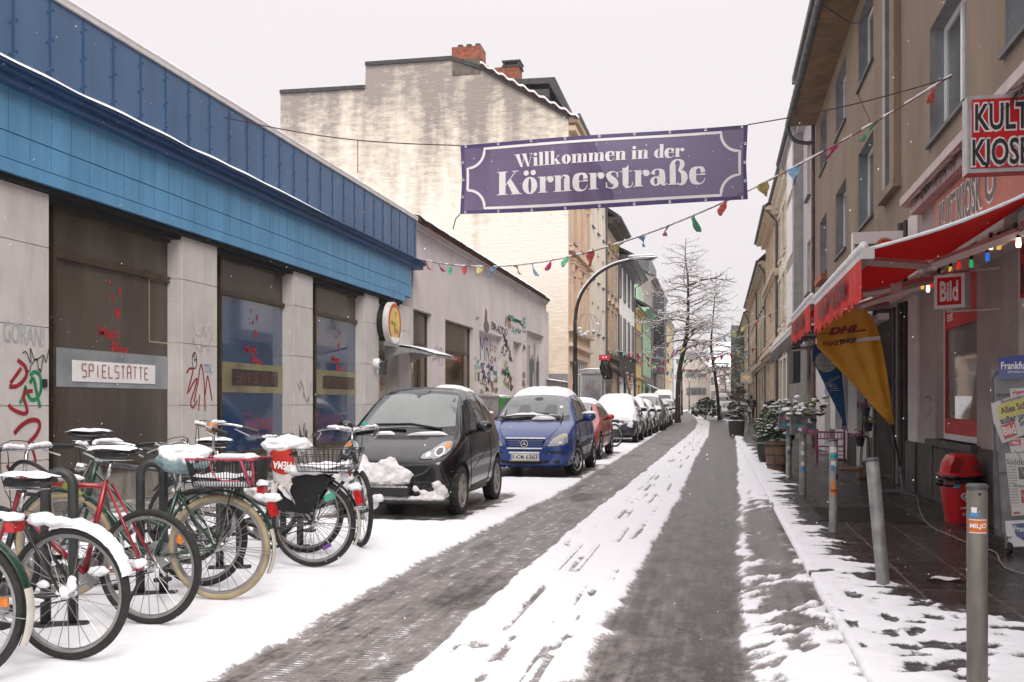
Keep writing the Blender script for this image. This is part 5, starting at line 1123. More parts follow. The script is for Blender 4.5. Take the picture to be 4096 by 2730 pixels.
    # sides
    for s, ax in ((1,'r'),(-1,'l')):
        o = decal(MB(), bv, ax, [(-.60,.98),(-.30,1.25),(-.02,1.43),(.25,1.46),(.32,1.30),(.40,1.0),(-.1,.98)], .006, 6).build('side_window', K['glass'], t, smooth=True)
        decal(MB(), bv, ax, [(.40,1.45),(.62,1.44),(.92,1.20),(.98,1.02),(.50,1.0)], .006, 5).build('side_window', K['glass'], t, smooth=True)
        m = MB(); dline(m, bv, ax, [(-.52,.30),(-.58,.60),(-.55,.95)], .006); dline(m, bv, ax, [(.42,1.42),(.50,.95),(.50,.6),(.36,.32)], .006); dline(m, bv, ax, [(-.52,.28),(.36,.30)], .006); dline(m, bv, ax, [(-.5,.50),(.1,.66),(.5,.86)], .005); m.build('door_seam', UNDER, t)
        decal(MB(), bv, ax, [(-.55,.2),(.55,.22),(.5,.34),(-.5,.30)], .006, 3).build('sill', M('muddy_grey', (.10,.095,.09), .6, .2), t, smooth=True)
        mirror(t, s*.90, -.42, 1.02, P, s)
        decal(MB(), bv, ax, [(1.12,.75),(1.22,.75),(1.22,.90),(1.14,.92)], .01, 3).build('tail_lamp', K['tail'], t, smooth=True)
        for (y, r_) in ((-.93,.29),(.935,.295)): wheel(t, s*.69, y, r_, .165, M('dirty_alloy', (.30,.27,.25), .5, .2, 10), 6, s)
    # snow heaped on the bumper
    m = MB()
    for i, (px, py, r_) in enumerate(((540,930,.085),(520,985,.12),(620,1010,.09),(240,900,.09),(200,960,.12),(300,985,.11),(400,1010,.11),(110,1010,.14),(700,1040,.07),(160,1090,.15),(300,1090,.14),(430,1070,.13),(560,1070,.12),(680,1090,.08),(60,1060,.12),(250,1180,.10),(130,1190,.13),(1010,1110,.055),(1060,1170,.07),(1100,1215,.05),(880,1190,.045),(800,1150,.045),(960,1215,.05),(1030,1090,.035))):
        h = q(px, py-(30 if px < 780 else 0))
        if h is None: continue
        k_ = 1.0 if px < 780 else .95; m.blob((h.x, h.y-.04, h.z), (r_*1.1*k_, r_*.7*k_, r_*.9*k_), .45, 14, 10, i)

    for i in range(24):
        x = -.62+1.24*i/23; m.blob((x, b-.035+.14*abs(x)**2.6, .215), (.06,.06,.03), .4, 8, 6, i+50)
    merged(m, 'snow', M('crusty_snow', (.78,.755,.75), .7, .10, 12, bump=.8, bsc=30), t, .015, 4)
    decal(MB(), bv, 't', [(.1,.2),(.5,.3),(.5,1.0),(0,1.05)], .003, 4, .03, .4).build('snow', K['snow'], t, smooth=True)
    CARS.append((loc[0]-.8, loc[0]+.78, loc[1]-1.7, loc[1]+1.6))
def build_blue_car():
    loc = (-3.335, 19.05, 0)
    t = thing('parked_car', 'blue compact car with snow on roof and mirrors and star badge on its grille', 'car', loc)
    P = paint('blue_paint', (.012,.043,.205), .25, .25, (.06,.06,.09))
    S = [(-1.79,.22,.52,.58,.60,.58,.5),(-1.74,.16,.60,.68,.76,.72,.6),(-1.55,.15,.74,.82,.84,.79,.66),(-1.2,.15,.87,.95,.86,.815,.72),(-.98,.15,.91,1.01,.86,.82,.72),(-.65,.15,.95,1.25,.86,.82,.66),(-.25,.15,.97,1.475,.86,.815,.605),(.1,.15,.98,1.545,.86,.81,.59),(.6,.15,.99,1.565,.86,.81,.585),(1.15,.16,.99,1.52,.86,.80,.58),(1.5,.2,.98,1.36,.85,.79,.58),(1.7,.25,.9,1.05,.82,.76,.62),(1.785,.3,.7,.8,.74,.70,.58)]
    ob, bv = car_body(t, S, [(-1.10,.345),(1.30,.345)], P, UNDER)
    q = lambda px, py: onpx(bv, loc, 1950+px/3.484, 1500+py/3.484)
    c0 = q(570,960).x
    def F(pts): return [(h.x-c0, h.z) for h in (q(*p) for p in pts) if h]
    blk = bpy.data.materials['gloss_black_trim']
    ws = [(-.755,.985),(-.68,1.22),(-.585,1.475),(-.3,1.505),(0,1.515),(.3,1.505),(.585,1.475),(.68,1.22),(.755,.985),(.35,.975),(0,.97),(-.35,.975)]
    decal(MB(), bv, 'f', ws, .004, 8).build('windscreen_surround', blk, t, smooth=True)
    gs = [(-.655,1.06),(-.60,1.25),(-.53,1.43),(-.2,1.46),(.2,1.46),(.53,1.43),(.60,1.25),(.645,1.08),(.56,1.06),(.2,1.055),(-.2,1.055)]
    wi = decal(MB(), bv, 'f', gs, .008, 8).build('windscreen', M('misty_windscreen', (.17,.175,.17), .08, .2, 1.6, spec=.8, col2=(.09,.10,.095)), t, smooth=True)
    decal(MB(), bv, 'f', ell(.02,1.38,.085,.03,14), .011, 2).build('rear_view_mirror', K['black'], wi, smooth=True)
    for x in (-.2, .30):
        m = MB(); decal(m, bv, 'f', [(x-.12,1.08),(x-.11,1.22),(x-.07,1.27),(x+.07,1.27),(x+.11,1.22),(x+.12,1.08)], .0105, 3); m.build('seat_silhouette', M('grey_seat', (.075,.08,.08), .3), wi, smooth=True)
    m = MB(); decal(m, bv, 'f', [(.45,1.21),(.51,1.21),(.51,1.25),(.45,1.25)], .011, 2); m.build('sticker', K['white'], wi)
    decal(MB(), bv, 'f', [(-.66,1.02),(-.5,1.06),(-.25,1.10),(0,1.115),(.25,1.10),(.5,1.06),(.6,1.03),(.2,1.045),(-.1,1.05),(-.4,1.03)], .006, 5, .05, .6, 3).build('snow', K['snow'], t, smooth=True)
    decal(MB(), bv, 'f', [(-.02,1.0),(.15,1.03),(.4,1.02),(.45,1.0),(.2,.99)], .012, 4, .05, .5, 5).build('snow', K['snow'], t, smooth=True)
    for (a, b, c) in (((-.62,1.02),(-.35,1.055),(.05,1.06)), ((-.35,1.08),(0,1.10),(.52,1.04)), ((-.02,1.10),(.15,1.105),(.3,1.09))):
        MB().tube([cast(bv,'f',*p)[0]+Vector((0,-.05,.02)) for p in (a, b, c)], .013, 6).build('wiper', K['black'], t)
    hl = F([(878,998),(920,930),(980,880),(1060,835),(1130,812),(1170,818),(1190,850),(1197,900),(1185,950),(1120,978),(1000,995)])
    for s in (1, -1):
        ps = hl if s > 0 else mir(hl); o = decal(MB(), bv, 'f', ps, .005, 5).build('headlight', K['lampglass'], t, smooth=True)
        MB().tube([cast(bv,'f',*p)[0] for p in ps+[ps[0]]], .007, 5).build('headlight_rim', blk, o)
        up_ = F([(950,905),(1060,838),(1165,822),(1180,860),(1060,900),(960,935)]); ps = up_ if s > 0 else mir(up_)
        decal(MB(), bv, 'f', ps, .009, 3).build('indicator', M('milky_amber', (.45,.40,.33), .2), o, smooth=True)
        fg = F([(1025+45*math.cos(2*PI*i/14), 1220+30*math.sin(2*PI*i/14)) for i in range(14)]); decal(MB(), bv, 'f', fg if s > 0 else mir(fg), .005, 3).build('fog_lamp', K['black'], t, smooth=True)
        st = F([(868,1080),(1000,1068),(1150,1055),(1225,1052),(1220,1078),(1100,1092),(880,1103)]); decal(MB(), bv, 'f', st if s > 0 else mir(st), .012, 3).build('bumper_strip', K['black'], t, smooth=True)
    gr = F([(570,884),(700,884),(872,886),(858,930),(815,1003),(570,1010)]); gr = gr+[(-x, z) for x, z in gr[-2:0:-1]]
    o = decal(MB(), bv, 'f', gr, .006, 5).build('grille', K['dark'], t, smooth=True)
    z1, z0 = gr[0][1], gr[5][1]
    for k in range(3):
        z = lerp(z1, z0, .34+.24*k); hw_ = lerp(abs(gr[2][0]), abs(gr[4][0]), .34+.24*k)*.96
        MB().tube([cast(bv,'f',x*hw_/8,z)[0]+Vector((0,-.012,0)) for x in range(-8, 9)], .017, 6).build('grille_bar', P, o, smooth=True)
    MB().tube([cast(bv,'f',x*gr[2][0]/10,z1-.006)[0]+Vector((0,-.012,0)) for x in range(-10, 11)], .019, 6).build('chrome_strip', K['chrome'], o, smooth=True)
    MB().tube([cast(bv,'f',x*gr[4][0]/10,z0-.02)[0]+Vector((0,-.012,0)) for x in range(-10, 11)], .014, 6).build('snow', K['snow'], o, smooth=True)
    b = cast(bv,'f',0,lerp(z1,z0,.6))[0].y-.045; f = FW(0,b,lerp(z1,z0,.6)); g = MB()
    ringshape(g, f, ell(0,0,.066,.066,28), ell(0,0,.054,.054,28), .002)
    for a in (90, 210, 330): ca, sa = math.cos(R(a)), math.sin(R(a)); shape(g, f, [(ca*.058,sa*.058),(-sa*.011,ca*.011),(-ca*.006,-sa*.006),(sa*.011,-ca*.011)], .003+.0004*(a/100))
    g.build('badge', M('badge_silver', (.6,.6,.6), .4, .05, metal=.2), o); g = MB(); shape(g, f, ell(0,0,.058,.058,28), 0); g.build('badge_back', K['black'], o)
    pz = F([(570,1090),(570,1200)]); zt, zb_ = pz[0][1], pz[1][1]; b = cast(bv,'f',0,(zt+zb_)/2)[0].y-.03
    pl = MB().box(-.27,.27,b-.012,b+.02,zb_,zt).build('number_plate', M('plate_white', (.62,.60,.57), .5), t)
    f = FW(0,b-.0125,(zt+zb_)/2); g = MB(); rect(g, f, -.265,-.225,-.052,.052,.001); g.build('blue_band', M('eu_blue', (.02,.08,.35), .5), pl)
    g = MB(); hh = .075; text(g,'K',f @ Matrix.Translation((-.185,0,0)),w=.045,h=hh,bold=.01,off=.002); text(g,'DM',f @ Matrix.Translation((-.06,0,0)),w=.105,h=hh,bold=.01,off=.002); text(g,'6363',f @ Matrix.Translation((.135,0,0)),w=.21,h=hh,bold=.01,off=.002); shape(g, f, ell(-.135,-.005,.017,.017,14), .0025)
    for (a, c, d, e) in ((-.27,.27,.055,.06),(-.27,.27,-.06,-.055),(-.27,-.265,-.055,.055),(.265,.27,-.055,.055)): rect(g, f, a, c, d, e, .0015)
    g.build('lettering', K['ink'], pl); MB().box(-.27,.27,b-.02,b+.02,zt+.001,zt+.02).build('snow', K['snow'], pl)
    lo = F([(570,1200),(740,1198),(925,1192),(915,1215),(880,1238),(700,1250),(570,1253)]); lo = lo+[(-x, z) for x, z in lo[-2:0:-1]]
    decal(MB(), bv, 'f', lo, .006, 3).build('lower_intake', K['dark'], t, smooth=True)
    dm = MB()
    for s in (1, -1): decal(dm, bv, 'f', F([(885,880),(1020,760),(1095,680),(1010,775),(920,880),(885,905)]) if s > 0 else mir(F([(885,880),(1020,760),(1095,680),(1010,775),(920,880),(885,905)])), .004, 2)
    dm.build('bonnet_crease_shade', M('crease_shade_blue', (.006,.014,.09), .3), t, smooth=True)  # flat decals, the shading of the bonnet crease put into a darker blue
    for s, ax in ((1,'r'),(-1,'l')):
        decal(MB(), bv, ax, [(-.70,1.02),(-.35,1.30),(-.02,1.46),(.22,1.48),(.25,1.05)], .006, 5).build('side_window', K['glass'], t, smooth=True)
        decal(MB(), bv, ax, [(.31,1.48),(.95,1.46),(1.05,1.08),(.33,1.05)], .006, 5).build('side_window', K['glass'], t, smooth=True)
        m = MB(); dline(m, bv, ax, [(-.72,.35),(-.76,.95)]); dline(m, bv, ax, [(.28,1.47),(.30,.35)]); dline(m, bv, ax, [(1.02,.95),(.95,.6)]); dline(m, bv, ax, [(-.72,.33),(.8,.33)]); m.build('door_seam', UNDER, t)
        decal(MB(), bv, ax, [(-.70,.48),(.95,.52),(.95,.62),(-.70,.58)], .012, 3).build('side_moulding', M('dirty_moulding', (.05,.05,.055), .6), t, smooth=True)
        decal(MB(), bv, ax, [(-.72,.18),(.92,.18),(.92,.34),(-.72,.32)], .006, 3).build('muddy_sill', M('salt_grime', (.16,.15,.15), .7, .3, 6), t, smooth=True)
        decal(MB(), bv, ax, [(.12,.85),(.24,.86),(.24,.90),(.12,.89)], .02, 2).build('door_handle', K['black'], t, smooth=True)
        mirror(t, s*.985, -.52, 1.05, P, s, True, (.125,.09,.085))
        for (y, r_) in ((-1.10,.30),(1.30,.30)): wheel(t, s*.775, y, r_, .19, K['alu'], 7, s, R(-14) if y < 0 else 0, 'hub')
    decal(MB(), bv, 't', [(-.54,-.22),(-.3,-.25),(0,-.26),(.3,-.25),(.54,-.22),(.57,.3),(.56,1.1),(.45,1.35),(-.45,1.35),(-.56,1.1),(-.57,.3)], .003, 8, .075, .35, 2, up=True).build('snow', K['snow'], t, smooth=True)
    CARS.append((loc[0]-.9, loc[0]+.86, loc[1]-1.9, loc[1]+1.8))
HATCH = [(-1.97,.3,.55,.60,.62,.58,.46),(-1.9,.2,.62,.68,.78,.74,.6),(-1.6,.18,.72,.80,.83,.79,.68),(-1.05,.18,.84,.93,.835,.79,.7),(-.78,.18,.87,.99,.835,.79,.69),(-.38,.18,.89,1.22,.835,.79,.62),(.03,.18,.90,1.38,.835,.78,.575),(.4,.18,.91,1.43,.835,.78,.565),(1.2,.18,.92,1.40,.83,.775,.56),(1.6,.2,.92,1.26,.82,.77,.57),(1.85,.25,.88,1.0,.80,.75,.62),(1.97,.3,.7,.78,.72,.68,.55)]
def build_car(label, X, Y, pm, scale=(1,1,1), snow='all', group=None, name='parked_car', steer=0, lights=True, flip=False, alloy='hub', detail=True):
    t = thing(name, label, 'car', (X, Y, 0), PI if flip else 0, group); sx_, sy_, sz_ = scale
    S = [(a*sy_, b*lerp(1,sz_,.3), c*sz_, d*sz_, e*sx_, f*sx_, g*sx_) for a, b, c, d, e, f, g in HATCH]
    wr = .31; wh = [(-1.22*sy_,wr+.04),(1.25*sy_,wr+.04)]
    ob, bv = car_body(t, S, wh, pm, UNDER)
    s2 = lambda pts: [(x*sx_, z*sz_) for x, z in pts]; ss = lambda pts: [(y*sy_, z*sz_) for y, z in pts]
    blk = bpy.data.materials['gloss_black_trim']
    decal(MB(), bv, 'f', s2([(-.70,.965),(-.63,1.18),(-.555,1.34),(0,1.375),(.555,1.34),(.63,1.18),(.70,.965),(0,.95)]), .004, 6).build('windscreen', bpy.data.materials['wet_windscreen'], t, smooth=True)
    hl = s2([(.42,.60),(.52,.71),(.70,.745),(.745,.68),(.70,.60)])
    for s, ax in ((1,'r'),(-1,'l')):
        if lights:
            o = decal(MB(), bv, 'f', hl if s > 0 else mir(hl), .006, 4).build('headlight', K['lampglass'], t, smooth=True)
        decal(MB(), bv, ax, ss([(-.55,1.0),(-.2,1.2),(.12,1.34),(.38,1.36),(.40,.98)]), .006, 4).build('side_window', K['glass'], t, smooth=True); decal(MB(), bv, ax, ss([(.46,1.36),(1.2,1.33),(1.4,1.05),(.48,.98)]), .006, 4).build('side_window', K['glass'], t, smooth=True)
        if detail:
            m = MB(); dline(m, bv, ax, ss([(-.72,.32),(-.74,.86)])); dline(m, bv, ax, ss([(.43,1.36),(.44,.32)])); m.build('door_seam', UNDER, t)
            decal(MB(), bv, ax, ss([(-.85,.50),(.85,.52),(.85,.58),(-.85,.56)]), .014, 3).build('side_moulding', K['black'], t, smooth=True)
        mirror(t, s*.97*sx_, -.58*sy_, 1.0*sz_, pm if snow != 'all' else K['black'], s, snow == 'all')
        for (y, _) in wh: wheel(t, s*.745*sx_, y, wr, .18, K['alu'], 7, s, steer if y < 0 else 0, alloy)
    decal(MB(), bv, 'f', s2([(-.40,.58),(.40,.58),(.44,.68),(-.44,.68)]), .006, 3).build('grille', K['dark'], t, smooth=True)
    decal(MB(), bv, 'f', s2([(-.5,.28),(.5,.28),(.55,.40),(-.55,.40)]), .006, 3).build('lower_intake', K['dark'], t, smooth=True)
    b = cast(bv,'f',0,.47*sz_)[0].y-.02; MB().box(-.26,.26,b-.012,b,.42*sz_,.42*sz_+.11).build('number_plate', K['white'], t)
    if snow == 'all':
        o_ = [(-.62,-1.93),(-.25,-2.0),(.25,-2.0),(.62,-1.93),(.80,-1.6),(.80,-.75),(.64,-.3),(.60,.2),(.60,1.2),(.62,1.7),(.5,1.9),(-.5,1.9),(-.62,1.7),(-.60,1.2),(-.60,.2),(-.64,-.3),(-.80,-.75),(-.80,-1.6)]
        m = MB(); decal(m, bv, 't', [(x*sx_,y*sy_) for x, y in o_], .004, 18, .085, .3, rnd.random()*50, up=True)
        for i in range(26):
            x = rnd.uniform(-.75,.75)*sx_; h, n_ = cast(bv,'f',x,rnd.uniform(.5,.72)*sz_); m.blob(tuple(h), (rnd.uniform(.06,.16),.04,rnd.uniform(.04,.09)), .4, 8, 6, i)
        for i in range(46):
            h, n_ = cast(bv,'r',rnd.uniform(-1.8,1.8)*sy_,rnd.uniform(.35,1.15)*sz_); m.blob(tuple(h), (.018,rnd.uniform(.03,.12),rnd.uniform(.03,.10)), .6, 7, 5, i)
        m.build('snow', K['snow'], t, smooth=True)
    elif snow:
        parts = {'roof':[(-.54,-.0),(.54,-.0),(.56,1.2),(.5,1.5),(-.5,1.5),(-.56,1.2)],'hood':[(-.6,-1.85),(.6,-1.85),(.74,-1.55),(.72,-.85),(-.72,-.85),(-.74,-1.55)]}
        for k in snow.split('+'): decal(MB(), bv, 't', [(x*sx_,y*sy_) for x, y in parts[k]], .004, 8, .07, .35, rnd.random()*50, up=True).build('snow', K['snow'], t, smooth=True)
    CARS.append((X-.85*sx_, X+.83*sx_, Y-1.9*sy_, Y+1.95*sy_))
    return t
def build_van(label, X, Y, w_=2.0, h_=2.55, L_=5.4, mat=None):
    t = thing('parked_van', label, 'van', (X, Y, 0)); P = mat
    S = [(0,.35,.9,1.0,.8,.78,.7),(.08,.25,1.0,1.1,.95,.92,.8),(.5,.22,1.15,1.30,1.0,.97,.88),(.8,.22,1.2,1.5,1.0,.97,.87),(1.5,.22,1.3,2.3,1.0,.98,.85),(1.9,.22,1.4,2.5,1.0,.98,.86),(3.5,.22,1.4,h_,1.0,.98,.87),(L_-.1,.25,1.4,h_-.03,1.0,.98,.87),(L_,.3,1.3,h_-.15,.96,.94,.82)]
    ob, bv = car_body(t, S, [(.95,.38),(4.3,.38)], P, UNDER)
    decal(MB(), bv, 'f', [(-.86,1.32),(-.78,1.8),(-.72,2.1),(.72,2.1),(.78,1.8),(.86,1.32)], .006, 6).build('windscreen', K['glass'], t, smooth=True)
    decal(MB(), bv, 'f', [(-.4,.8),(.4,.8),(.45,.98),(-.45,.98)], .006, 3).build('grille', K['dark'], t, smooth=True)
    for s in (1, -1):
        decal(MB(), bv, 'f', [(s*.55,.82),(s*.8,.82),(s*.84,1.05),(s*.6,1.0)], .006, 3).build('headlight', K['lampglass'], t, smooth=True); mirror(t, s*1.16, 1.0, 1.55, K['black'], s, False, (.1,.08,.17))
        for y in (.95, 4.3): wheel(t, s*.87, y, .34, .2, K['alu'], 6, s, 0, 'hub')
    decal(MB(), bv, 't', [(-.78,1.7),(.78,1.7),(.82,3),(.8,L_-.1),(-.8,L_-.1),(-.82,3)], .004, 8, .1, .3, 7, up=True).build('snow', K['snow'], t, smooth=True); decal(MB(), bv, 't', [(-.8,.1),(.8,.1),(.85,.9),(-.85,.9)], .004, 5, .06, .3, 9, up=True).build('snow', K['snow'], t, smooth=True)
    CARS.append((X-1, X+1, Y, Y+L_))
def build_cars():
    build_smart(); build_blue_car()
    red = paint('red_paint', (.38,.018,.012), .3, .3, (.3,.2,.19))
    build_car('red hatchback with pink salt grime on its doors behind the blue compact car', -3.50, 24.55, red, (1,1,.98), 'roof')
    G = 'snow covered cars in the parking lane'
    nv = paint('navy_paint', (.012,.016,.035), .35); dk = paint('charcoal_paint', (.03,.03,.032), .35); gr = paint('grey_paint', (.14,.14,.145), .35); sv = paint('silver_paint', (.38,.38,.39), .3)
    build_car('dark blue people carrier buried in snow up to its roof behind a leaning bicycle', -3.45, 34.6, nv, (1.03,1.02,1.10), 'all', G)
    build_car('charcoal car under deep snow with dark lamps, second snowy car in the row', -3.45, 39.6, dk, (1,.98,1.05), 'all', G)
    build_car('charcoal car with snow sheet over its windscreen in front of the grey people carrier', -3.45, 44.2, dk, (1,.98,1.0), 'all', G)
    build_car('grey people carrier with clear windscreen and snow on its roof', -3.40, 49.2, gr, (1.05,1.05,1.22), 'roof+hood', G)
    build_car('silver car under snow, first behind the grey people carrier', -3.45, 54.6, sv, (1,1,1.0), 'all', G)
    build_car('navy car under snow, second behind the grey people carrier', -3.50, 60.2, nv, (1,1,1.02), 'all', G)
    build_car('dark car with clear windscreen at the far end of the parked row', -3.5, 69.5, dk, (1,1,1.1), 'roof+hood', G)
    build_car('silver hatchback facing the camera on the right beyond the snowy bushes', 1.05, 82, sv, (1.0,1,1.02), 'roof', steer=R(12))
    build_car('small white car standing in the middle of the far street', -2.2, 121, paint('white_paint_car', (.6,.6,.6), .3), (1,1,1.05), 'roof+hood')
    build_van('white high roofed van with snow on top behind the first bare tree', -5.1, 94, mat=K['white'])
    build_van('white delivery van seen past the second bare tree', 0.6, 128, mat=K['offwhite'])
# ================================================================== BICYCLES
TYRE_B = K['rubber']; TYRE_C = M('cream_tyre', (.34,.27,.17), .75, .15, 8); RIM = M('rim_metal', (.30,.29,.28), .35, .1, 10, metal=.7)
def bike_wheel(parent, c, r, tyre, snow=0.0, name='wheel', rot=0.0, refl=None, tr=.022):
    o = bpy.data.objects.new(name, None); COL.objects.link(o); o.parent = parent; o.location = c; o.rotation_euler = (0,0,rot); o.empty_display_size = .1
    m = MB()
    def tor(u, v):
        a, b = u*2*PI, v*2*PI; q = r-tr+tr*math.cos(b); return (q*math.cos(a), tr*1.0*math.sin(b), q*math.sin(a))
    m.grid(tor, 56, 8).build('tyre', tyre, o, smooth=True)
    m = MB(); ri = r-tr*1.9
    m.lathe([(ri+.012,-.012),(ri-.012,-.014),(ri-.018,0),(ri-.012,.014),(ri+.012,.012)], 56, axis='y'); m.build('rim', RIM, o, ang=60)
    m = MB(); n = 28
    for i in range(n):
        a = 2*PI*i/n; s = 1 if i % 2 else -1; tw = .5*(1 if (i//2) % 2 else -1)
        m.tube([(.022*math.cos(a+tw), s*.03, .022*math.sin(a+tw)), ((ri-.012)*math.cos(a), 0, (ri-.012)*math.sin(a))], .0021, 4, cap=False)
    m.build('spokes', RIM, o)
    MB().lathe([(.0,-.06),(.012,-.06),(.012,-.035),(.028,-.033),(.028,-.026),(.016,-.02),(.016,.02),(.028,.026),(.028,.033),(.012,.035),(.012,.06),(0,.06)], 12, axis='y').build('hub', K['chrome'], o, ang=40)
    if refl:
        a = refl[1]; MB().obox((.62*r*math.cos(a), 0, .62*r*math.sin(a)), (.03,.012,.075), Matrix.Rotation(-a, 3, 'Y')).build('reflector', refl[0], o)
    if snow:
        m = MB(); a0, a1 = R(74), R(92+snow*1.15)
        def fn(u, v):
            a = lerp(a0, a1, u); k = .012+.03*math.sin(PI*min(1,max(0,u)))**.4+.014*noise.noise(Vector((u*18, v*3, snow))); b = lerp(-1.3, 1.3, v)
            q = r-tr+(tr+k)*math.cos(b); return (q*math.cos(a), (tr+.012)*math.sin(b), q*math.sin(a))
        m.grid(fn, 40, 8).build('snow', K['snow'], o, smooth=True)
    return o
def fender(parent, c, r, mat, a0, a1, tail=None, w=.032, snow=False):
    m = MB()
    def fn(u, v, k=0):
        a = R(lerp(a0, a1, u)); b = lerp(-1.15, 1.15, v); q = r+.012+(.02)*math.cos(b)-k; return (c[0]+q*math.cos(a), c[1]+w*math.sin(b), c[2]+q*math.sin(a))
    m.grid(fn, 30, 6); f = m.build('fender', mat, parent, smooth=True)
    if tail:
        m = MB(); m.grid(lambda u, v: Vector(fn(tail*u, v))+Vector(((fn(tail*u,v)[0]-c[0])*.012,0,(fn(tail*u,v)[2]-c[2])*.012)), 10, 6).build('white_fender_tip', M('aged_white', (.60,.57,.50), .5, .1, 9), f, smooth=True) if 'aged_white' not in bpy.data.materials else m.grid(lambda u, v: Vector(fn(tail*u, v))+Vector(((fn(tail*u,v)[0]-c[0])*.012,0,(fn(tail*u,v)[2]-c[2])*.012)), 10, 6).build('white_fender_tip', bpy.data.materials['aged_white'], f, smooth=True)
    if snow:
        MB().grid(lambda u, v: Vector(fn(.28+.5*u, v))+Vector(((fn(.28+.5*u,v)[0]-c[0])/r*.03,0,(fn(.28+.5*u,v)[2]-c[2])/r*.03))*math.sin(PI*min(1,.1+.8*u))*(1+.5*nz(u*9,v)), 20, 6).build('snow', K['snow'], f, smooth=True)
    return f
def bike(name, label, X, Y, rz, col, r=.345, wb=1.06, style='diamond', tyre=None, saddle_z=.97, bar='city', bar_z=1.05, fend=None, tail=None, rack=False, light=True, saddle_snow=True, wheel_snow=(0,0), steer=0.0, tilt=0.0, fork=None, saddle_mat=None, group='bicycles parked at the hairpin racks', bsnow=True, refl=None, z=0.02):
    t = thing(name, label, 'bicycle', (X, Y, z), rz, group); t.rotation_euler = (tilt, 0, rz)
    tyre = tyre or TYRE_B; rh = Vector((0,0,r)); fh = Vector((wb,0,r)); bb = Vector((.43,0,.285))
    sc = Vector((.285,0,saddle_z-.17 if style == 'diamond' else saddle_z-.22)); st = Vector((.245,0,saddle_z-.05))
    hb = Vector((wb-.155,0,.64)); ht = Vector((wb-.205,0,.80 if style == 'diamond' else .84))
    m = MB()
    m.tube([bb, sc], .0165, 8)
    if style == 'diamond': m.tube([sc+(bb-sc)*.06, ht], .0155, 8); m.tube([bb, hb], .018, 8)
    else:
        m.tube(cat_rom([bb+Vector((.02,0,.02)), Vector((.60,0,.36)), Vector((.76,0,.56)), hb+Vector((-.01,0,0))], 5), .0175, 8); m.tube(cat_rom([bb+(sc-bb)*.45, Vector((.56,0,.55)), Vector((.72,0,.70)), ht], 5), .014, 8)
    m.tube([ht+Vector((-.012,0,.05)), hb+Vector((.012,0,-.04))], .021, 8)
    for s in (-1, 1):
        m.tube([rh+Vector((0,s*.06,0)), bb+Vector((-.05,s*.03,0)), bb], .010, 6); m.tube([rh+Vector((0,s*.06,0)), sc+Vector((-.02,s*.025,-.02))], .0085, 6)
    m.build('frame', col, t, smooth=True)
    # front assembly turned by steer
    fr = bpy.data.objects.new('front_fork', None)
    ax = Matrix.Translation(ht) @ Matrix.Rotation(steer, 4, 'Z') @ Matrix.Translation(-ht)
    f = MB()
    for s in (-1, 1): f.tube([ax @ p for p in cat_rom([hb+Vector((.01,s*.015,-.02)), hb+Vector((.02,s*.045,-.05)), hb+Vector((.07,s*.055,-.18)), fh+Vector((0,s*.055,0))], 4)], .011, 6)
    fo = f.build('fork', fork or col, t, smooth=True)
    fw = bike_wheel(t, ax @ fh, r, tyre, wheel_snow[1], rot=steer)
    bike_wheel(t, rh, r, tyre, wheel_snow[0], refl=refl)
    # handlebar
    h = MB(); top = ht+Vector((-.03,0,bar_z-ht.z)); h.tube([ax @ p for p in (ht+Vector((-.01,0,.03)), top)], .012, 8)
    if bar == 'city': pts = lambda s: [top, top+Vector((.07,s*.07,.02)), top+Vector((.06,s*.19,.035)), top+Vector((-.06,s*.27,.02)), top+Vector((-.20,s*.29,-.02))]
    else: pts = lambda s: [top, top+Vector((.02,s*.10,.01)), top+Vector((.0,s*.22,.015)), top+Vector((-.03,s*.31,.01))]
    for s in (-1, 1): h.tube([ax @ p for p in cat_rom(pts(s), 4)], .011, 7)
    hd = h.build('handlebar', K['chrome'], t, smooth=True)
    for s in (-1, 1):
        P = pts(s); e = P[-1]-P[-2]; e.normalize(); MB().tube([ax @ (P[-1]-e*.09), ax @ (P[-1]+e*.045)], .0165, 8).build('grip', K['black'], hd)
        b = MB(); p0 = P[-1]-e*.11; b.tube([ax @ p for p in (p0, p0+Vector((.05,0,-.02)), p0+Vector((.0,-s*.01,-.055))-e*-.08)], .006, 5); b.build('brake_lever', K['alu'], hd)
        if bsnow:
            sn = MB(); q = cat_rom(P, 6); a_ = rnd.randint(1, 4); b_ = rnd.randint(11, 18); sn.tube([ax @ (v+Vector((0,0,.016+.006*nz(i*.9, s+X*9)))) for i, v in enumerate(q[a_:b_])], [max(.004, .015+.010*nz(i*.7, X*7+s, 4)) if 0 < i < b_-a_-1 else .004 for i in range(b_-a_)][:len(q[a_:b_])], 7)
            sn.build('snow', K['snow'], hd, smooth=True)
    cbl = MB(); cbl.tube([ax @ p for p in cat_rom([P[2]+Vector((.02,0,.01)), top+Vector((.14,0,.02)), ht+Vector((.09,0,-.05)), hb+Vector((.03,0,0))], 5)], .003, 4); cbl.tube([ax @ p for p in cat_rom([pts(-1)[2], top+Vector((.12,.05,.04)), ht+Vector((.07,.02,-.1)), Vector((.6,0,.6))], 5)], .003, 4); cbl.build('cables', K['black'], hd)
    # saddle
    sp = MB().tube([sc+(sc-bb).normalized()*-.02, st], .012, 8).build('seat_post', K['chrome'], t, smooth=True)
    def sad(u, v):
        x = lerp(-.13, .15, u); en = .02 if u in (0, 1) else 1; wd = lerp(.085, .02, sst(.25, .8, u))*en; a = lerp(-PI*.5, PI*1.5, v); zz = en*math.sin(a)*(.028 if math.sin(a) > 0 else .02)
        return (st.x+x-.02, wd*math.cos(a), st.z+.03+zz+.012*(1-u)-.01*math.sin(PI*u))
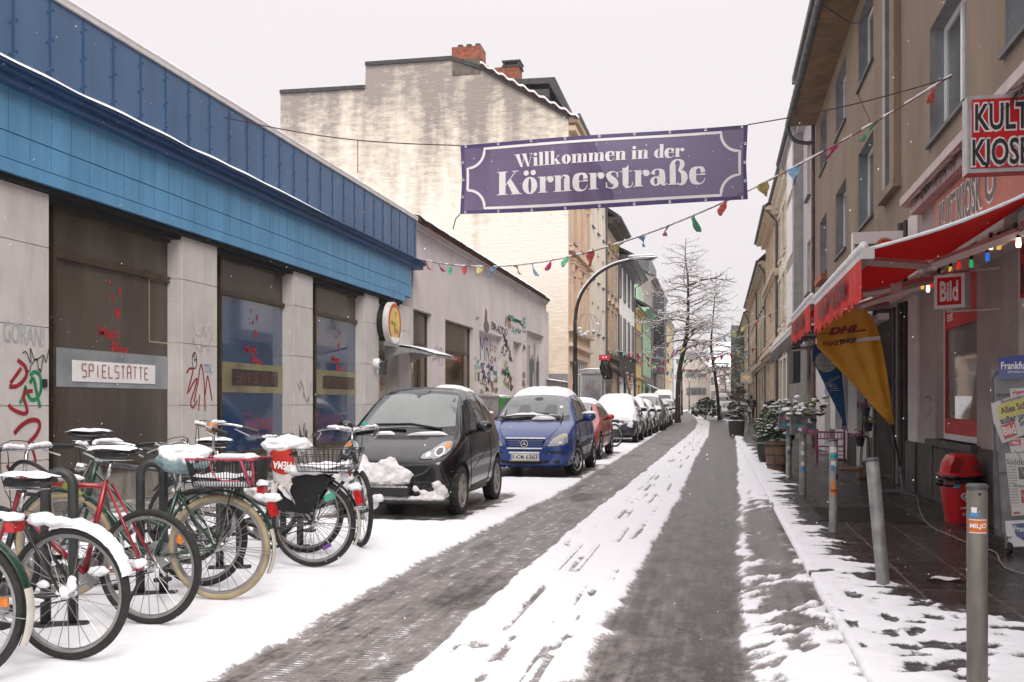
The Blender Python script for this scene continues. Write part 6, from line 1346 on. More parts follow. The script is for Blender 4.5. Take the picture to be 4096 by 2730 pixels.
    s_ = MB().grid(sad, 12, 14).build('saddle', saddle_mat or K['black'], t, smooth=True)
    MB().tube([(st.x-.12,.03,st.z+.0),(st.x+.1,.02,st.z)], .004, 5).tube([(st.x-.12,-.03,st.z),(st.x+.1,-.02,st.z)], .004, 5).build('saddle_rails', K['chrome'], s_)
    if saddle_snow:
        n_ = MB(); n_.grid(lambda u, v: (st.x-.16+.31*u, lerp(-1,1,v)*lerp(.092,.03,sst(.3,.85,u))*(1-.35*(u < .05)), st.z+.050+(.036+.02*nz(u*4,v*4,X+Y))*math.sin(PI*min(1,max(0,.06+.88*u)))**.45*math.sin(PI*min(1,max(0,.08+.84*v)))**.5), 14, 10); n_.build('snow', K['snow'], s_, smooth=True)
    # drive train
    d = MB(); d.lathe([(.02,-.045),(.088,-.045),(.09,-.041),(.088,-.037),(.02,-.037)], 28, c=(bb.x,0,bb.z), axis='y')
    for k in range(5): a = k*1.256; d.tube([(bb.x,-.041,bb.z),(bb.x+.085*math.cos(a),-.041,bb.z+.085*math.sin(a))], .006, 5)
    d.build('chainring', K['alu'], t)
    d = MB(); d.tube([(0,-.041,r+.035),(bb.x,-.041,bb.z+.088)], .004, 4); d.tube([(0,-.041,r-.035),(bb.x,-.041,bb.z-.088)], .004, 4); d.build('chain', K['black'], t)
    ca = rnd.uniform(0, 6.28)
    for s in (-1, 1):
        e = Vector((bb.x+s*.17*math.cos(ca), s*.065, bb.z+s*.17*math.sin(ca))); c_ = MB().tube([(bb.x,s*.05,bb.z), e], .009, 6).build('crank', K['alu'], t)
        MB().obox(e+Vector((0,s*.05,0)), (.085,.085,.024)).build('pedal', K['black'], c_)
    if fend:
        fender(t, rh, r, fend, 206, 18, tail); fender(t, ax @ fh, r, fend, 200, 38) if abs(steer) < .05 else None
        m = MB()
        for s in (-1, 1): m.tube([rh+Vector((0,s*.05,0)), rh+Vector((-(r+.02)*math.cos(.1), s*.03, (r+.02)*math.sin(-.1)))], .003, 4); m.tube([rh+Vector((0,s*.05,0)), rh+Vector((-(r+.02)*math.cos(.9), s*.03, (r+.02)*math.sin(.9)))], .003, 4)
        m.build('fender_stays', K['steel'], t)
    if rack:
        m = MB(); z_ = r*2+.06
        for s in (-1, 1): m.tube([(.20,s*.06,z_+.02),(-.05,s*.065,z_),(-.22,s*.05,z_-.01)], .006, 6); m.tube([(-.12,s*.065,z_),(0,s*.065,r)], .005, 6)
        for x in (-.22,-.1,.03,.15): m.tube([(x,-.06,z_),(x,.06,z_)], .005, 5)
        rk = m.build('rack', K['black'] if rack is True else rack, t)
        m = MB()
        for k in range(9): m.blob((-.2+.045*k,rnd.uniform(-.02,.02),z_+.02), (.05,.06,.018), .5, 8, 6, k)
        merged(m, 'snow', K['snow'], rk, .012, 2)
    if light:
        zz = r*2+.03 if rack else r+ (r+.02)*math.sin(.5); xx = -.27 if rack else -(r+.035)*math.cos(.5)
        l = MB().obox((xx-.02,0,zz), (.045,.075,.045)).build('tail_light', K['tail'], t); MB().blob((xx-.015,0,zz+.035), (.05,.05,.03), .4, 10, 7, 3, .3).build('snow', K['snow'], l, smooth=True)
        f_ = Vector(ax @ (ht+Vector((.09,0,.02)))); l = MB().lathe([(0,-.04),(.02,-.035),(.032,.02),(.03,.035),(0,.04)], 12, c=f_, axis='x').build('front_light', K['chrome'], t, smooth=True)
    return t
def mbsnow(parent, pts, seed=0, name='snow'):
    m = MB()
    for i, (x, y, z, rx, ry, rz) in enumerate(pts): m.blob((x, y, z), (rx, ry, rz), .4, 9, 7, i+seed)
    return merged(m, name, K['snow'], parent, .009, 1)
def wire_basket(parent, x0, x1, w, z0, z1, mat, n=12, r=.003, flare=.03, rim=None, fill=.4):
    b = bpy.data.objects.new('basket', None); m = MB()
    def lv(k): e = flare*k; return [(x0-e,-w/2-e,lerp(z0,z1,k)),(x1+e,-w/2-e,lerp(z0,z1,k)),(x1+e,w/2+e,lerp(z0,z1,k)),(x0-e,w/2+e,lerp(z0,z1,k))]
    for k in (0,.33,.66,1): m.tube(lv(k), r*(1.5 if k == 1 else 1), 5, closed=True)
    a, c = lv(0), lv(1)
    for i in range(4):
        j = (i+1) % 4
        for q in range(n): u = q/n; m.tube([Vector(a[i]).lerp(Vector(a[j]), u), Vector(c[i]).lerp(Vector(c[j]), u)], r, 4, cap=False)
    for q in range(n): u = q/n; m.tube([Vector(a[0]).lerp(Vector(a[1]), u), Vector(a[3]).lerp(Vector(a[2]), u)], r, 4, cap=False)
    b = m.build('basket', mat, parent)
    if rim: MB().tube([Vector(p)+Vector((0,0,.004)) for p in lv(1)], .009, 6, closed=True).build('basket_band', rim, b)
    if fill:
        zf = lerp(z0, z1, fill); MB().grid(lambda u, v: (lerp(x0,x1,u), lerp(-w/2,w/2,v), zf+.035*nz(u*3,v*3,x0)+.02*math.sin(PI*u)*math.sin(PI*v)), 10, 8).box(x0+.002,x1-.002,-w/2+.002,w/2-.002,z0+.004,zf-.03,'t').build('snow', K['snow'], b, smooth=True)
    return b
def build_bikes():
    gr = M('bottle_green_frame', (.010,.045,.028), .35, .15, 9, coat=.4); rd = M('dark_red_frame', (.30,.008,.018), .3, .15, 9, coat=.4); bk = M('black_frame', (.014,.014,.015), .35, .2, 9, coat=.3); gy = M('grey_frame', (.11,.11,.115), .35, .15, 9, metal=.4)
    a = bike('bicycle', 'bicycle with green fender and white tip cut off by the left edge of the photo', -3.42, 3.96, PI+.06, gr, style='dutch', fend=gr, tail=.22, rack=True, bar_z=1.1)
    o = MB().obox((-.16,-.075,.36), (.09,.012,.045)); o.build('side_reflector', K['orange'], a)
    b = bike('bicycle', 'black mountain bicycle with a thick arc of snow on its rear tyre', -3.17, 4.42, PI+.02, bk, r=.335, style='diamond', bar='flat', wheel_snow=(62,40), saddle_z=.90, bar_z=.98, rack=False, light=False)
    mbsnow(b, [(.05,.02,.69,.09,.04,.03),(.16,0,.70,.08,.05,.035),(0,.05,.345,.045,.02,.03),(.18,.05,.305,.09,.015,.02),(.30,.05,.295,.08,.015,.02),(.43,.06,.33,.05,.03,.03),(-.05,.05,.39,.03,.02,.04),(.1,.06,.385,.04,.02,.02)])
    c = bike('bicycle', 'red framed racing style bicycle with thin black tyres and snowy saddle', -3.22, 5.22, PI-.03, rd, r=.335, style='diamond', bar='flat', saddle_z=1.0, bar_z=1.0, light=False)
    MB().tube([(.0,.045,.335),(.12,.09,.05)], .008, 6).build('kickstand', K['black'], c); mbsnow(c, [(.6,0,.845,.16,.025,.025),(.03,.05,.36,.05,.03,.03),(.3,.05,.305,.08,.03,.03),(.1,-.05,.34,.06,.03,.03)])
    lk = MB(); lk.tube(cat_rom([(.62,.03,.84),(.72,.06,.92),(.84,.05,.93),(.9,.05,.86),(.82,.06,.76),(.7,.05,.74)], 6), .013, 7); lk.build('cable_lock', K['black'], c)
    MB().tube(cat_rom([(.42,.06,.74),(.46,.06,.78),(.52,.06,.80)], 4), .022, 7).build('lock_sleeve', M('lime_sleeve', (.35,.42,.05), .6, .3, 30), c)
    d = bike('bicycle', 'bicycle facing the road with its raised black saddle behind the red bicycle', -4.60, 6.30, .08, gy, style='diamond', saddle_z=1.07, bar='flat', bar_z=.99, light=False, bsnow=False)
    e = bike('bicycle', 'dark green bicycle with cream tyres, shower cap on the saddle and wire basket', -3.18, 5.97, PI+.10, gr, r=.345, style='dutch', tyre=TYRE_C, fend=gr, tail=.24, rack=True, saddle_z=.92, bar_z=.98, saddle_snow=True)
    cp = MB(); cp.blob((.245,0,.90), (.17,.11,.075), .18, 18, 12, 4); cp.build('shower_cap', M('pale_blue_plastic', (.30,.43,.46), .4, .25, 14, bump=.5), e, smooth=True)
    mbsnow(e, [(.25,0,.965,.16,.11,.05),(.33,.02,.955,.09,.08,.05),(.15,-.01,.96,.10,.09,.045),(.28,.07,.935,.07,.05,.04),(.18,.08,.925,.06,.05,.04)], 20)
    bs = wire_basket(e, -.26, .12, .26, .745, .92, M('black_wire', (.02,.02,.02), .4), 22, .0028, .035, M('pink_band', (.42,.05,.10), .6, .4, 60), .38)
    m = MB(); m.tube(cat_rom([(-.20,.16,.93),(-.24,.165,.84),(-.26,.15,.76)], 4), .011, 6); m.tube([(-.28,.15,.93),(-.285,.15,.76)], .010, 6); m.tube(cat_rom([(0,.165,.90),(-.06,.17,.80),(-.2,.16,.79)], 4), .005, 5); m.build('bungee_strap', bpy.data.materials['pink_band'], e)
    MB().obox((-.36,0,.60), (.045,.05,.10), rotm(0,.3,0)).build('tail_light', K['tail'], e)
    mbsnow(e, [(-.35,0,.67,.07,.055,.03),(-.1,.0,.935,.17,.03,.02),(-.25,.1,.94,.05,.06,.025),(-.28,0,.68,.05,.05,.03)], 40)
    MB().obox((.22,.06,.42), (.10,.02,.05), rotm(0,.9,0)).build('side_reflector', K['orange'], e)
    f = bike('bicycle', 'black town bicycle with coat guards and a red and white shopping bag over its saddle', -3.10, 7.33, PI+.05, bk, r=.345, style='dutch', fend=bk, tail=.25, rack=True, saddle_z=.90, bar_z=1.08, saddle_snow=False, refl=(M('violet_reflector', (.22,.05,.35), .4), R(240)))
    for s in (-1, 1):
        g = MB(); pts = [(-.16,.69),(-.06,.735),(.1,.725),(.22,.66),(.30,.56),(.335,.45),(.02,.42)]
        g.prism(pts, Matrix(((1,0,0,0),(0,0,1,0),(0,1,0,0),(0,0,0,1))), s*.055-.003, s*.055+.003); g.build('coat_guard', M('black_vinyl', (.012,.012,.013), .4, .2, 8) if s < 0 else bpy.data.materials['black_vinyl'], f)
    g = MB(); g.tube([(.02,.062,.42),(.16,.062,.70)], .007, 5); g.build('guard_rib', K['black'], f)
    # shopping bag pulled over the saddle
    wt = M('white_bag_plastic', (.66,.62,.60), .45, .1, 8, bump=.6, bsc=14); o = MB()
    def bag(u, v):
        a = u*2*PI; k = v; rx = lerp(.15, .10, k)+.012*math.sin(a*5+k*6); ry = lerp(.105,.07,k)+.012*math.cos(a*4+k*5); return (.235+rx*math.cos(a)-.02*k, ry*math.sin(a), .945-.30*k+.02*math.sin(a*3))
    bg_ = o.grid(bag, 30, 10).build('shopping_bag', wt, f, smooth=True)
    def bagR(u, v): p = Vector(bag(.08+.28*u, .05+.62*v)); c_ = Vector((.235,0,p.z)); return c_+(p-c_)*1.04
    MB().grid(bagR, 10, 8).build('red_print', M('bag_red', (.62,.035,.02), .45), bg_, smooth=True)
    g = MB(); fm = frame((.215,.112,.80), (-1,0,.06), (0,0,1)); text(g, 'HEMA', fm, w=.15, h=.06, bold=.02, rot=PI-.12); g.build('lettering', K['white'], bg_)
    g = MB(); g.grid(lambda u, v: (.14+.1*u+.02*math.sin(v*5), .075+.02*math.sin(u*6+v*3), .66-.17*v*(1-.5*u)), 6, 6).grid(lambda u, v: (.27+.05*u, .06+.02*math.sin(u*6+v*3), .66-.13*v), 5, 6); g.build('bag_handle', wt, bg_, smooth=True)
    mbsnow(f, [(.235,0,.965,.175,.12,.06),(.12,.02,.96,.10,.10,.05),(.33,.02,.95,.09,.09,.05),(.25,.07,.945,.1,.06,.04),(-.1,.0,.775,.16,.09,.05),(0,.05,.77,.1,.06,.045),(.12,.06,.765,.1,.05,.045)], 60)
    wire_basket(f, -.32, .08, .26, .755, .93, bpy.data.materials['black_wire'], 13, .0024, .04, None, .26)
    MB().obox((-.365,0,.55), (.05,.05,.11), rotm(0,.35,0)).build('tail_light', K['tail'], f); mbsnow(f, [(-.33,0,.63,.07,.05,.035),(-.27,0,.71,.06,.06,.04)], 90)
    MB().lathe([(0,-.045),(.035,-.04),(.048,0),(.035,.03),(0,.035)], 14, c=(.83,.05,1.09), axis='x').build('bell', M('copper_bell', (.45,.2,.09), .3, .1), f, smooth=True)
    o = MB().obox((-.13,.0,.55), (.09,.015,.05), rotm(0,.4,0)).build('spoke_sheet', M('mint_plastic', (.07,.50,.33), .5), f)
    h = bike('bicycle', 'snowy black bicycle with front wheel turned towards the black car', -4.12, 8.62, .0, bk, r=.345, style='dutch', fend=bk, saddle_z=.93, bar_z=1.02, steer=R(-52), wheel_snow=(0,35))
    mbsnow(h, [(1.02,.05,.36,.07,.05,.05),(.95,.02,.48,.06,.04,.05),(1.1,-.02,.42,.06,.05,.04),(1.0,.0,.25,.05,.05,.04),(.9,.1,.6,.06,.04,.05)], 120)
    i = bike('bicycle', 'bicycle with thick snow on its saddle parked facing the road between the two racks', -4.52, 7.95, .05, gy, style='diamond', saddle_z=.95, bar='flat', bar_z=.97, light=False)
    j = bike('bicycle', 'bicycle leaning beside the red hatchback in front of the snow covered people carrier', -2.95, 29.3, PI+.9, bk, style='diamond', saddle_z=.93, light=False, wheel_snow=(40,20), group=None, tilt=.08)
    mt = M('rack_steel', (.035,.037,.037), .45, .25, 12, dirt=.2, dcol=(.10,.10,.09))
    H = [(3.95,'hairpin bicycle rack at the left edge of the photo'),(5.10,'hairpin bicycle rack with a cable lock and the red bicycle'),(6.06,'hairpin bicycle rack in front of the green bicycle with cream tyres'),(7.15,'hairpin bicycle rack beside the basket of the green bicycle'),(8.30,'hairpin bicycle rack nearest the black car')]
    for k, (y, lab) in enumerate(H):
        o = thing('bicycle_rack', lab, 'bike rack', (-3.72, y, 0), R(20), 'hairpin bicycle racks'); w = .075
        p = [(-w,0,.02),(-w,0,.80)]+[(-w*math.cos(R(a)),0,.82+w*1.1*math.sin(R(a))) for a in range(0,181,20)]+[(w,0,.80),(w,0,.02)]
        MB().tube(p, .030, 12).build('hoop', mt, o, smooth=True); MB().box(-.16,.16,-.05,.05,.0,.035).build('foot_plate', mt, o)
    c = thing('snow_mounds', None, None)
    bpy.data.objects.remove(c)
# ================================================================== LAMPS, TREES, PLANTS, STREET FURNITURE
def lamp(label, X, Y, first=None):
    t = thing('street_lamp', label, 'street lamp', (X, Y, 0), 0, 'curved arm street lamps along the left kerb')
    pm = M('lamp_post_paint', (.022,.022,.022), .45, .3, 4) if 'lamp_post_paint' not in bpy.data.materials else bpy.data.materials['lamp_post_paint']
    pts = [(0,0,.1),(0,0,3.9)]+[tuple(p) for p in cat_rom([(0,0,4.05),(.07,0,4.55),(.28,0,5.05),(.72,0,5.55),(1.25,0,5.85),(1.75,0,5.98),(2.0,0,6.02)], 5)]
    MB().tube(pts, [.075,.065]+[.058-.0006*i for i in range(len(pts)-2)], 12).build('pole', pm, t, smooth=True)
    MB().lathe([(.11,.1),(.11,.9),(.09,.95),(.09,1.9),(.075,2.0),(.10,2.5),(.10,2.62),(.07,2.7)], 14).build('base_sleeve', pm, t, ang=40)
    h = MB()
    def hd(u, v): a = v*2*PI; s = math.sin(PI*min(1,.12+.84*u))**.5; return (1.85+.85*u, .15*s*math.cos(a), 6.05+.02*u+.08*s*math.sin(a))
    h.grid(hd, 14, 12); o = h.build('lamp_head', K['alu'], t, smooth=True)
    MB().grid(lambda u, v: (2.0+.62*u, .11*(2*v-1), 5.985-.03*math.sin(PI*v)*math.sin(PI*u)), 8, 6).build('lamp_lens', K['glasslt'], o, smooth=True)
    sn = MB()
    for i in range(9, len(pts)-1):
        a, b = Vector(pts[i]), Vector(pts[i+1]); up = Vector((-(b-a).z, 0, (b-a).x)).normalized(); up = up if up.z > 0 else -up
        sn.tube([a+up*.055, b+up*.055], [.03+.008*nz(i, 1), .03+.008*nz(i+1, 1)], 6, cap=False)
    for u in (0,.15,.3,.5,.75): sn.blob((1.9+.75*u,0,6.13+.02*u), (.14,.10,.045), .3, 10, 7, u*9)
    sn.build('snow', K['snow'], t, smooth=True)
    return t
def tree(label, pts, r0, seed, spread, n=60, fork=None):
    q = random.Random(seed); t = thing('bare_tree', label, 'tree', pts[0], 0, 'bare snowy larches standing in the street'); O = Vector(pts[0])
    P = [Vector(p)-O for p in cat_rom(pts, 6)]; L = len(P); H = P[-1].z
    MB().tube(P, [max(.02, r0*(1-.93*i/(L-1))*(1.25 if i == 0 else 1)) for i in range(L)], 10).build('trunk', K['bark'], t, smooth=True)
    br = MB(); sn = MB(); tw = M('twig', (.11,.088,.074), .8, .2, 9) if 'twig' not in bpy.data.materials else bpy.data.materials['twig']
    def limb(p, d, ln, r, depth):
        k = max(3, int(ln/.22)); Q = [p]; v = d.normalized(); c = p
        for i in range(k):
            v = (v+Vector((q.uniform(-.24,.24), q.uniform(-.24,.24), q.uniform(-.16,.14)-(.07 if depth == 0 and i < k*.65 else -.06)))).normalized(); c = c+v*(ln/k); Q.append(c)
        rs = [max(.006, r*(1-.85*i/k)) for i in range(k+1)]; br.tube(Q, rs, 5 if depth == 0 else 3, cap=False)
        for i in range(k):
            a, b = Q[i], Q[i+1]
            if abs((b-a).normalized().z) < .85 and q.random() < .62:
                w_ = rs[i]+.009; sn.tube([a+Vector((0,0,rs[i]*.9+.006)), b+Vector((0,0,rs[i+1]*.9+.006))], [w_*q.uniform(.6,1.0), w_*q.uniform(.5,.9)], 4, cap=False)
        if depth < 2:
            for i in range(1, k+1):
                for s in (-1, 1):
                    if q.random() < (.66 if depth == 0 else .5):
                        dv = (Q[i]-Q[i-1]).normalized(); side = dv.cross(Vector((0,0,1))); side = side.normalized()*s if side.length > .01 else Vector((s,0,0))
                        limb(Q[i], dv*.55+side*q.uniform(.6,1.0)+Vector((0,0,q.uniform(-.5,.45))), ln*(.30 if depth == 0 else .38)*q.uniform(.5,1.15), r*.42, depth+1)
    for i in range(n):
        h = lerp(.24, .985, (i/n)**.95); j = min(L-1, int(h*(L-1))); p = P[j]; u = (h-.24)/.76
        ln = spread*(.55+.6*math.sin(PI*min(1, .15+u*.75)))*(1-u)**.55*q.uniform(.6,1.15)+.18; a = i*2.4+q.uniform(-.5,.5)
        limb(p, Vector((math.cos(a), math.sin(a), q.uniform(-.1,.55)+.3*u)), ln, r0*.30*(1-u*.7), 0)
    if fork: limb(P[int(fork[0]*(L-1))], Vector(fork[1]), fork[2], r0*.45, 0)
    br.build('branches', tw, t); sn.build('snow', K['snow'], t)
    return t
def plant(name, label, cat, loc, w, h, n, pot=None, seed=1, leaf=None, ls=.05, snow=.5, group=None, shape_=1.0, flower=None, stems=True, d=None):
    """leafy plant: pot = (kind, r_bottom, r_top, height, material)"""
    q = random.Random(seed); t = thing(name, label, cat, loc, 0, group); z0 = 0; d = d or w
    if pot:
        kind, r0, r1, ph, pm = pot; z0 = ph*.92
        o = MB().lathe([(0,0),(r0,0),(lerp(r0,r1,.5)+.01,ph*.5),(r1,ph),(r1+.015,ph+.01),(r1-.02,ph+.01),(r1-.03,ph*.9),(0,ph*.9)], 20).build('pot', pm, t, ang=50)
        if kind == 'barrel':
            b = MB()
            for z in (.18,.52,.85): rr = lerp(r0, r1, z)+.012; b.lathe([(rr,ph*z-.015),(rr+.006,ph*z-.012),(rr+.006,ph*z+.012),(rr,ph*z+.015)], 24)
            b.build('hoop', K['pot'], o)
        MB().lathe([(r1*.98,ph+.012),(r1*.8,ph+.05),(0,ph+.06)], 18).build('snow', K['snow'], o, smooth=True)
    lf = MB(); sn = MB(); st = MB(); fl = MB()
    for i in range(n):
        a = q.uniform(0, 6.28); e = q.uniform(-.35, 1.0)*PI/2; k = q.uniform(.35, 1.0)**.5
        c = Vector((w/2*k*math.cos(a)*math.cos(e), d/2*k*math.sin(a)*math.cos(e), z0+h*.45+h*.55*k*math.sin(e)*shape_))
        if noise.noise(c*4+Vector((seed,0,0))) < -.22: continue
        s = ls*q.uniform(.6,1.4); m3 = rotm(q.uniform(-.9,.9), q.uniform(-.9,.9), q.uniform(0,6.28))
        for rr in range(2):
            v = [c+m3 @ Vector(p)*s for p in ((-.5,-1,0),(.5,-1,0),(.62,0,.12),(0,1.1,-.05),(-.62,0,.12))]; lf.poly(v); m3 = m3 @ rotm(.5, .7, 1.9)
        if c.z > z0+h*.35 and q.random() < snow: sn.blob(c+Vector((0,0,s*.35)), (s*q.uniform(.5,1.0), s*q.uniform(.5,1.0), s*q.uniform(.16,.3)), .5, 6, 4, i, .4)
        if flower and q.random() < .2: fl.blob(c+Vector((0,0,s*.4)), (s*.5,s*.5,s*.5), .2, 5, 4, i)
        if i % max(1, n//18) == 0 and stems: st.tube(cat_rom([(0,0,z0),(c.x*.4,c.y*.4,lerp(z0,c.z,.6)),c], 3), [.008]*4+[.005]*3, 4, cap=False)
    lf.build('leaves', leaf or K['leaf'], t); sn.build('snow', K['snow'], t, smooth=True)
    if stems: st.build('stems', K['bark'], t)
    if flower: fl.build('flowers', flower, t)
    return t
def build_street():
    lamp('tall dark street lamp whose snowy arm bends over the blue car', -4.62, 32.75); lamp('street lamp with a snowy arm partly behind the first bare tree', -3.5, 101.4); lamp('far street lamp before the closing houses, left of the white van', -4.3, 157)
    # first lamp: wire Christmas ornament
    o = thing('wire_ornament', 'round wire light ornament with snow hanging on the near street lamp', 'decoration', (-4.2, 32.7, 3.85)); m = MB(); 
    for a in range(5): m.tube([(.42*math.cos(R(k*20))*math.cos(a*.62), .42*math.cos(R(k*20))*math.sin(a*.62), .42*math.sin(R(k*20))) for k in range(18)], .008, 4, closed=True)
    m.build('wire', K['steel'], o); m = MB()
    for k in range(9): m.blob((rnd.uniform(-.35,.35),rnd.uniform(-.2,.2),rnd.uniform(-.35,.4)), (.09,.05,.03), .4, 7, 5, k)
    m.build('snow', K['snow'], o, smooth=True)
    def tp(Y, pts): return [(lambda a: (a[0], Y, a[1]))(yp(Y, x, y)) for x, y in pts]
    a = tp(62.8, [(2711,1692),(2716,1500),(2744,1359),(2751,1279),(2753,1185),(2751,1105),(2741,1031),(2744,955)]); tree('tall bare larch with forked snowy crown beside the row of snowed in cars', a, .18, 11, 3.2, 54, (.66,(1,0,.75),2.6))
    b = tp(80, [(2877,1680),(2868,1560),(2848,1419),(2845,1363),(2853,1260),(2860,1180),(2865,1090)]); tree('thinner bare larch standing in front of the silver car on the right', b, .15, 23, 2.9, 48)
    tree('small bare snowy tree before the closing houses at the end of the street', tp(150, [(2905,1648),(2905,1580),(2900,1520),(2898,1450)]), .16, 31, 3.0, 34)
    # booth and covered machine
    Y = 39.7; x0 = yp(Y,2327,1500)[0]; x1 = yp(Y,2405,1500)[0]; t = thing('phone_booth', 'glass phone booth with violet scrawl and a snow cap behind the red hatchback', 'phone booth', (0,0,0)); y1 = Y+.9
    f = MB()
    for (x, y) in ((x0,Y),(x1,Y),(x0,y1),(x1,y1)): f.box(x-.03,x+.03,y-.03,y+.03,.1,2.5)
    f.box(x0-.06,x1+.25,Y-.08,y1+.08,2.5,2.6).box(x0,x1,Y-.02,Y+.02,.95,1.0); f.build('frame', K['alu'], t)
    gp_ = MB().box(x0+.03,x1-.03,Y-.01,Y+.002,.3,2.5).build('pane', M('milky_pane', (.34,.35,.33), .12, .15, 1.5), t); MB().box(x0-.01,x0+.01,Y+.03,y1-.03,.3,2.5).build('pane', K['glasslt'], t)
    for k, (s, z, c) in enumerate((('YoGu',1.75,'violet_tag'),('YMOUFR',1.48,'violet_tag'),('PemG',1.12,'violet_tag'),('TKS',2.15,'violet_tag'),('Boo',1.95,'red_spray'))):
        g = MB(); text(g, s, FW((x0+x1)/2-.02*k, Y-.012, z), w=.55-.05*k, h=.2, bold=-.01, rot=-.2, shear=.2); g.build('graffiti', bpy.data.materials[c], gp_)
    MB().grid(lambda u, v: (lerp(x0-.08,x1+.27,u), lerp(Y-.1,y1+.1,v), 2.6+.13*math.sin(PI*min(1,.08+.84*u))**.4*math.sin(PI*min(1,.08+.84*v))**.4), 14, 10).build('snow', K['snow'], t, smooth=True)
    c = MB().box(x1+.03,x1+.32,Y+.1,Y+.8,.1,2.4).build('side_column', M('column_grey', (.115,.10,.09), .6, .2, 3, dirt=.3), t); MB().box(x1+.32,x1+.326,Y+.2,Y+.6,1.2,1.7).build('poster', K['offwhite'], c)
    t = thing('covered_signal', 'red signal box above a black plastic bag tied round a post by the phone booth', 'signal', (x1+.25, 38.6, 0))
    MB().tube([(0,0,.1),(0,0,2.4)], .05, 10).build('post', K['steel'], t)
    def bg(u, v): a = u*2*PI; k = .19+.03*math.sin(a*7+v*9)+.03*nz(math.cos(a)*3, math.sin(a)*3, v*4); k *= math.sin(PI*min(1,.16+.75*v))**.5; return (k*1.1*math.cos(a)+.12*(1-v), k*math.sin(a), 2.25+.75*v)
    MB().grid(bg, 36, 14).build('plastic_bag', M('bag_black', (.012,.012,.013), .25, .3, 8), t, smooth=True)
    b = MB().box(-.2,.2,-.16,.16,2.98,3.18).build('signal_box', M('signal_red', (.60,.02,.05), .4), t)
    for x in (-.03, .08): MB().lathe([(0,-.175),(.035,-.17),(.035,-.16)], 12, c=(x,0,3.09), axis='y').build('lens', K['white'], b)
    # cabinet and bin at the grey wall
    X = -6.5; ya, yb, yc = wy(X,1930), wy(X,1994), wy(X,2050); zc = wp(X,1960,1590)[1]
    t = thing('utility_cabinet', 'grey street cabinet with scrawled graffiti against the grey rendered wall', 'cabinet'); cb = MB().box(-7.0,X,ya,yb,.1,zc).box(-7.02,X+.03,ya-.02,yb+.02,zc,zc+.05).build('cabinet_body', M('cabinet_grey', (.27,.245,.235), .6, .08, 3, dirt=.3), t); 
    g = MB(); scribble(g, LW(X+.004,lerp(ya,yb,.3),1.15),0,0,.8,.5,10,.05,3); g.build('graffiti', bpy.data.materials['dark_blue_tag'], cb); g = MB(); scribble(g, LW(X+.004,lerp(ya,yb,.7),.85),0,0,.6,.5,9,.06,4); g.build('graffiti', bpy.data.materials['pale_red_spray'], cb)
    MB().box(-6.99,X+.02,ya,yb,zc+.051,zc+.075).build('snow', K['snow_dirty'], t)
    t = thing('wheelie_bin', 'bright green wheelie bin with snow on its lid between black and blue cars', 'bin'); MB().box(-7.0,X,yb+.1,yc,.2,zc-.05).box(-7.0,X+.04,yb+.08,yc+.02,zc-.12,zc-.052).build('bin_body', M('bin_green', (.015,.22,.02), .45, .12, 3, dirt=.2), t)
    MB().box(-7.03,X+.05,yb+.07,yc+.03,zc-.05,zc).build('lid', bpy.data.materials['bin_green'], t); MB().grid(lambda u, v: (lerp(-7.03,X+.07,u), lerp(yb+.05,yc+.05,v), zc+.10*math.sin(PI*min(1,.1+.8*u))**.4*math.sin(PI*min(1,.1+.8*v))**.4), 8, 8).build('snow', K['snow'], t, smooth=True)
    for y in (yb+.3, yc-.2): MB().lathe([(0,-.04),(.1,-.04),(.1,.04),(0,.04)], 14, c=(X-.1,y,.2), axis='y').build('wheel', K['rubber'], t)
    t = thing('courtyard_wall', 'low dark wall with snowy coping between grey hall and beige gable', 'wall'); ya = wy(-7.1,2185)+.1
    MB().box(-7.4,-7.12,ya,47.9,0,2.3).build('wall', M('old_wall', (.17,.15,.135), .9, .2, 2, bump=.4), t); MB().grid(lambda u, v: (-7.45+.38*v, lerp(ya,47.9,u), 2.3+.09*math.sin(PI*(.1+.8*v))+.02*nz(u*20,2)), 30, 5).build('snow', K['snow'], t, smooth=True); MB().box(-7.35,-7.1,ya,ya+.5,2.3,5.2).build('gate_pillar', bpy.data.materials['grey_render'], t)
    # plants and tubs along the right pavement
    G = 'snowy tubs along the right pavement'; bar = M('barrel_wood', (.20,.115,.065), .75, .25, 3, stretch=(4,4,.6), bump=.4); dk = M('tub_dark', (.055,.05,.045), .7, .25, 5); lf2 = M('pale_variegated_leaf', (.16,.19,.10), .6, .35, 14); lf3 = M('grey_green_leaf', (.11,.14,.085), .6, .4, 8)
    p = gp(3114,1879,.1); plant('planter', 'wooden half barrel planter holding snowy dark green leaves', 'planter', (p.x,p.y,.1), .60, .34, 190, ('barrel',.20,.24,.52,bar), 3, K['leaf'], .055, .55, G)
    p = gp(3066,1845,.1); plant('planter', 'small dark tub with low snowy leaves just behind the barrel', 'planter', (p.x,p.y,.1), .52, .32, 150, ('tub',.15,.20,.36,dk), 4, lf3, .05, .6, G)
    p = gp(3085,1800,.1); plant('planter', 'tub with tall leafy evergreen shrub and red buds behind the barrel', 'planter', (p.x+.05,p.y+.6,.1), .62, .9, 260, ('tub',.18,.22,.4,dk), 5, K['leaf'], .06, .45, G, flower=K['redp'])
    plant('planter', 'tub with pale snow covered twiggy bush beyond the leafy evergreen', 'planter', (1.12,23.2,.1), .6, .75, 190, ('tub',.18,.22,.4,dk), 6, lf2, .05, .85, G)
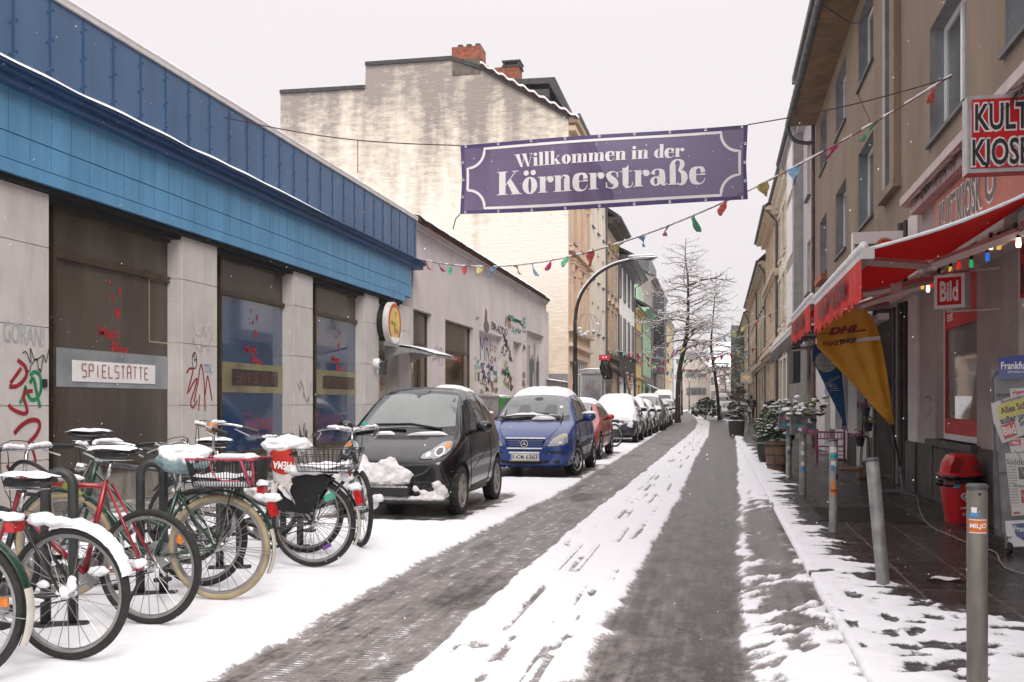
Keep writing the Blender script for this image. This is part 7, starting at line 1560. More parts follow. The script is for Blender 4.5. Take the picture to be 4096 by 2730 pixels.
    for k, (x, y, s, lab) in enumerate(((2950,1716,.55,'snowy bush in a tub left of the walking person'),(2950,1690,.9,'loose bush in a tub at the kerb near the silver hatchback'),(2935,1682,1.0,'third snowy bush in a tub beside the silver hatchback'),(2946,1745,.55,'low tub with hanging green leaves before the walking person'))):
        p = gp(x, y, .1); plant('planter', lab, 'planter', (p.x,p.y,.1), .95*s, .85*s, 170, ('tub',.25,.3,.55,dk), 10+k, lf3 if k % 2 else K['leaf'], .085, .55, G)
    p = gp(2846,1668); plant('shrub', 'dark bushy conifer with snow lying at the foot of the thinner tree', 'shrub', (-.9,79,0), 2.3, 1.75, 420, None, 30, K['leaf'], .12, .45)
    plant('shrub', 'reddish brown winter shrub behind the silver hatchback', 'shrub', (1.9,96,0), 2.2, 3.0, 260, None, 31, M('rusty_leaf', (.14,.07,.05), .7, .3), .12, .5)
# ================================================================== FAT-FACE LETTERING (drawn, for the banner)
def vstroke(pts, n=6):
    P = cat_rom([(x, y, w_) for x, y, w_ in pts], n); L = []; Q = []
    for i, p in enumerate(P):
        a = P[max(0,i-1)]; b = P[min(len(P)-1,i+1)]; t = Vector((b.x-a.x, b.y-a.y)); t = t.normalized() if t.length > 1e-6 else Vector((1,0)); q = Vector((-t.y, t.x))*p.z/2
        L.append((p.x+q.x, p.y+q.y)); Q.append((p.x-q.x, p.y-q.y))
    return [[L[i], L[i+1], Q[i+1], Q[i]] for i in range(len(P)-1)]
def rc(x0, x1, y0, y1): return [[(x0,y0),(x1,y0),(x1,y1),(x0,y1)]]
def bowl(cx, cy, rx, ry, ix, iy, a0=0, a1=360, n=24):
    A = [R(lerp(a0,a1,i/n)) for i in range(n+1)]
    return [[(cx+rx*math.cos(A[i]),cy+ry*math.sin(A[i])),(cx+rx*math.cos(A[i+1]),cy+ry*math.sin(A[i+1])),(cx+ix*math.cos(A[i+1]),cy+iy*math.sin(A[i+1])),(cx+ix*math.cos(A[i]),cy+iy*math.sin(A[i]))] for i in range(n)]
def dot(cx, cy, r): return [[(cx+r*math.cos(R(a)),cy+r*math.sin(R(a))) for a in range(0,360,24)]]
SW = .36; HL = .05
def stem(x, h, top=True, foot=True): return rc(x,x+SW,0,h)+(rc(x-.12,x+SW+.12,0,HL) if foot else [])+(rc(x-.12,x,h-HL,h) if top else [])
def glyph(c):
    if c == 'i': return stem(.1,1.0)+dot(.28,1.32,.19), .56
    if c == 'l': return stem(.1,1.55), .56
    if c == 'n': return stem(.1,1.0)+stem(.66,.78,False)+vstroke([(.46,.78,.04),(.58,.95,.06),(.72,.96,.12),(.86,.85,.26),(.86,.70,.33)]), 1.13
    if c == 'm':
        g, w_ = glyph('n'); return g+stem(1.22,.78,False)+vstroke([(1.02,.78,.04),(1.14,.95,.06),(1.28,.96,.12),(1.42,.85,.26),(1.42,.70,.33)]), 1.69
    if c == 'o': return bowl(.50,.5,.48,.54,.10,.47), 1.0
    if c == 'ö': return bowl(.50,.5,.48,.54,.10,.47)+dot(.27,1.30,.17)+dot(.73,1.30,.17), 1.0
    if c == 'e': return vstroke([(.95,.30,.04),(.80,.05,.06),(.55,-.01,.12),(.28,.15,.34),(.22,.5,.42),(.28,.85,.34),(.55,1.0,.12),(.78,.92,.22),(.84,.68,.30)])+rc(.28,.98,.52,.57)+rc(.70,.98,.55,.62), .98
    if c == 'r': return stem(.1,1.0)+vstroke([(.46,.72,.04),(.56,.92,.05),(.70,.98,.08)])+dot(.78,.80,.20), .93
    if c == 'k': return stem(.1,1.55)+vstroke([(.46,.45,.05),(.92,.95,.05)],2)+[[(.48,.55),(.66,.70),(1.12,.0),(.72,.0)]]+rc(.72,1.02,.95,1.0)+rc(.62,1.20,0,HL), 1.17
    if c == 'd': return stem(.60,1.55,True,True)+bowl(.50,.5,.46,.53,.10,.46,90,270), 1.02
    if c == 's': return vstroke([(.80,.62,.04),(.76,.90,.05),(.50,1.0,.08),(.24,.84,.26),(.40,.58,.38),(.62,.38,.38),(.70,.16,.28),(.45,0,.09),(.16,.10,.05),(.12,.38,.04)])+[[(.77,.66),(.84,.66),(.84,1.0),(.74,.92)],[(.08,.0),(.18,.1),(.15,.36),(.08,.36)]], .90
    if c == 't': return rc(.16,.52,.18,1.2)+[[(.16,1.0),(.52,1.0),(.52,1.38),(.40,1.22)]]+rc(0,.72,.95,1.0)+vstroke([(.34,.22,.36),(.40,.05,.22),(.58,0,.07),(.74,.12,.05),(.76,.3,.04)]), .78
    if c == 'a': return vstroke([(.18,.70,.30),(.28,.94,.12),(.52,.99,.08),(.72,.84,.30),(.76,.5,.36),(.76,.2,.34),(.86,.02,.12),(1.02,.12,.05)])+bowl(.36,.27,.34,.29,.10,.22)+vstroke([(.40,.52,.06),(.60,.60,.05)],2), 1.05
    if c == 'ß': return rc(.1,.46,0,1.2)+rc(-.02,.58,0,HL)+vstroke([(.28,1.15,.36),(.34,1.42,.2),(.60,1.54,.08),(.84,1.36,.26),(.80,1.05,.26),(.62,.88,.06)])+vstroke([(.62,.86,.06),(.90,.70,.30),(.98,.40,.38),(.88,.08,.24),(.66,0,.08),(.56,.14,.06)]), 1.20
    if c == 'K': return rc(.14,.56,0,1.5)+rc(0,.70,0,HL)+rc(0,.70,1.5-HL,1.5)+vstroke([(.56,.62,.05),(1.22,1.47,.05)],2)+[[(.64,.80),(.86,1.05),(1.52,0),(1.04,0)]]+rc(.98,1.40,1.5-HL,1.5)+rc(.92,1.62,0,HL), 1.58
    if c == 'W': return [[(.08,1.5),(.52,1.5),(.86,.0),(.64,.0)]]+vstroke([(.78,.05,.05),(1.10,1.45,.05)],2)+[[(.82,1.5),(1.24,1.5),(1.58,.0),(1.36,.0)]]+vstroke([(1.50,.05,.05),(1.84,1.45,.05)],2)+rc(-.05,.64,1.5-HL,1.5)+rc(.72,1.34,1.5-HL,1.5)+rc(1.62,2.02,1.5-HL,1.5), 1.92
    return [], .42
def fat(mb, s, mt, w, h, off):
    """h = x height; the line is fitted to w metres and centred; its baseline is y = 0"""
    G = [glyph(c) for c in s]; tot = sum(g[1]+.05 for g in G); sx = w/tot; x = 0; k = 0
    for polys, adv in G:
        for p in polys:
            k += 1; mb.poly([mt @ Vector(((x+a)*sx-w/2, b*h, off+.00004*(k % 40))) for a, b in p])
        x += adv+.05
    return mb
FLAGC = {}
def flagmat(c):
    if not FLAGC:
        for n, col in (('red',(.46,.09,.08)),('yellow',(.60,.54,.20)),('blue',(.24,.43,.60)),('green',(.11,.44,.25)),('pink',(.50,.06,.22)),('orange',(.55,.17,.11))): FLAGC[n] = M(n+'_flag', col, .6, .12, 9)
    return FLAGC[c]
CN = ('red','yellow','blue','green','pink','orange')
def bunting(label, A, B, sag, n, seed, size=.19, snow=True, cols=None):
    q = random.Random(seed); t = thing('bunting', label, 'bunting', A, 0, 'flag garlands across the street'); A, B = Vector(A), Vector(B); D = B-A
    P = lambda u: D*u+Vector((0,0,-4*sag*u*(1-u)))
    m = MB(); m.tube([P(i/60) for i in range(61)], .008, 4); m.build('cord', M('red_cord', (.20,.03,.03), .8) if 'red_cord' not in bpy.data.materials else bpy.data.materials['red_cord'], t)
    dv = D.normalized(); hn = Vector((-dv.y, dv.x, 0))
    for i in range(n):
        u = (i+.5+q.uniform(-.15,.15))/n; w_ = size*q.uniform(.75,1.05); h_ = size*q.uniform(1.0,1.45); tw = q.uniform(-.8,.8); sh = q.uniform(-.35,.35)
        d2 = dv; a, b = P(u)-d2*w_/2, P(u)+d2*w_/2; a = P(max(0,u-w_/2/D.length)); b = P(min(1,u+w_/2/D.length)); dn = (Vector((0,0,-1))+hn*tw+dv*sh).normalized()*h_; f = MB()
        f.grid(lambda s, v: a.lerp(b, lerp(s, .5+.0*s, v*.86))+dn*v+hn*(.05*math.sin(v*4+s*3+i)), 3, 4).build('flag', flagmat(cols[i % len(cols)] if cols else q.choice(CN)), t)
    if snow:
        s = MB(); k = 90
        for i in range(k):
            if q.random() < .62: s.tube([P(i/k)+Vector((0,0,.012)), P((i+1)/k)+Vector((0,0,.012))], [q.uniform(.008,.022), q.uniform(.008,.02)], 5)
        s.build('snow', K['snow'], t, smooth=True)
    return t
def build_banner():
    Y = 13.1; x0, z1 = yp(Y,1840,581); x1, z1b = yp(Y,2992,499); z0 = yp(Y,1851,857)[1]; z0b = yp(Y,2990,797)[1]; W = x1-x0; H = z1-z0
    t = thing('banner', 'purple welcome banner with white lettering strung across the street', 'banner', ((x0+x1)/2, Y, (z0+z1)/2))
    def pt(u, v, k=0.0):
        e = 1-.012*math.sin(PI*v); return Vector(((u-.5)*W*e, .03*math.sin(u*7+v*2)-.05*math.sin(PI*u)*math.sin(PI*v)-k, lerp(lerp(z0,z0b,u), lerp(z1,z1b,u), v)-(z0+z1)/2-.02*math.sin(PI*u)*(1-v)))
    pur = M('purple_vinyl', (.088,.056,.165), .5, .06, 2, alpha=.92); pud = M('purple_hem', (.065,.042,.15), .5, .06, 2)
    c = MB().grid(lambda u, v: pt(u, v), 60, 16).build('cloth', pur, t, smooth=True)
    hm = MB(); e = .028
    for (a, b, c_, d) in ((0,1,0,e*1.7),(0,1,1-e*1.7,1),(0,.012,e*1.7,1-e*1.7),(.988,1,e*1.7,1-e*1.7)): hm.grid(lambda u, v: pt(lerp(a,b,u), lerp(c_,d,v), .004), 50, 2)
    hm.build('hem', pud, c, smooth=True)
    def flat(mb): 
        out = []
        for (x, y, z) in mb.v: u = x/W+.5; v = y/H+.5; p = pt(u, v, .006+z); out.append(tuple(p))
        mb.v = out; return mb
    I = Matrix.Identity(4); wh = M('banner_white', (.80,.77,.77), .55, .04, 4)
    b = MB(); w2, h2 = W*.478, H*.425; r = .25
    path = []
    for (cx, cy, a0, a1) in ((-w2,-h2,90,0),(w2,-h2,180,90),(w2,h2,270,180),(-w2,h2,0,-90)): path += arc(cx, cy, r, a0, a1, 10)
    path.append(path[0]); fine = []
    for a, bb in zip(path, path[1:]):
        k = max(1, int(math.hypot(bb[0]-a[0], bb[1]-a[1])/.08)); fine += [(lerp(a[0],bb[0],i/k), lerp(a[1],bb[1],i/k)) for i in range(k)]
    fine.append(fine[0]); b.ribbon(fine, .034, I, 0); flat(b).build('border_line', wh, c)
    g = MB(); fat(g, 'Willkommen in der', I @ Matrix.Translation((-.02,.115,0)), W*.595, .115, .001); flat(g).build('lettering', wh, c)
    g = MB(); fat(g, 'Körnerstraße', I @ Matrix.Translation((-.005,-.235,0)), W*.735, .205, .001); flat(g).build('lettering', wh, c)
    g = MB()
    for i in range(9):
        for v in (.025,.975): p = pt(.02+.96*i/8, v, .012); g.lathe([(.008,0),(.018,-.002),(.02,0)], 10, c=tuple(p), axis='y')
    for v in (.25,.5,.75):
        for u in (.006,.994): p = pt(u, v, .012); g.lathe([(.008,0),(.018,-.002),(.02,0)], 10, c=tuple(p), axis='y')
    g.build('eyelets', K['chrome'], c)
    L = Vector(t.location); rm = M('dark_rope', (.06,.03,.03), .8)
    pl = Vector((-7.0, 13.3, 5.45))-L; pr = Vector((2.63, 12.2, 5.04))-L; tl, tr = pt(0,1), pt(1,1)
    m = MB(); m.tube([pl.lerp(tl, i/20)+Vector((0,0,-.10*math.sin(PI*i/20))) for i in range(21)], .008, 5); m.tube([tl.lerp(pl,.42)+Vector((0,0,-.09)), tl.lerp(pl,.42)+Vector((0,0,-.55))], .006, 4); m.build('rope', rm, t)
    m = MB(); m.tube([tr.lerp(pr, i/16)+Vector((0,0,-.05*math.sin(PI*i/16))) for i in range(17)], .008, 5); m.build('rope', rm, t)
    m = MB(); bl = pt(0,0); m.tube([bl, bl+Vector((-.06,0,-.06)), bl+Vector((-.10,0,-.20))], .008, 5); m.build('rope', rm, t)
    bunting('flag garland from the blue shop corner over the street to the brown house', (-6.95,22.6,4.72), (2.63,12.2,5.06), .92, 21, 5, cols=('red','pink','green','red','yellow','blue','yellow','blue','pink','green','red','yellow','blue','pink','green','red','yellow','blue','pink','green','red'))
    for k, (a, b_, sg, lab) in enumerate((((-6.9,64,4.8),(2.5,44,5.3),.9,'flag garland crossing behind the banner to the cream brick house'),((-6.9,67,4.95),(2.6,66,4.95),.75,'flag garland hung low in front of the mint green house'),((-6.9,84,5.0),(2.6,82,5.0),.9,'flag garland between the two bare larches'),((-6.9,104,5.2),(2.6,101,5.2),.9,'flag garland beyond the thinner larch'),((-6.9,126,5.4),(2.5,124,5.2),.9,'far flag garland above the small white car'),((-6.9,150,5.4),(2.4,148,5.4),.9,'farthest flag garland before the closing houses'))): bunting(lab, a, b_, sg, 19, 20+k, .27)
# ================================================================== KIOSK FRONT
def onplane(mt, x, y):
    """photo point -> (u, v) on the plane of frame mt"""
    t = (x-CX)/FOC; d = Vector((t*CT-ST, t*ST+CT, (HY-y)/FOC)); o = Vector((0,0,CAMH)); n = mt.to_3x3() @ Vector((0,0,1)); k = (mt.translation-o).dot(n)/d.dot(n); p = mt.inverted() @ (o+d*k); return (p.x, p.y)
def outlined(t, s, mt, w, h, ink, rim, bold=.02, off=.004, par=None):
    g = MB(); text(g, s, mt, w=w*1.05, h=h*1.13, bold=bold+.055, off=off); g.build('lettering_outline', rim, par or t); g = MB(); text(g, s, mt, w=w, h=h, bold=bold, off=off+.003); g.build('lettering', ink, par or t)
def build_awnings():
    red = M('awning_red', (.46,.016,.014), .7, .08, 3, bump=.2); val = M('valance_red', (.55,.03,.02), .75, .08, 6); tl_ = red.node_tree; tb = tl_.nodes.new('ShaderNodeBsdfTranslucent'); tb.inputs[0].default_value = (.75,.03,.02,1); mxs = tl_.nodes.new('ShaderNodeMixShader'); mxs.inputs[0].default_value = .44; pb = tl_.nodes['Principled BSDF']; tl_.links.new(pb.outputs[0], mxs.inputs[1]); tl_.links.new(tb.outputs[0], mxs.inputs[2]); tl_.links.new(mxs.outputs[0], tl_.nodes['Material Output'].inputs[0]); arm = M('awning_arm', (.55,.43,.41), .45, .06, 4)
    def awn(label, Y0, Y1, X0, z0, zw, mat, vmat, letters, scal=.16, vh=.30):
        t = thing('awning', label, 'awning', (0,0,0)); Xw = 2.6
        c = MB(); c.grid(lambda u, v: (lerp(Xw,X0,u), lerp(Y0,Y1,v), lerp(zw,z0,u)-.05*math.sin(PI*u)), 12, 16).grid(lambda u, v: (lerp(Xw,X0,u), lerp(Y0,Y1,v), lerp(zw,z0,u)-.05*math.sin(PI*u)-.012), 12, 16)
        for v in (Y0, Y1): c.grid(lambda u, w_: (lerp(Xw,X0,u), v, lerp(zw,z0,u)-.05*math.sin(PI*u)-.012*w_), 12, 1)
        cv = c.build('canvas', mat, t, smooth=False)
        MB().box(X0-.04,X0+.05,Y0-.03,Y1+.03,z0-.07,z0+.02).build('front_bar', K['offwhite'], t)
        n = int((Y1-Y0)/scal)
        def vf(u, v): 
            y = lerp(Y0,Y1,u); k = (u*n) % 1; hh = vh+.05*math.sin(PI*k); return (X0-.045+.02*math.sin(u*n*2.6)*v+.01*math.sin(u*40)*v, y, z0-.06-hh*v)
        vl = MB().grid(vf, n*6, 4).build('valance', vmat, t, smooth=True)
        if letters: g = MB(); text(g, letters, RW(X0-.072,lerp(Y0,Y1,.5),z0-.20), w=(Y1-Y0)*.62, h=.19, bold=.03); g.build('lettering', K['ink'], vl)
        ar = MB()
        for y, s in ((Y0+.35,1),(Y1-.35,-1)):
            e = Vector((lerp(Xw,X0,.52), y+s*.75, lerp(zw,z0,.55)-.22)); a = Vector((Xw-.02,y,zw-.28)); b = Vector((X0+.05,y+s*.05,z0-.03))
            ar.tube([a, e], .045, 4).tube([e, b], .040, 4).obox(e, (.10,.10,.09))
        ar.box(Xw-.12,Xw+.04,Y0,Y1,zw-.33,zw-.23); ar.build('folding_arms', arm, t)
        sn = MB()
        for y in (Y0, Y1): sn.tube([(lerp(Xw,X0,i/20), y, lerp(zw,z0,i/20)-.05*math.sin(PI*i/20)+.008) for i in range(21)], [.016+.006*nz(i*.7, y) for i in range(21)], 6)
        sn.build('snow', K['snow'], cv, smooth=True)
        sn = MB(); sn.tube([(X0-.03,lerp(Y0-.03,Y1+.03,i/40),z0+.035+.012*nz(i*.6,3)) for i in range(41)], .035, 6); sn.build('snow', K['snow'], t, smooth=True)
        return t
    awn('red kiosk awning with snowy edge nearest to the camera', 8.34, 12.3, 1.17, 2.52, 3.03, red, val, 'KULT KIOSK')
    awn('second red awning directly beyond the kiosk awning', 12.8, 16.0, 1.17, 2.60, 3.08, red, val, 'KIOSK')
    awn('black folded awning with snow beyond the two red awnings', 16.5, 23.0, 1.20, 2.48, 2.95, K['ink'], K['black'], None, .3, .22)
def build_kiosk():
    wt = M('sign_white', (.70,.68,.67), .4, .04); rd = M('sign_red', (.50,.008,.010), .3, .05, 4); ink = K['ink']
    t = thing('projecting_sign', 'red light box sign reading Kult Kiosk cut off by the right edge of the photo', 'sign'); x0, z1 = yp(9,3868,388); _, z0 = yp(9,3868,695); x1 = 2.66
    cs = MB().box(x0,x1,8.99,9.17,z0,z1).build('case', K['alu'], t); e = .035
    fc = MB().box(x0+e,x1-.01,8.975,8.992,z0+e,z1-e).build('face', rd, t); fm = lambda x, y: FW(yp(8.97,x,y)[0],8.972,yp(8.97,x,y)[1])
    for s, x, y, w_ in (('KULT',4016,466,.42),('KIOSK',4022,606,.485)): outlined(t, s, fm(x-8,y), w_, .225, ink, wt, .02, .002, fc)
    t = thing('shop_sign', 'long faded red fascia sign reading Kult Kiosk under the plaster canopy', 'sign'); ya, yb = 12.95, 9.0; f = RW(2.615,0,0)
    b = MB().box(2.60,2.65,yb,ya,3.10,3.76).build('face', M('faded_red', (.50,.13,.085), .5, .08, 3), t)
    for s, y, w_ in (('KULT',12.28,.82),('KIOSK',11.25,1.05),('U',10.42,.38)): outlined(t, s, RW(2.599,y,3.47), w_, .40, M('sign_grey_ink', (.10,.085,.07), .5) if 'sign_grey_ink' not in bpy.data.materials else bpy.data.materials['sign_grey_ink'], wt, .015, .002, b)
    MB().box(2.62,2.66,2,8.95,3.1,3.76).build('blank_panel', K['offwhite'], t)
    # brewery light box
    t = thing('projecting_sign', 'white brewery light box with a red crest above the red awning', 'sign'); Y = 15.0; xa, za = yp(Y,3412,930); xb, zb = yp(Y,3665,1080); 
    MB().box(xa,xb,Y,Y+.2,zb-.35,za).build('case', wt, t); cx, cz = yp(Y,3540,985); f = FW(cx,Y-.004,cz); g = MB(); rect(g, f, xa-cx+.02, xb-cx-.02, .005, .04, .001); g.build('olive_stripe', M('olive_print', (.10,.09,.04), .5), t)
    g = MB(); rect(g, f, xa-cx+.02, xb-cx-.02, -.012, -.004, .001); shape(g, f, [(-.11,-.25),(.11,-.25)]+arc(0,-.02,.115,0,180,14), .004); g.build('red_crest', rd, t)
    g = MB(); ringshape(g, f, [(-.14,-.25)]+arc(0,-.02,.14,180,0,14)+[(.14,-.25)], [(-.112,-.25)]+arc(0,-.02,.117,180,0,14)+[(.112,-.25)], .005)
    for k in range(4): shape(g, f, ell(.0,.03-.05*k,.07-.008*abs(k-1.5),.014,12), .006)
    g.build('gold_ornament', M('old_gold', (.36,.25,.10), .4, .2), t)
    # small tabloid light box
    c, s_ = math.cos(R(32)), math.sin(R(32)); mt = frame((2.22,10.4,2.40), (c,-s_,0), (0,0,1)); t = thing('projecting_sign', 'small square red and white tabloid light box under the awning', 'sign')
    m = MB(); m.prism([(-.145,-.165),(.145,-.165),(.145,.165),(-.145,.165)], mt, -.16, 0); cs = m.build('case', wt, t); g = MB(); rect(g, mt, -.115,.115,-.135,.135,.003); fc = g.build('red_face', rd, t); g = MB(); text(g, 'Bild', mt, w=.175, h=.20, bold=.035, off=.006); g.build('lettering', wt, fc)
    m = MB(); m.tube([mt @ Vector((-.05,.19,-.08)), Vector((2.64,10.25,2.60))], .012, 6); m.tube([mt @ Vector((-.05,-.19,-.08)), Vector((2.64,10.25,2.21))], .012, 6); m.tube([mt @ Vector((0,-.22,-.08)), mt @ Vector((0,.22,-.08))], .010, 6); m.build('bracket', K['alu'], t)
    # fairy lights
    t = thing('string_lights', 'string of coloured bulbs hanging below the kiosk awning', 'lights'); sp = [(3690,1148,'y'),(3712,1158,'w'),(3727,1140,'r'),(3755,1118,'b'),(3802,1085,'y'),(3836,1064,'r'),(3885,1058,'g'),(3950,1032,'b'),(3963,985,'w'),(3996,985,'y'),(4062,950,'r'),(4074,975,'w')]
    bm = {'y':M('amber_bulb', (.7,.4,.05), .15, .05, emit=(1,.6,.12), es=.5),'w':M('lit_bulb', (1,.9,.7), .2, .0, emit=(1,.82,.55), es=3.5),'r':M('red_bulb', (.6,.02,.02), .12, .05, emit=(1,.04,.02), es=.4),'b':M('blue_bulb', (.02,.15,.6), .12, .05, emit=(.03,.25,1), es=.4),'g':M('green_bulb', (.02,.4,.12), .12, .05, emit=(.05,.8,.3), es=.3)}
    P = []
    for x, y, k in sp: yy, zz = wp(2.42, x, y); P.append(Vector((2.42,yy,zz+.09)))
    cb = []
    for a, b in zip(P, P[1:]): cb += [a.lerp(b, i/5)+Vector((0,0,.03-.02*math.sin(PI*i/5))) for i in range(5)]
    MB().tube(cb+[P[-1], P[-1]+Vector((0,-2.2,.15))], .006, 5).build('cable', ink, t)
    for p, (x, y, k) in zip(P, sp):
        so_ = MB().tube([p+Vector((0,0,.03)), p+Vector((0,0,-.045))], .017, 8).build('socket', ink, t); MB().lathe([(.0,-.125),(.018,-.12),(.021,-.095),(.019,-.07),(.016,-.045),(0,-.044)], 12, c=tuple(p)).build('bulb', bm[k], so_, smooth=True)
    # parcel shop flag
    Y = 13.95; Z = lambda p: yp(Y, 3250+p[0]/1.6286, 1200+p[1]/1.6286); t = thing('beach_flag', 'orange yellow parcel shop flag leaning out under the second awning', 'flag')
    ol = [(500,812),(440,745),(350,640),(270,550),(190,470),(110,385),(30,305),(28,250),(45,180),(90,125),(160,80),(240,58),(300,52),(345,70),(385,115),(415,170),(440,260),(462,360),(482,480),(500,600),(520,720),(540,812)]
    ox = [Z(p) for p in ol]; cx = sum(p[0] for p in ox)/len(ox); cz = sum(p[1] for p in ox)/len(ox); tip = Z((520,815))
    fm = M('parcel_yellow', (.58,.27,.008), .6, .08, 4, bump=.15); m = MB(); n = len(ox); base = 0; rr = 10
    for k in range(rr+1):
        for p in ox: 
            s = 1-k/rr; x, z = lerp(cx,p[0],s), lerp(cz,p[1],s); an = math.atan2(x-tip[0], z-tip[1]+.2); m.v.append((x, Y+.018*math.sin(an*34)+.05*math.sin(an*8), z))
    for k in range(rr):
        for i in range(n): j = (i+1) % n; m.f.append((k*n+i,k*n+j,(k+1)*n+j,(k+1)*n+i)); m.m.append(0)
    fl = m.build('cloth', fm, t, smooth=True); f = frame((0,Y-.075,0),(1,0,0),(0,0,1)); px = 1/1.6286*14.0/3982
    dk = M('parcel_red', (.16,.004,.006), .6)
    q = Z((198,200)); g = MB(); text(g, 'DHL', FW(q[0],Y-.08,q[1]), w=185*px, h=46*px, bold=.055, shear=.35, rot=.10); 
    for k in range(3):
        a = Z((60,226+5*k)); b = Z((95+4*k,222+5*k)); g.ribbon([(a[0],a[1]+.012*k),(b[0],b[1]+.012*k)], .008, f, .001); a = Z((300-4*k,210-5*k)); b = Z((342,205-5*k)); g.ribbon([a, b], .008, f, .001)
    g.build('lettering', dk, fl); q = Z((128,285)); g = MB(); text(g, 'PAKET', FW(q[0],Y-.08,q[1]), w=116*px, h=30*px, bold=.045, rot=.10); g.build('lettering', dk, fl); q = Z((230,269)); g = MB(); text(g, 'SHOP', FW(q[0],Y-.08,q[1]), w=99*px, h=30*px, bold=.045, rot=.10); g.build('lettering', ink, fl)
    g = MB(); shape(g, f, [Z((276,279)),Z((437,262)),Z((434,238)),Z((280,254))], 0); g.build('white_stripe', K['offwhite'], fl)
    b0 = gp(3612,1968,.1); top = Z((520,815)); m = MB(); m.tube([(b0.x,b0.y,.1),(lerp(b0.x,top[0],.25),lerp(b0.y,Y,.25),.45)], .02, 8); m.build('pole_socket', K['alu'], t); m = MB(); m.tube([(lerp(b0.x,top[0],.2),lerp(b0.y,Y,.2),.4),(top[0],Y+.03,top[1])]+[(Z(p)[0],Y+.03,Z(p)[1]) for p in ol[-2:11:-1]], .011, 7); m.build('pole', K['black'], t)
    m = MB(); m.obox((b0.x,b0.y,.107), (.62,.42,.014)); m.build('base_plate', M('grey_plate', (.10,.10,.105), .4, .2), t); MB().tube([Z((480,812))[0:1]+(Y,)+Z((480,812))[1:], (b0.x-.1,b0.y-.02,.5)], .005, 4).build('cord', ink, t)
    # blue flag behind
    Y = 22.0; t = thing('beach_flag', 'blue shop flag with a round grey emblem behind the parcel flag', 'flag'); ol = [(10,300),(60,280),(120,330),(190,470),(215,640),(222,838),(160,715),(95,585),(40,470),(0,395),(0,330)]
    ox = [Z(p) for p in ol]; n = len(ox); cx = sum(p[0] for p in ox)/n; cz = sum(p[1] for p in ox)/n; m = MB()
    for k in range(7):
        for p in ox: s = 1-k/6; x, z = lerp(cx,p[0],s), lerp(cz,p[1],s); m.v.append((x, Y+.03*math.sin(x*9+z*4), z))
    for k in range(6):
        for i in range(n): j = (i+1) % n; m.f.append((k*n+i,k*n+j,(k+1)*n+j,(k+1)*n+i)); m.m.append(0)
    fl = m.build('cloth', M('flag_blue', (.006,.10,.28), .6, .08, 4), t, smooth=True); px = 1/1.6286*22.3/3982; q = Z((88,402)); f = FW(q[0],Y-.06,q[1]); g = MB(); shape(g, f, ell(0,0,66*px,66*px,28), 0); g.build('emblem', K['offwhite'], fl)
    g = MB()
    for k in range(7): scribble(g, f, rnd.uniform(-.06,.06), -.17+.055*k, .26, .07, 8, .008, 300+k, .003)
    g.build('line_drawing', ink, fl); g = MB(); q = Z((128,520)); text(g, 'handelskrämer', FW(q[0],Y-.06,q[1]), w=.33, h=.085, rot=.55, bold=-.005)
    for k in range(4): q = Z((120+8*k,550+14*k)); scribble(g, FW(q[0],Y-.06,q[1]), 0,0,.2,.015,6,.012,320+k)
    g.build('lettering', K['offwhite'], fl); g = MB(); shape(g, frame((0,Y-.05,0),(1,0,0),(0,0,1)), [Z((188,468)),Z((206,500)),Z((238,850)),Z((222,850))], 0); g.build('sleeve', wt, fl)
    b0 = gp(3401,1843,.1); m = MB(); m.tube([(b0.x,Y,.1),(Z((230,848))[0],Y,Z((230,848))[1]),(Z((195,480))[0],Y+.02,Z((195,480))[1]),(Z((60,280))[0],Y+.02,Z((60,280))[1]+.05)], .014, 6); m.build('pole', K['black'], t); MB().obox((b0.x,Y,.12), (.6,.45,.03)).build('base_plate', K['black'], t)
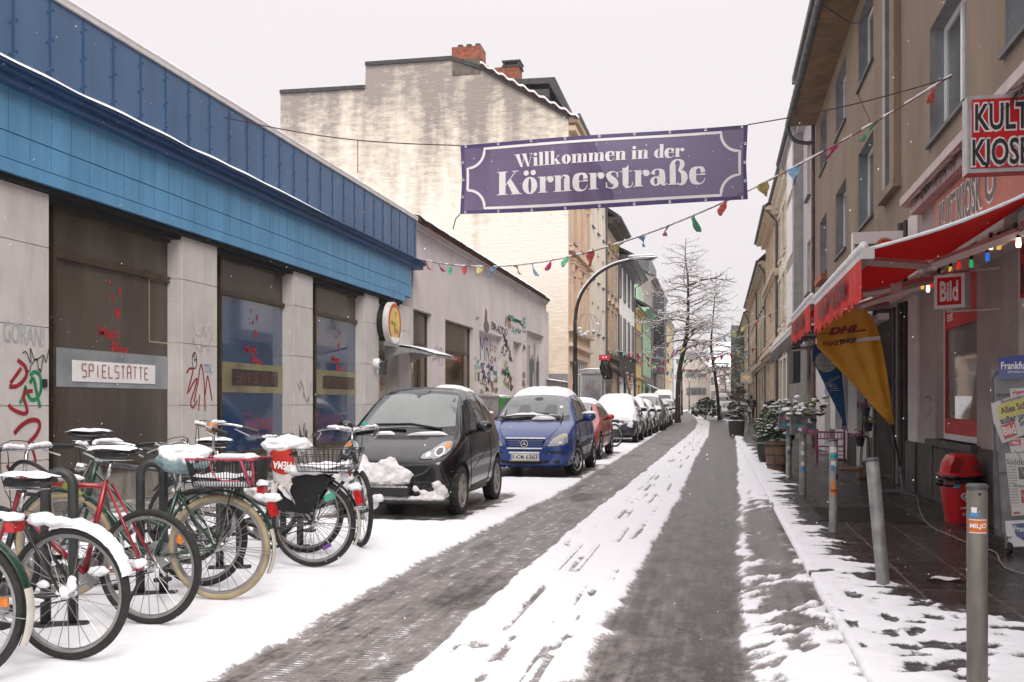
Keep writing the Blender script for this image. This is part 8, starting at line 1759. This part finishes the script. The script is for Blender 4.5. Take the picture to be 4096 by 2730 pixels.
def build_pavement():
    ink = K['ink']; wt = bpy.data.materials['sign_white']; st = K['steel']; st2 = M('weathered_post', (.27,.245,.21), .5, .3, 5, metal=.4, dirt=.5, dcol=(.06,.05,.04), stretch=(1,1,.3))
    G = 'steel bollards along the right kerb'
    def bollard(label, x, y, h, lean=(0,0), r=.04, mat=None, cap=True):
        t = thing('bollard', label, 'bollard', (x, y, .1), 0, G); t.rotation_euler = (lean[1], lean[0], 0); MB().lathe([(r,-.05),(r,h-.01),(r-.003,h),(0,h)], 20).build('post', mat or st, t, ang=40)
        if cap: MB().lathe([(r+.002,h),(r+.003,h+.012),(r-.004,h+.02),(0,h+.022)], 20).build('cap', K['zinc'], t, ang=40)
        return t
    def sticker(par, z, w_, h_, mat, r=.041, a=-PI/2, name='sticker', txt=None, tm=None, curve=True):
        g = MB(); da = w_/r
        g.grid(lambda u, v: (r*math.cos(a-da/2+da*u), r*math.sin(a-da/2+da*u), z-h_/2+h_*v), 8, 1); o = g.build(name, mat, par, smooth=True)
        if txt: 
            g = MB(); text(g, txt, Matrix.Identity(4), w=w_*.86, h=h_*.55, bold=.03, shear=.1); g.v = [((r+.0012)*math.cos(a+x/r), (r+.0012)*math.sin(a+x/r), z+y) for x, y, q in g.v]; g.build('lettering', tm or K['white'], o)
        return o
    org = M('orange_sticker', (.62,.14,.02), .5); tq = M('turquoise_sticker', (.02,.33,.34), .5); bls = M('blue_sticker', (.05,.25,.55), .5); pks = M('pink_sticker', (.5,.08,.22), .5)
    va = math.atan2(-4.4,-1.05)
    b = bollard('thick weathered bollard with orange sticker at the front right', 1.047, 4.40, .85, r=.0405, mat=st2); sticker(b, .70, .078, .052, org, .0412, va+.1, 'sticker', 'MILJÖ'); sticker(b, .765, .022, .022, wt, .0412, va-.3); sticker(b, .745, .035, .014, bls, .0412, va-.3)
    for z in (.725,.672): sticker(b, z, .078, .004, wt, .0414, va+.1, 'sticker_edge')
    MB().lathe([(0,-.0415),(.006,-.0415),(.006,-.040)], 10, c=(0,0,.83), axis='y').build('bolt_hole', K['dark'], b)
    bollard('leaning plain galvanised bollard left of the red litter bin', 1.07, 6.91, .825, (-.085,0), .0425)
    b = bollard('straight bollard with turquoise and orange bottle stickers', 1.06, 9.70, .85, r=.04); va = math.atan2(-9.7,-1.06); sticker(b, .77, .07, .05, wt, .0412, va); sticker(b, .71, .075, .04, tq, .0413, va+.1); sticker(b, .60, .03, .06, bls, .0412, va-.2); sticker(b, .64, .05, .05, wt, .0412, va+.0)
    g = MB(); sticker(b, .405, .052, .115, M('bottle_orange', (.62,.20,.03), .5), .0414, va); sticker(b, .478, .026, .03, bpy.data.materials['bottle_orange'], .0414, va); sticker(b, .39, .05, .02, M('maroon_band', (.2,.02,.03), .5), .0417, va); sticker(b, .52, .03, .05, ink, .0413, va+1.0)
    def boxpost(label, x, y, h, seed, colr):
        t = thing('planter_post', label, 'post', (x, y, .1), 0, 'bollards carrying sticker covered plant boxes'); MB().lathe([(.045,-.05),(.045,h),(0,h)], 18).build('post', st, t, ang=40); bx = MB().box(-.16,.16,-.13,.13,h-.02,h+.22).build('plant_box', M('sticker_box', (.20,.20,.20), .5, .5, 14, col2=(.06,.06,.065)) if 'sticker_box' not in bpy.data.materials else bpy.data.materials['sticker_box'], t)
        q = random.Random(seed)
        for k in range(9):
            g = MB(); a, c = q.uniform(-.14,.09), q.uniform(h,h+.17); f = FW(0,-.131,0); rect(g, f @ Matrix.Translation((a,c,0)) @ Matrix.Rotation(q.uniform(-.4,.4),4,'Z'), 0,q.uniform(.04,.09),0,q.uniform(.03,.06),.0005*(k+1)); g.build('sticker', q.choice((wt,bls,tq,ink,pks,wt)), bx)
        for k in range(4): sticker(t, q.uniform(.25,h-.1), .05, .05, q.choice((wt,bls,wt)), .0462, math.atan2(-y,-x))
        lf = MB(); sn = MB()
        for k in range(120 if y < 30 else 45):
            c = Vector((q.gauss(0 if y < 30 else -.16,.12 if y < 30 else .07), q.gauss(0,.10), h+.22+abs(q.gauss(.08,.07 if y < 30 else .03)))); s = q.uniform(.03,.06); m3 = rotm(q.uniform(-1,1),q.uniform(-1,1),q.uniform(0,6)); lf.poly([c+m3 @ Vector(p)*s for p in ((-.5,-1,0),(.5,-1,0),(.6,.2,.1),(0,1.1,0),(-.6,.2,.1))])
            if q.random() < .75: sn.blob(c+Vector((0,0,s*.3)), (s*.9,s*.9,s*.45), .4, 6, 4, k, .5)
        lf.build('leaves', M('box_leaf', (.12,.15,.05), .6, .3, 20) if 'box_leaf' not in bpy.data.materials else bpy.data.materials['box_leaf'], t); sn.build('snow', K['snow'], t, smooth=True)
    boxpost('nearer bollard carrying a sticker covered plant box with snowy leaves', 1.10, 13.6, .82, 4, 0); boxpost('farther bollard with a plant box beside the wooden barrel', 1.15, 17.0, .80, 8, 0)
    p = gp(2993,1728,.1); boxpost('far bollard with a plant box before the walking person', p.x, p.y, .85, 12, 0)
    # litter bin
    x, y = 2.40, 10.75; t = thing('litter_bin', 'red ice cream litter bin with black bag hanging out below its hood', 'bin', (x, y, .1), R(8)); rd = M('bin_red', (.50,.010,.012), .32, .06, 5, coat=.3)
    sq = lambda r_, z, n=28, p=.72: [(r_*math.copysign(abs(math.cos(2*PI*i/n))**p, math.cos(2*PI*i/n)), r_*math.copysign(abs(math.sin(2*PI*i/n))**p, math.sin(2*PI*i/n)), z) for i in range(n)]
    def loft(rows, mat, name, par, close=True):
        m = MB(); k = len(rows[0])
        for r_ in rows: m.v += r_
        for a in range(len(rows)-1):
            for i in range(k): j = (i+1) % k; m.f.append((a*k+i,a*k+j,(a+1)*k+j,(a+1)*k+i)); m.m.append(0)
        m.f.append(tuple(range((len(rows)-1)*k,len(rows)*k))); m.m.append(0); m.f.append(tuple(range(k))[::-1]); m.m.append(0); return m.build(name, mat, par, ang=35)
    bd = loft([sq(.135,0),sq(.138,.01),sq(.185,.40),sq(.188,.42)], rd, 'bin_body', t); 
    bg_ = MB(); bg_.grid(lambda u, v: ((.19+.022*math.sin(v*9)+.012*math.sin(u*47))*math.copysign(abs(math.cos(u*2*PI))**.72, math.cos(u*2*PI)), (.19+.022*math.sin(v*9)+.012*math.sin(u*41))*math.copysign(abs(math.sin(u*2*PI))**.72, math.sin(u*2*PI)), .40+.08*v-.03*max(0,math.sin(u*13))*(1-v)), 60, 6).blob((-.21,-.03,.40), (.045,.04,.03), .4, 10, 7, 2); bg_.build('bag', bpy.data.materials['bag_black'], t, smooth=True)
    hd = loft([sq(.195,.465),sq(.20,.475),sq(.20,.50),sq(.185,.51),sq(.172,.60),sq(.125,.685),sq(.085,.70)], rd, 'hood', t)
    f = FW(0,-.19,0); m = MB(); shape(m, frame((-.06,-.182,.565),(1,0,0),(0,.12,1)), [(-.11,-.05),(-.02,-.055),(.03,.08),(-.05,.10),(-.10,.02)], .006); m.build('flap_edge', M('deep_red', (.30,.005,.008), .4), hd)
    m = MB(); rect(m, frame((.10,-.186,.565),(1,0,0),(0,.1,1)), -.045,.05,-.02,.02,.006); m.build('sticker', M('maroon_sticker', (.12,.02,.03), .5), hd)
    fl = frame((.010,-.180,.27),(1,0,0),(0,-.12,1)); heart = []
    for i in range(28): a = 2*PI*i/28; heart.append((.062*math.sin(a)**3*1.25, .062*(13*math.cos(a)-5*math.cos(2*a)-2*math.cos(3*a)-math.cos(4*a))/16))
    g = MB(); ringshape(g, fl, heart, [(a*.80, b*.80) for a, b in heart], .008); ringshape(g, fl, [(a*.56, b*.56) for a, b in heart], [(a*.30, b*.30) for a, b in heart], .008); text(g, 'LANGNESE', fl @ Matrix.Translation((.01,-.105,0)), w=.17, h=.024, bold=.02, off=.010); text(g, 'Ice...', fl @ Matrix.Translation((-.01,-.165,0)), w=.09, h=.032, off=.012, shear=.25); g.build('lettering', K['white'], bd)
    m = MB(); rect(m, frame((-.10,-.186,.385),(1,0,0),(0,0,1)), -.03,.02,-.02,.015,.01); m.build('sticker', bls, bd)
    # newspaper stand
    c, s_ = math.cos(R(24)), math.sin(R(24)); o = Vector((2.21,8.55,0)); mt = frame(o, (c,-s_,0), (0,.10,1)); t = thing('newspaper_stand', 'wheeled newspaper rack wrapped in clear plastic at the right edge', 'news rack')
    u = lambda x, y: onplane(mt, x, y); W = .50
    m = MB(); m.tube([mt @ Vector(p) for p in ((0,.25,-.02),(-.02,.9,-.02),(-.03,1.50,-.02),(.0,1.56,-.02),(.06,1.575,-.02),(W,1.58,-.02))], .012, 7); m.tube([mt @ Vector((W,.2,-.02)), mt @ Vector((W,1.58,-.02))], .012, 7)
    for v in (.26,.75,1.2,1.38): m.tube([mt @ Vector((0,v,-.02)), mt @ Vector((W,v,-.02))], .009, 6)
    m.build('frame', ink, t); g = MB(); rect(g, mt, .0, W, .26, 1.56, -.035); g.build('back_panel', M('rack_grey', (.13,.125,.125), .35, .3, 6, bump=.4), t)
    nb = M('paper_blue', (.012,.035,.20), .35, .05); pp = M('newsprint', (.56,.54,.51), .7, .06, 30); yw = M('headline_yellow', (.55,.48,.06), .6); 
    def panel(name, pts, mat, off, par=None): g = MB(); P = [u(*p) for p in pts]; g.prism(P if sum((P[i][0]*P[(i+1)%len(P)][1]-P[(i+1)%len(P)][0]*P[i][1]) for i in range(len(P))) > 0 else P[::-1], mt, off-.006, off); return g.build(name, mat, par or t)
    def tx(par, s, x, y, w_, h_, mat, off, rot=0.0, bold=.01): a, b = u(x, y); g = MB(); text(g, s, mt @ Matrix.Translation((a,b,0)), w=w_, h=h_, off=off, rot=rot, bold=bold); g.build('lettering', mat, par)
    hb = panel('header_board', [(3994,1432),(4200,1408),(4200,1500),(3998,1522)], nb, .0); tx(hb, 'Frankfurter', 4078,1462,.27,.062,wt,.002,.0,.025); tx(hb, 'ZEITUNG FÜR DEUTSCHLAND', 4112,1487,.30,.02,wt,.002)
    a = panel('newspaper', [(4040,1555),(4180,1545),(4180,1640),(4040,1650)], pp, -.01); rdn = M('news_red', (.50,.015,.02), .5); rr = panel('red_masthead', [(4050,1568),(4160,1560),(4160,1610),(4050,1618)], rdn, -.002, a); tx(rr, 'EXPRESS', 4105,1588,.19,.055,wt,.001,.03,.02)
    a = panel('newspaper', [(3965,1615),(4160,1550),(4200,1700),(4010,1775),(3975,1690)], pp, .01); g = panel('headline_patch', [(3990,1625),(4170,1568),(4178,1630),(4000,1680)], yw, .013, a)
    tx(a, 'Bundeswehr-Blamage', 4085,1590,.30,.035,ink,.015,.28); tx(a, 'Alles Schrott,', 4082,1628,.30,.065,ink,.016,.28,.03); tx(a, 'außer unsere', 4075,1668,.28,.055,ink,.015,.28,.03); tx(a, 'Soldaten', 4125,1682,.18,.055,ink,.016,.28,.03)
    bb = panel('red_masthead', [(4005,1705),(4058,1685),(4070,1740),(4020,1760)], rdn, .014, a); tx(bb, 'Bild', 4038,1722,.09,.07,wt,.0165,.25,.03)
    a = panel('newspaper', [(4038,1758),(4180,1745),(4180,1800),(4045,1812)], pp, .018); tx(panel('red_masthead', [(4042,1762),(4085,1758),(4085,1782),(4044,1786)], rdn, .021, a), 'taz', 4064,1772,.05,.025,wt,.022,0,.03)
    a = panel('newspaper', [(4022,1815),(4190,1808),(4190,2055),(4050,2065)], pp, .024); tx(a, 'Süddeutsche', 4100,1850,.26,.045,ink,.026); g = panel('photo_block', [(4075,1870),(4160,1868),(4160,1915),(4078,1918)], M('news_photo', (.10,.09,.085), .6, .5, 20), .026, a); tx(a, 'Frankfurter', 4110,1945,.18,.03,ink,.026); panel('photo_block', [(4085,1960),(4150,1958),(4150,2010),(4088,2013)], rdn, .026, a); panel('photo_block', [(4056,2048),(4082,2047),(4082,2057),(4057,2058)], rdn, .026, a)
    for k in range(14): panel('text_lines', [(4032+k,1868+k*11),(4066+k,1867+k*11),(4066+k,1871+k*11),(4033+k,1872+k*11)], M('grey_text', (.30,.29,.28), .7) if 'grey_text' not in bpy.data.materials else bpy.data.materials['grey_text'], .026, a)
    a = panel('footer_board', [(4020,2085),(4200,2075),(4200,2180),(4030,2190)], wt, -.0); b_ = panel('blue_oval', [(4048,2098),(4100,2092),(4200,2090),(4200,2160),(4100,2165),(4065,2145)], nb, .004, a); tx(b_, 'Frankfurter', 4118,2118,.22,.045,wt,.006,0,.025)
    m = MB()
    for p0, p1 in (((4060,1560),(4078,1600)),((4060,1800),(4095,1850)),((4085,1870),(4130,1960)),((4090,1975),(4130,2050))): m.tube([mt @ Vector((*u(*p0),.03)), mt @ Vector((*u(*p1),.035))], .004, 5)
    m.build('wire_clip', st, t); pl_ = M('clear_film', (.6,.6,.6), .12, .0, trans=.0, alpha=.13); g = MB(); g.grid(lambda a, b: mt @ Vector((lerp(-.03,W+.02,a), lerp(.24,1.58,b), .05+.012*math.sin(b*37+a*9)+.008*math.sin(a*31))), 10, 40); g.build('plastic_cover', pl_, t, smooth=True)
    for a in (.06, W-.06):
        p = mt @ Vector((a,.16,-.03)); w_ = MB().lathe([(0,-.018),(.045,-.018),(.052,-.01),(.052,.01),(.045,.018),(0,.018)], 18, c=(p.x,p.y,.155), axis='x').build('caster', K['rubber'], t, ang=40); MB().box(p.x-.028,p.x-.02,p.y-.03,p.y+.02,.15,.235).box(p.x+.02,p.x+.028,p.y-.03,p.y+.02,.15,.235).box(p.x-.028,p.x+.028,p.y-.03,p.y+.02,.235,.245).tube([(p.x,p.y,.245),(p.x,p.y,.30)], .012, 8).build('caster_fork', K['chrome'], w_)
    # chair, plant stand, mat, cable, hatch
    pk = M('pink_paint', (.42,.09,.20), .5, .1, 8); t = thing('wooden_chair', 'pink painted wooden armchair with snowy seat outside the shop', 'chair', (2.30,21.6,.1), R(-8)); w2 = .27
    for (a, b, h_) in ((-w2,-.2,.62),(w2,-.2,.62),(-w2,.2,.66),(w2,.2,.66)): MB().lathe([(.014,0),(.022,.06),(.014,.12),(.024,.2),(.018,.3),(.024,.36),(.016,.42),(.024,.5),(.018,h_),(0,h_+.01)], 9, c=(a,b,0)).build('leg', pk, t, smooth=True)
    MB().box(-w2,w2,-.22,.22,.30,.33).build('seat', pk, t); m = MB(); m.tube([(-w2,.2,.6),(w2,.2,.6)], .02, 7).tube([(-w2,.2,.46),(w2,.2,.46)], .014, 7)
    for k in range(7): m.tube([(-w2+.07+k*.068,.2,.46),(-w2+.07+k*.068,.2,.6)], .009, 6)
    m.build('backrest', pk, t)
    for s in (-1, 1): MB().tube([(s*w2,-.22,.54),(s*w2,.2,.56)], .018, 7).tube([(s*w2,-.2,.1),(s*w2,.2,.1)], .012, 6).tube([(s*w2,-.2,.44),(s*w2,.2,.45)], .010, 6).build('armrest', pk, t)
    MB().tube([(-w2,-.2,.14),(w2,-.2,.14)], .012, 6).tube([(-w2,-.2,.22),(w2,-.2,.22)], .012, 6).build('stretcher', pk, t); MB().grid(lambda u, v: (lerp(-w2+.02,w2-.02,u),lerp(-.2,.19,v),.33+.035*math.sin(PI*u)**.4*math.sin(PI*v)**.4), 8, 8).build('snow', K['snow'], t, smooth=True)
    t = thing('plant_stand', 'slim wire stand holding three small potted plants by the portal', 'plant stand', (2.28,16.6,.1)); m = MB()
    for a in range(3): an = a*2.1; m.tube([(.12*math.cos(an),.12*math.sin(an),0),(.03*math.cos(an),.03*math.sin(an),1.05)], .008, 5)
    m.build('wire_frame', ink, t); hm = M('heather', (.30,.10,.14), .7, .3, 30); lg = M('lime_leaf', (.22,.30,.05), .6, .3, 20)
    for (dx, z, lm, n_) in ((-.06,.52,hm,4),(.06,.76,lg,5),(.02,1.0,hm,3)):
        o = MB().lathe([(0,0),(.05,0),(.075,.13),(.08,.135),(.06,.125),(0,.12)], 14, c=(dx,0,z)).build('pot', K['pot'], t, ang=50); m = MB(); q = random.Random(int(z*100))
        for k in range(90): c = Vector((dx+q.gauss(0,.055),q.gauss(0,.05),z+.14+abs(q.gauss(.03,.035)))); m3 = rotm(q.uniform(-1.2,1.2),q.uniform(-1.2,1.2),q.uniform(0,6)); m.poly([c+m3 @ Vector(p)*.022 for p in ((-.5,-1,0),(.5,-1,0),(.3,1,0),(-.3,1,0))])
        m.build('leaves', lm, o)
    MB().lathe([(0,0),(.07,0),(.08,.05),(.03,.2),(.05,.28),(0,.3)], 10, c=(0,-.05,0)).build('wicker_figure', K['wood'], t, smooth=True)
    p = gp(3425,1880,.1); t = thing('door_mat', 'orange brown door mat on the paving before the portal', 'mat', (p.x,p.y,.104)); MB().box(-.42,.42,-.25,.25,0,.02).build('mat', M('mat_orange', (.30,.12,.055), .9, .2, 30, bump=.5), t)
    t = thing('power_cable', 'thin pale cable snaking over the paving from the flag base', 'cable'); P = [gp(x, y, .112) for x, y in ((3598,1972),(3640,1976),(3668,1990),(3674,2018),(3690,2070),(3722,2105),(3790,2138),(3870,2172),(3945,2196),(3985,2212),(4000,2245),(4030,2275),(4120,2300),(4300,2330))]; MB().tube(cat_rom(P, 5), .006, 6).build('cable', M('pale_cable', (.22,.205,.19), .5), t, smooth=True)
    t = thing('cellar_hatch', 'ribbed metal cellar hatch let into the paving behind the third bollard', 'hatch', (0,0,0)); m = MB().box(1.02,2.05,10.6,11.9,.095,.112); 
    for k in range(34): y = 10.65+k*.037; m.box(1.05,2.02,y,y+.018,.112,.1155)
    m.build('ribbed_plate', M('hatch_metal', (.05,.045,.042), .4, .25, 10, metal=.4), t)
    m = MB()
    for k in range(9): m.box(1.55+k*.04,1.572+k*.04,10.9,11.02,.1155,.1175)
    m.build('vent_slots', K['dark'], t)
    t = thing('paper_scrap', 'torn scrap of white paper lying on the wet paving', 'litter', tuple(gp(3780,2317,.11))); MB().grid(lambda u, v: (-.11+.22*u+.02*math.sin(v*5), -.05+.1*v*(.6+.4*math.sin(PI*u)), .006+.008*math.sin(u*9+v*4)), 8, 4).build('paper', K['offwhite'], t, smooth=True)
    # hanging shop sign far right
    p = yp(76,2985,1512); t = thing('hanging_sign', 'cream hanging sign with glowing diamond emblem far down the right row', 'sign', (p[0],76,p[1])); MB().box(-.42,.42,-.06,.06,-.42,.42).build('panel', K['offwhite'], t); g = MB()
    for x in (-.17,0,.17): f = FW(x,-.065,(.06 if x == 0 else -.06)); ringshape(g, f, [(-.2,0),(0,-.2),(.2,0),(0,.2)], [(-.16,0),(0,-.16),(.16,0),(0,.16)], .001+abs(x)*.01)
    g.build('diamond_emblem', M('lit_amber', (.75,.45,.18), .4, 0, emit=(1,.6,.25), es=.5), t); MB().tube([(.42,0,.3),(1.0,0,.3)], .02, 6).build('bracket', ink, t)
def build_person():
    p = gp(3005,1688,.1); t = thing('person', 'person in dark brown coat and cyan beanie walking away with a grey backpack', 'person', (p.x, p.y, .1), R(4))
    def skin(name, nodes, edges, mat, parent, sub=2):
        me = bpy.data.meshes.new(name); me.from_pydata([n[0] for n in nodes], edges, []); ob = bpy.data.objects.new(name, me); COL.objects.link(ob); me.skin_vertices.new() if hasattr(me.skin_vertices, 'new') and not me.skin_vertices else None
        sk = ob.modifiers.new('s', 'SKIN'); 
        if not me.skin_vertices: bpy.context.view_layer.update()
        for i, n in enumerate(nodes): me.skin_vertices[0].data[i].radius = (n[1], n[2] if len(n) > 2 else n[1])
        me.skin_vertices[0].data[0].use_root = True; ss = ob.modifiers.new('u', 'SUBSURF'); ss.levels = ss.render_levels = sub
        dg = bpy.context.evaluated_depsgraph_get(); m2 = bpy.data.meshes.new_from_object(ob.evaluated_get(dg)); m2.materials.clear(); m2.materials.append(mat); m2.polygons.foreach_set('use_smooth', [True]*len(m2.polygons)); bpy.data.objects.remove(ob); return link(name, m2, parent)
    sk = M('skin', (.45,.28,.21), .6, .05); coat = M('brown_coat', (.045,.030,.022), .85, .2, 9); tr = M('dark_trousers', (.018,.017,.02), .85, .15, 9)
    body = [((0,0,.95),.12,.10),((0,.0,1.15),.12,.09),((0,.01,1.38),.13,.09),((0,0,1.47),.06),((0,.02,1.55),.055),((0,.03,1.63),.085,.095),((0,.03,1.72),.075,.085),
        ((-.09,0,.90),.085),((-.10,.10,.52),.058),((-.10,.02,.10),.042),((-.10,.13,.05),.035),((.09,0,.90),.085),((.10,-.02,.50),.058),((.10,-.30,.20),.042),((.10,-.27,.08),.035),
        ((-.20,0,1.40),.055),((-.25,-.02,1.12),.045),((-.22,.08,.90),.036),((-.21,.11,.82),.030),((.20,0,1.40),.055),((.25,.02,1.12),.045),((.22,.10,.92),.036),((.21,.13,.84),.030)]
    for s, h in ((-1,18),(1,22)):
        b = Vector(body[h][0])
        for k in range(4): body.append(((b.x+(k-1.5)*.018*s, b.y+.02, b.z-.055-.008*(k in (1,2))), .009)); 
        body.append(((b.x-.035*s, b.y+.03, b.z-.02), .010))
    ed = [(0,1),(1,2),(2,3),(3,4),(4,5),(5,6),(0,7),(7,8),(8,9),(9,10),(0,11),(11,12),(12,13),(13,14),(2,15),(15,16),(16,17),(17,18),(2,19),(19,20),(20,21),(21,22)]+[(18,23+k) for k in range(5)]+[(22,28+k) for k in range(5)]
    b = skin('body', body, ed, sk, t)
    trn = [((0,0,.93),.145,.115),((-.10,0,.84),.105),((-.10,.10,.52),.075),((-.10,.03,.15),.062),((.10,0,.84),.105),((.10,-.02,.50),.075),((.10,-.28,.22),.062)]; skin('trousers', trn, [(0,1),(1,2),(2,3),(0,4),(4,5),(5,6)], tr, t)
    ct = [((0,0,.80),.185,.145),((0,0,1.10),.17,.13),((0,.01,1.38),.175,.12),((0,.01,1.49),.08),((-.22,0,1.38),.08),((-.27,-.02,1.12),.068),((-.23,.07,.93),.058),((.22,0,1.38),.08),((.27,.02,1.12),.068),((.23,.09,.95),.058)]; skin('coat', ct, [(0,1),(1,2),(2,3),(2,4),(4,5),(5,6),(2,7),(7,8),(8,9)], coat, t)
    MB().blob((0,.03,1.735), (.108,.122,.085), .05, 16, 10, 1).build('beanie', M('cyan_knit', (.01,.27,.42), .9, .15, 40), t, smooth=True); MB().grid(lambda u, v: (.105*math.cos(u*2*PI), .03+.118*math.sin(u*2*PI), 1.68+.04*v), 18, 2).build('beanie_cuff', bpy.data.materials['cyan_knit'], t, smooth=True); MB().blob((0,.0,1.60), (.105,.10,.10), .1, 14, 10, 3).build('hair', M('brown_hair', (.05,.03,.02), .8), t, smooth=True)
    bp = MB().blob((0,-.20,1.22), (.15,.10,.24), .06, 16, 12, 5).build('backpack', M('grey_backpack', (.16,.145,.14), .7, .15, 12), t, smooth=True); MB().blob((0,-.285,1.13), (.10,.04,.10), .06, 12, 8, 6).build('front_pocket', M('pale_pocket', (.24,.22,.21), .7), bp, smooth=True)
    for s in (-1, 1): MB().blob((s*.10,(.07 if s < 0 else -.27),(.05 if s < 0 else .07)), (.05,.13,.055), .08, 12, 8, 7).build('shoe', K['black'], t, smooth=True)
def build_snowfall():
    q = random.Random(3); m = MB()
    for i in range(5200):
        d = 2.5+22*q.random(); a = q.uniform(-.58,.58); v = q.uniform(-.30,.42); x = d*(a*CT-ST); y = d*(a*ST+CT); z = CAMH+v*d
        if z < .15 or y < 1.2 or x > 2.3 or x < -6.6: continue
        s = q.uniform(.0009,.0021)
        c = Vector((x,y,z)); k = s*q.uniform(1.0,1.9); m.add([c+Vector((s,0,0)),c+Vector((-s,0,0)),c+Vector((0,s,0)),c+Vector((0,-s,0)),c+Vector((.3*k,0,k)),c+Vector((-.3*k,0,-k))], [(0,2,4),(2,1,4),(1,3,4),(3,0,4),(2,0,5),(1,2,5),(3,1,5),(0,3,5)])
    tag(m.build('falling_snow', K['snow']), 'snowflakes falling across the street', 'snow', kind='stuff')
def build_haze():
    m = bpy.data.materials.new('snowy_air'); m.use_nodes = True; t = m.node_tree; t.nodes.remove(t.nodes['Principled BSDF']); v = t.nodes.new('ShaderNodeVolumePrincipled'); v.inputs['Color'].default_value = (.95,.92,.93,1); v.inputs['Density'].default_value = .0006; v.inputs['Anisotropy'].default_value = .2
    t.links.new(v.outputs[0], t.nodes['Material Output'].inputs['Volume'])
    tag(MB().box(-40,30,-6,225,-1.06,32).build('haze', m), 'thin snowy haze filling the street', 'haze', kind='stuff')
# ================================================================== BUILD
build_blue(); build_grey(); build_left_row(); build_right_row(); build_cars(); build_bikes()
build_street(); build_banner(); build_awnings(); build_kiosk(); build_pavement(); build_person(); build_ground(); build_snowfall(); build_haze()
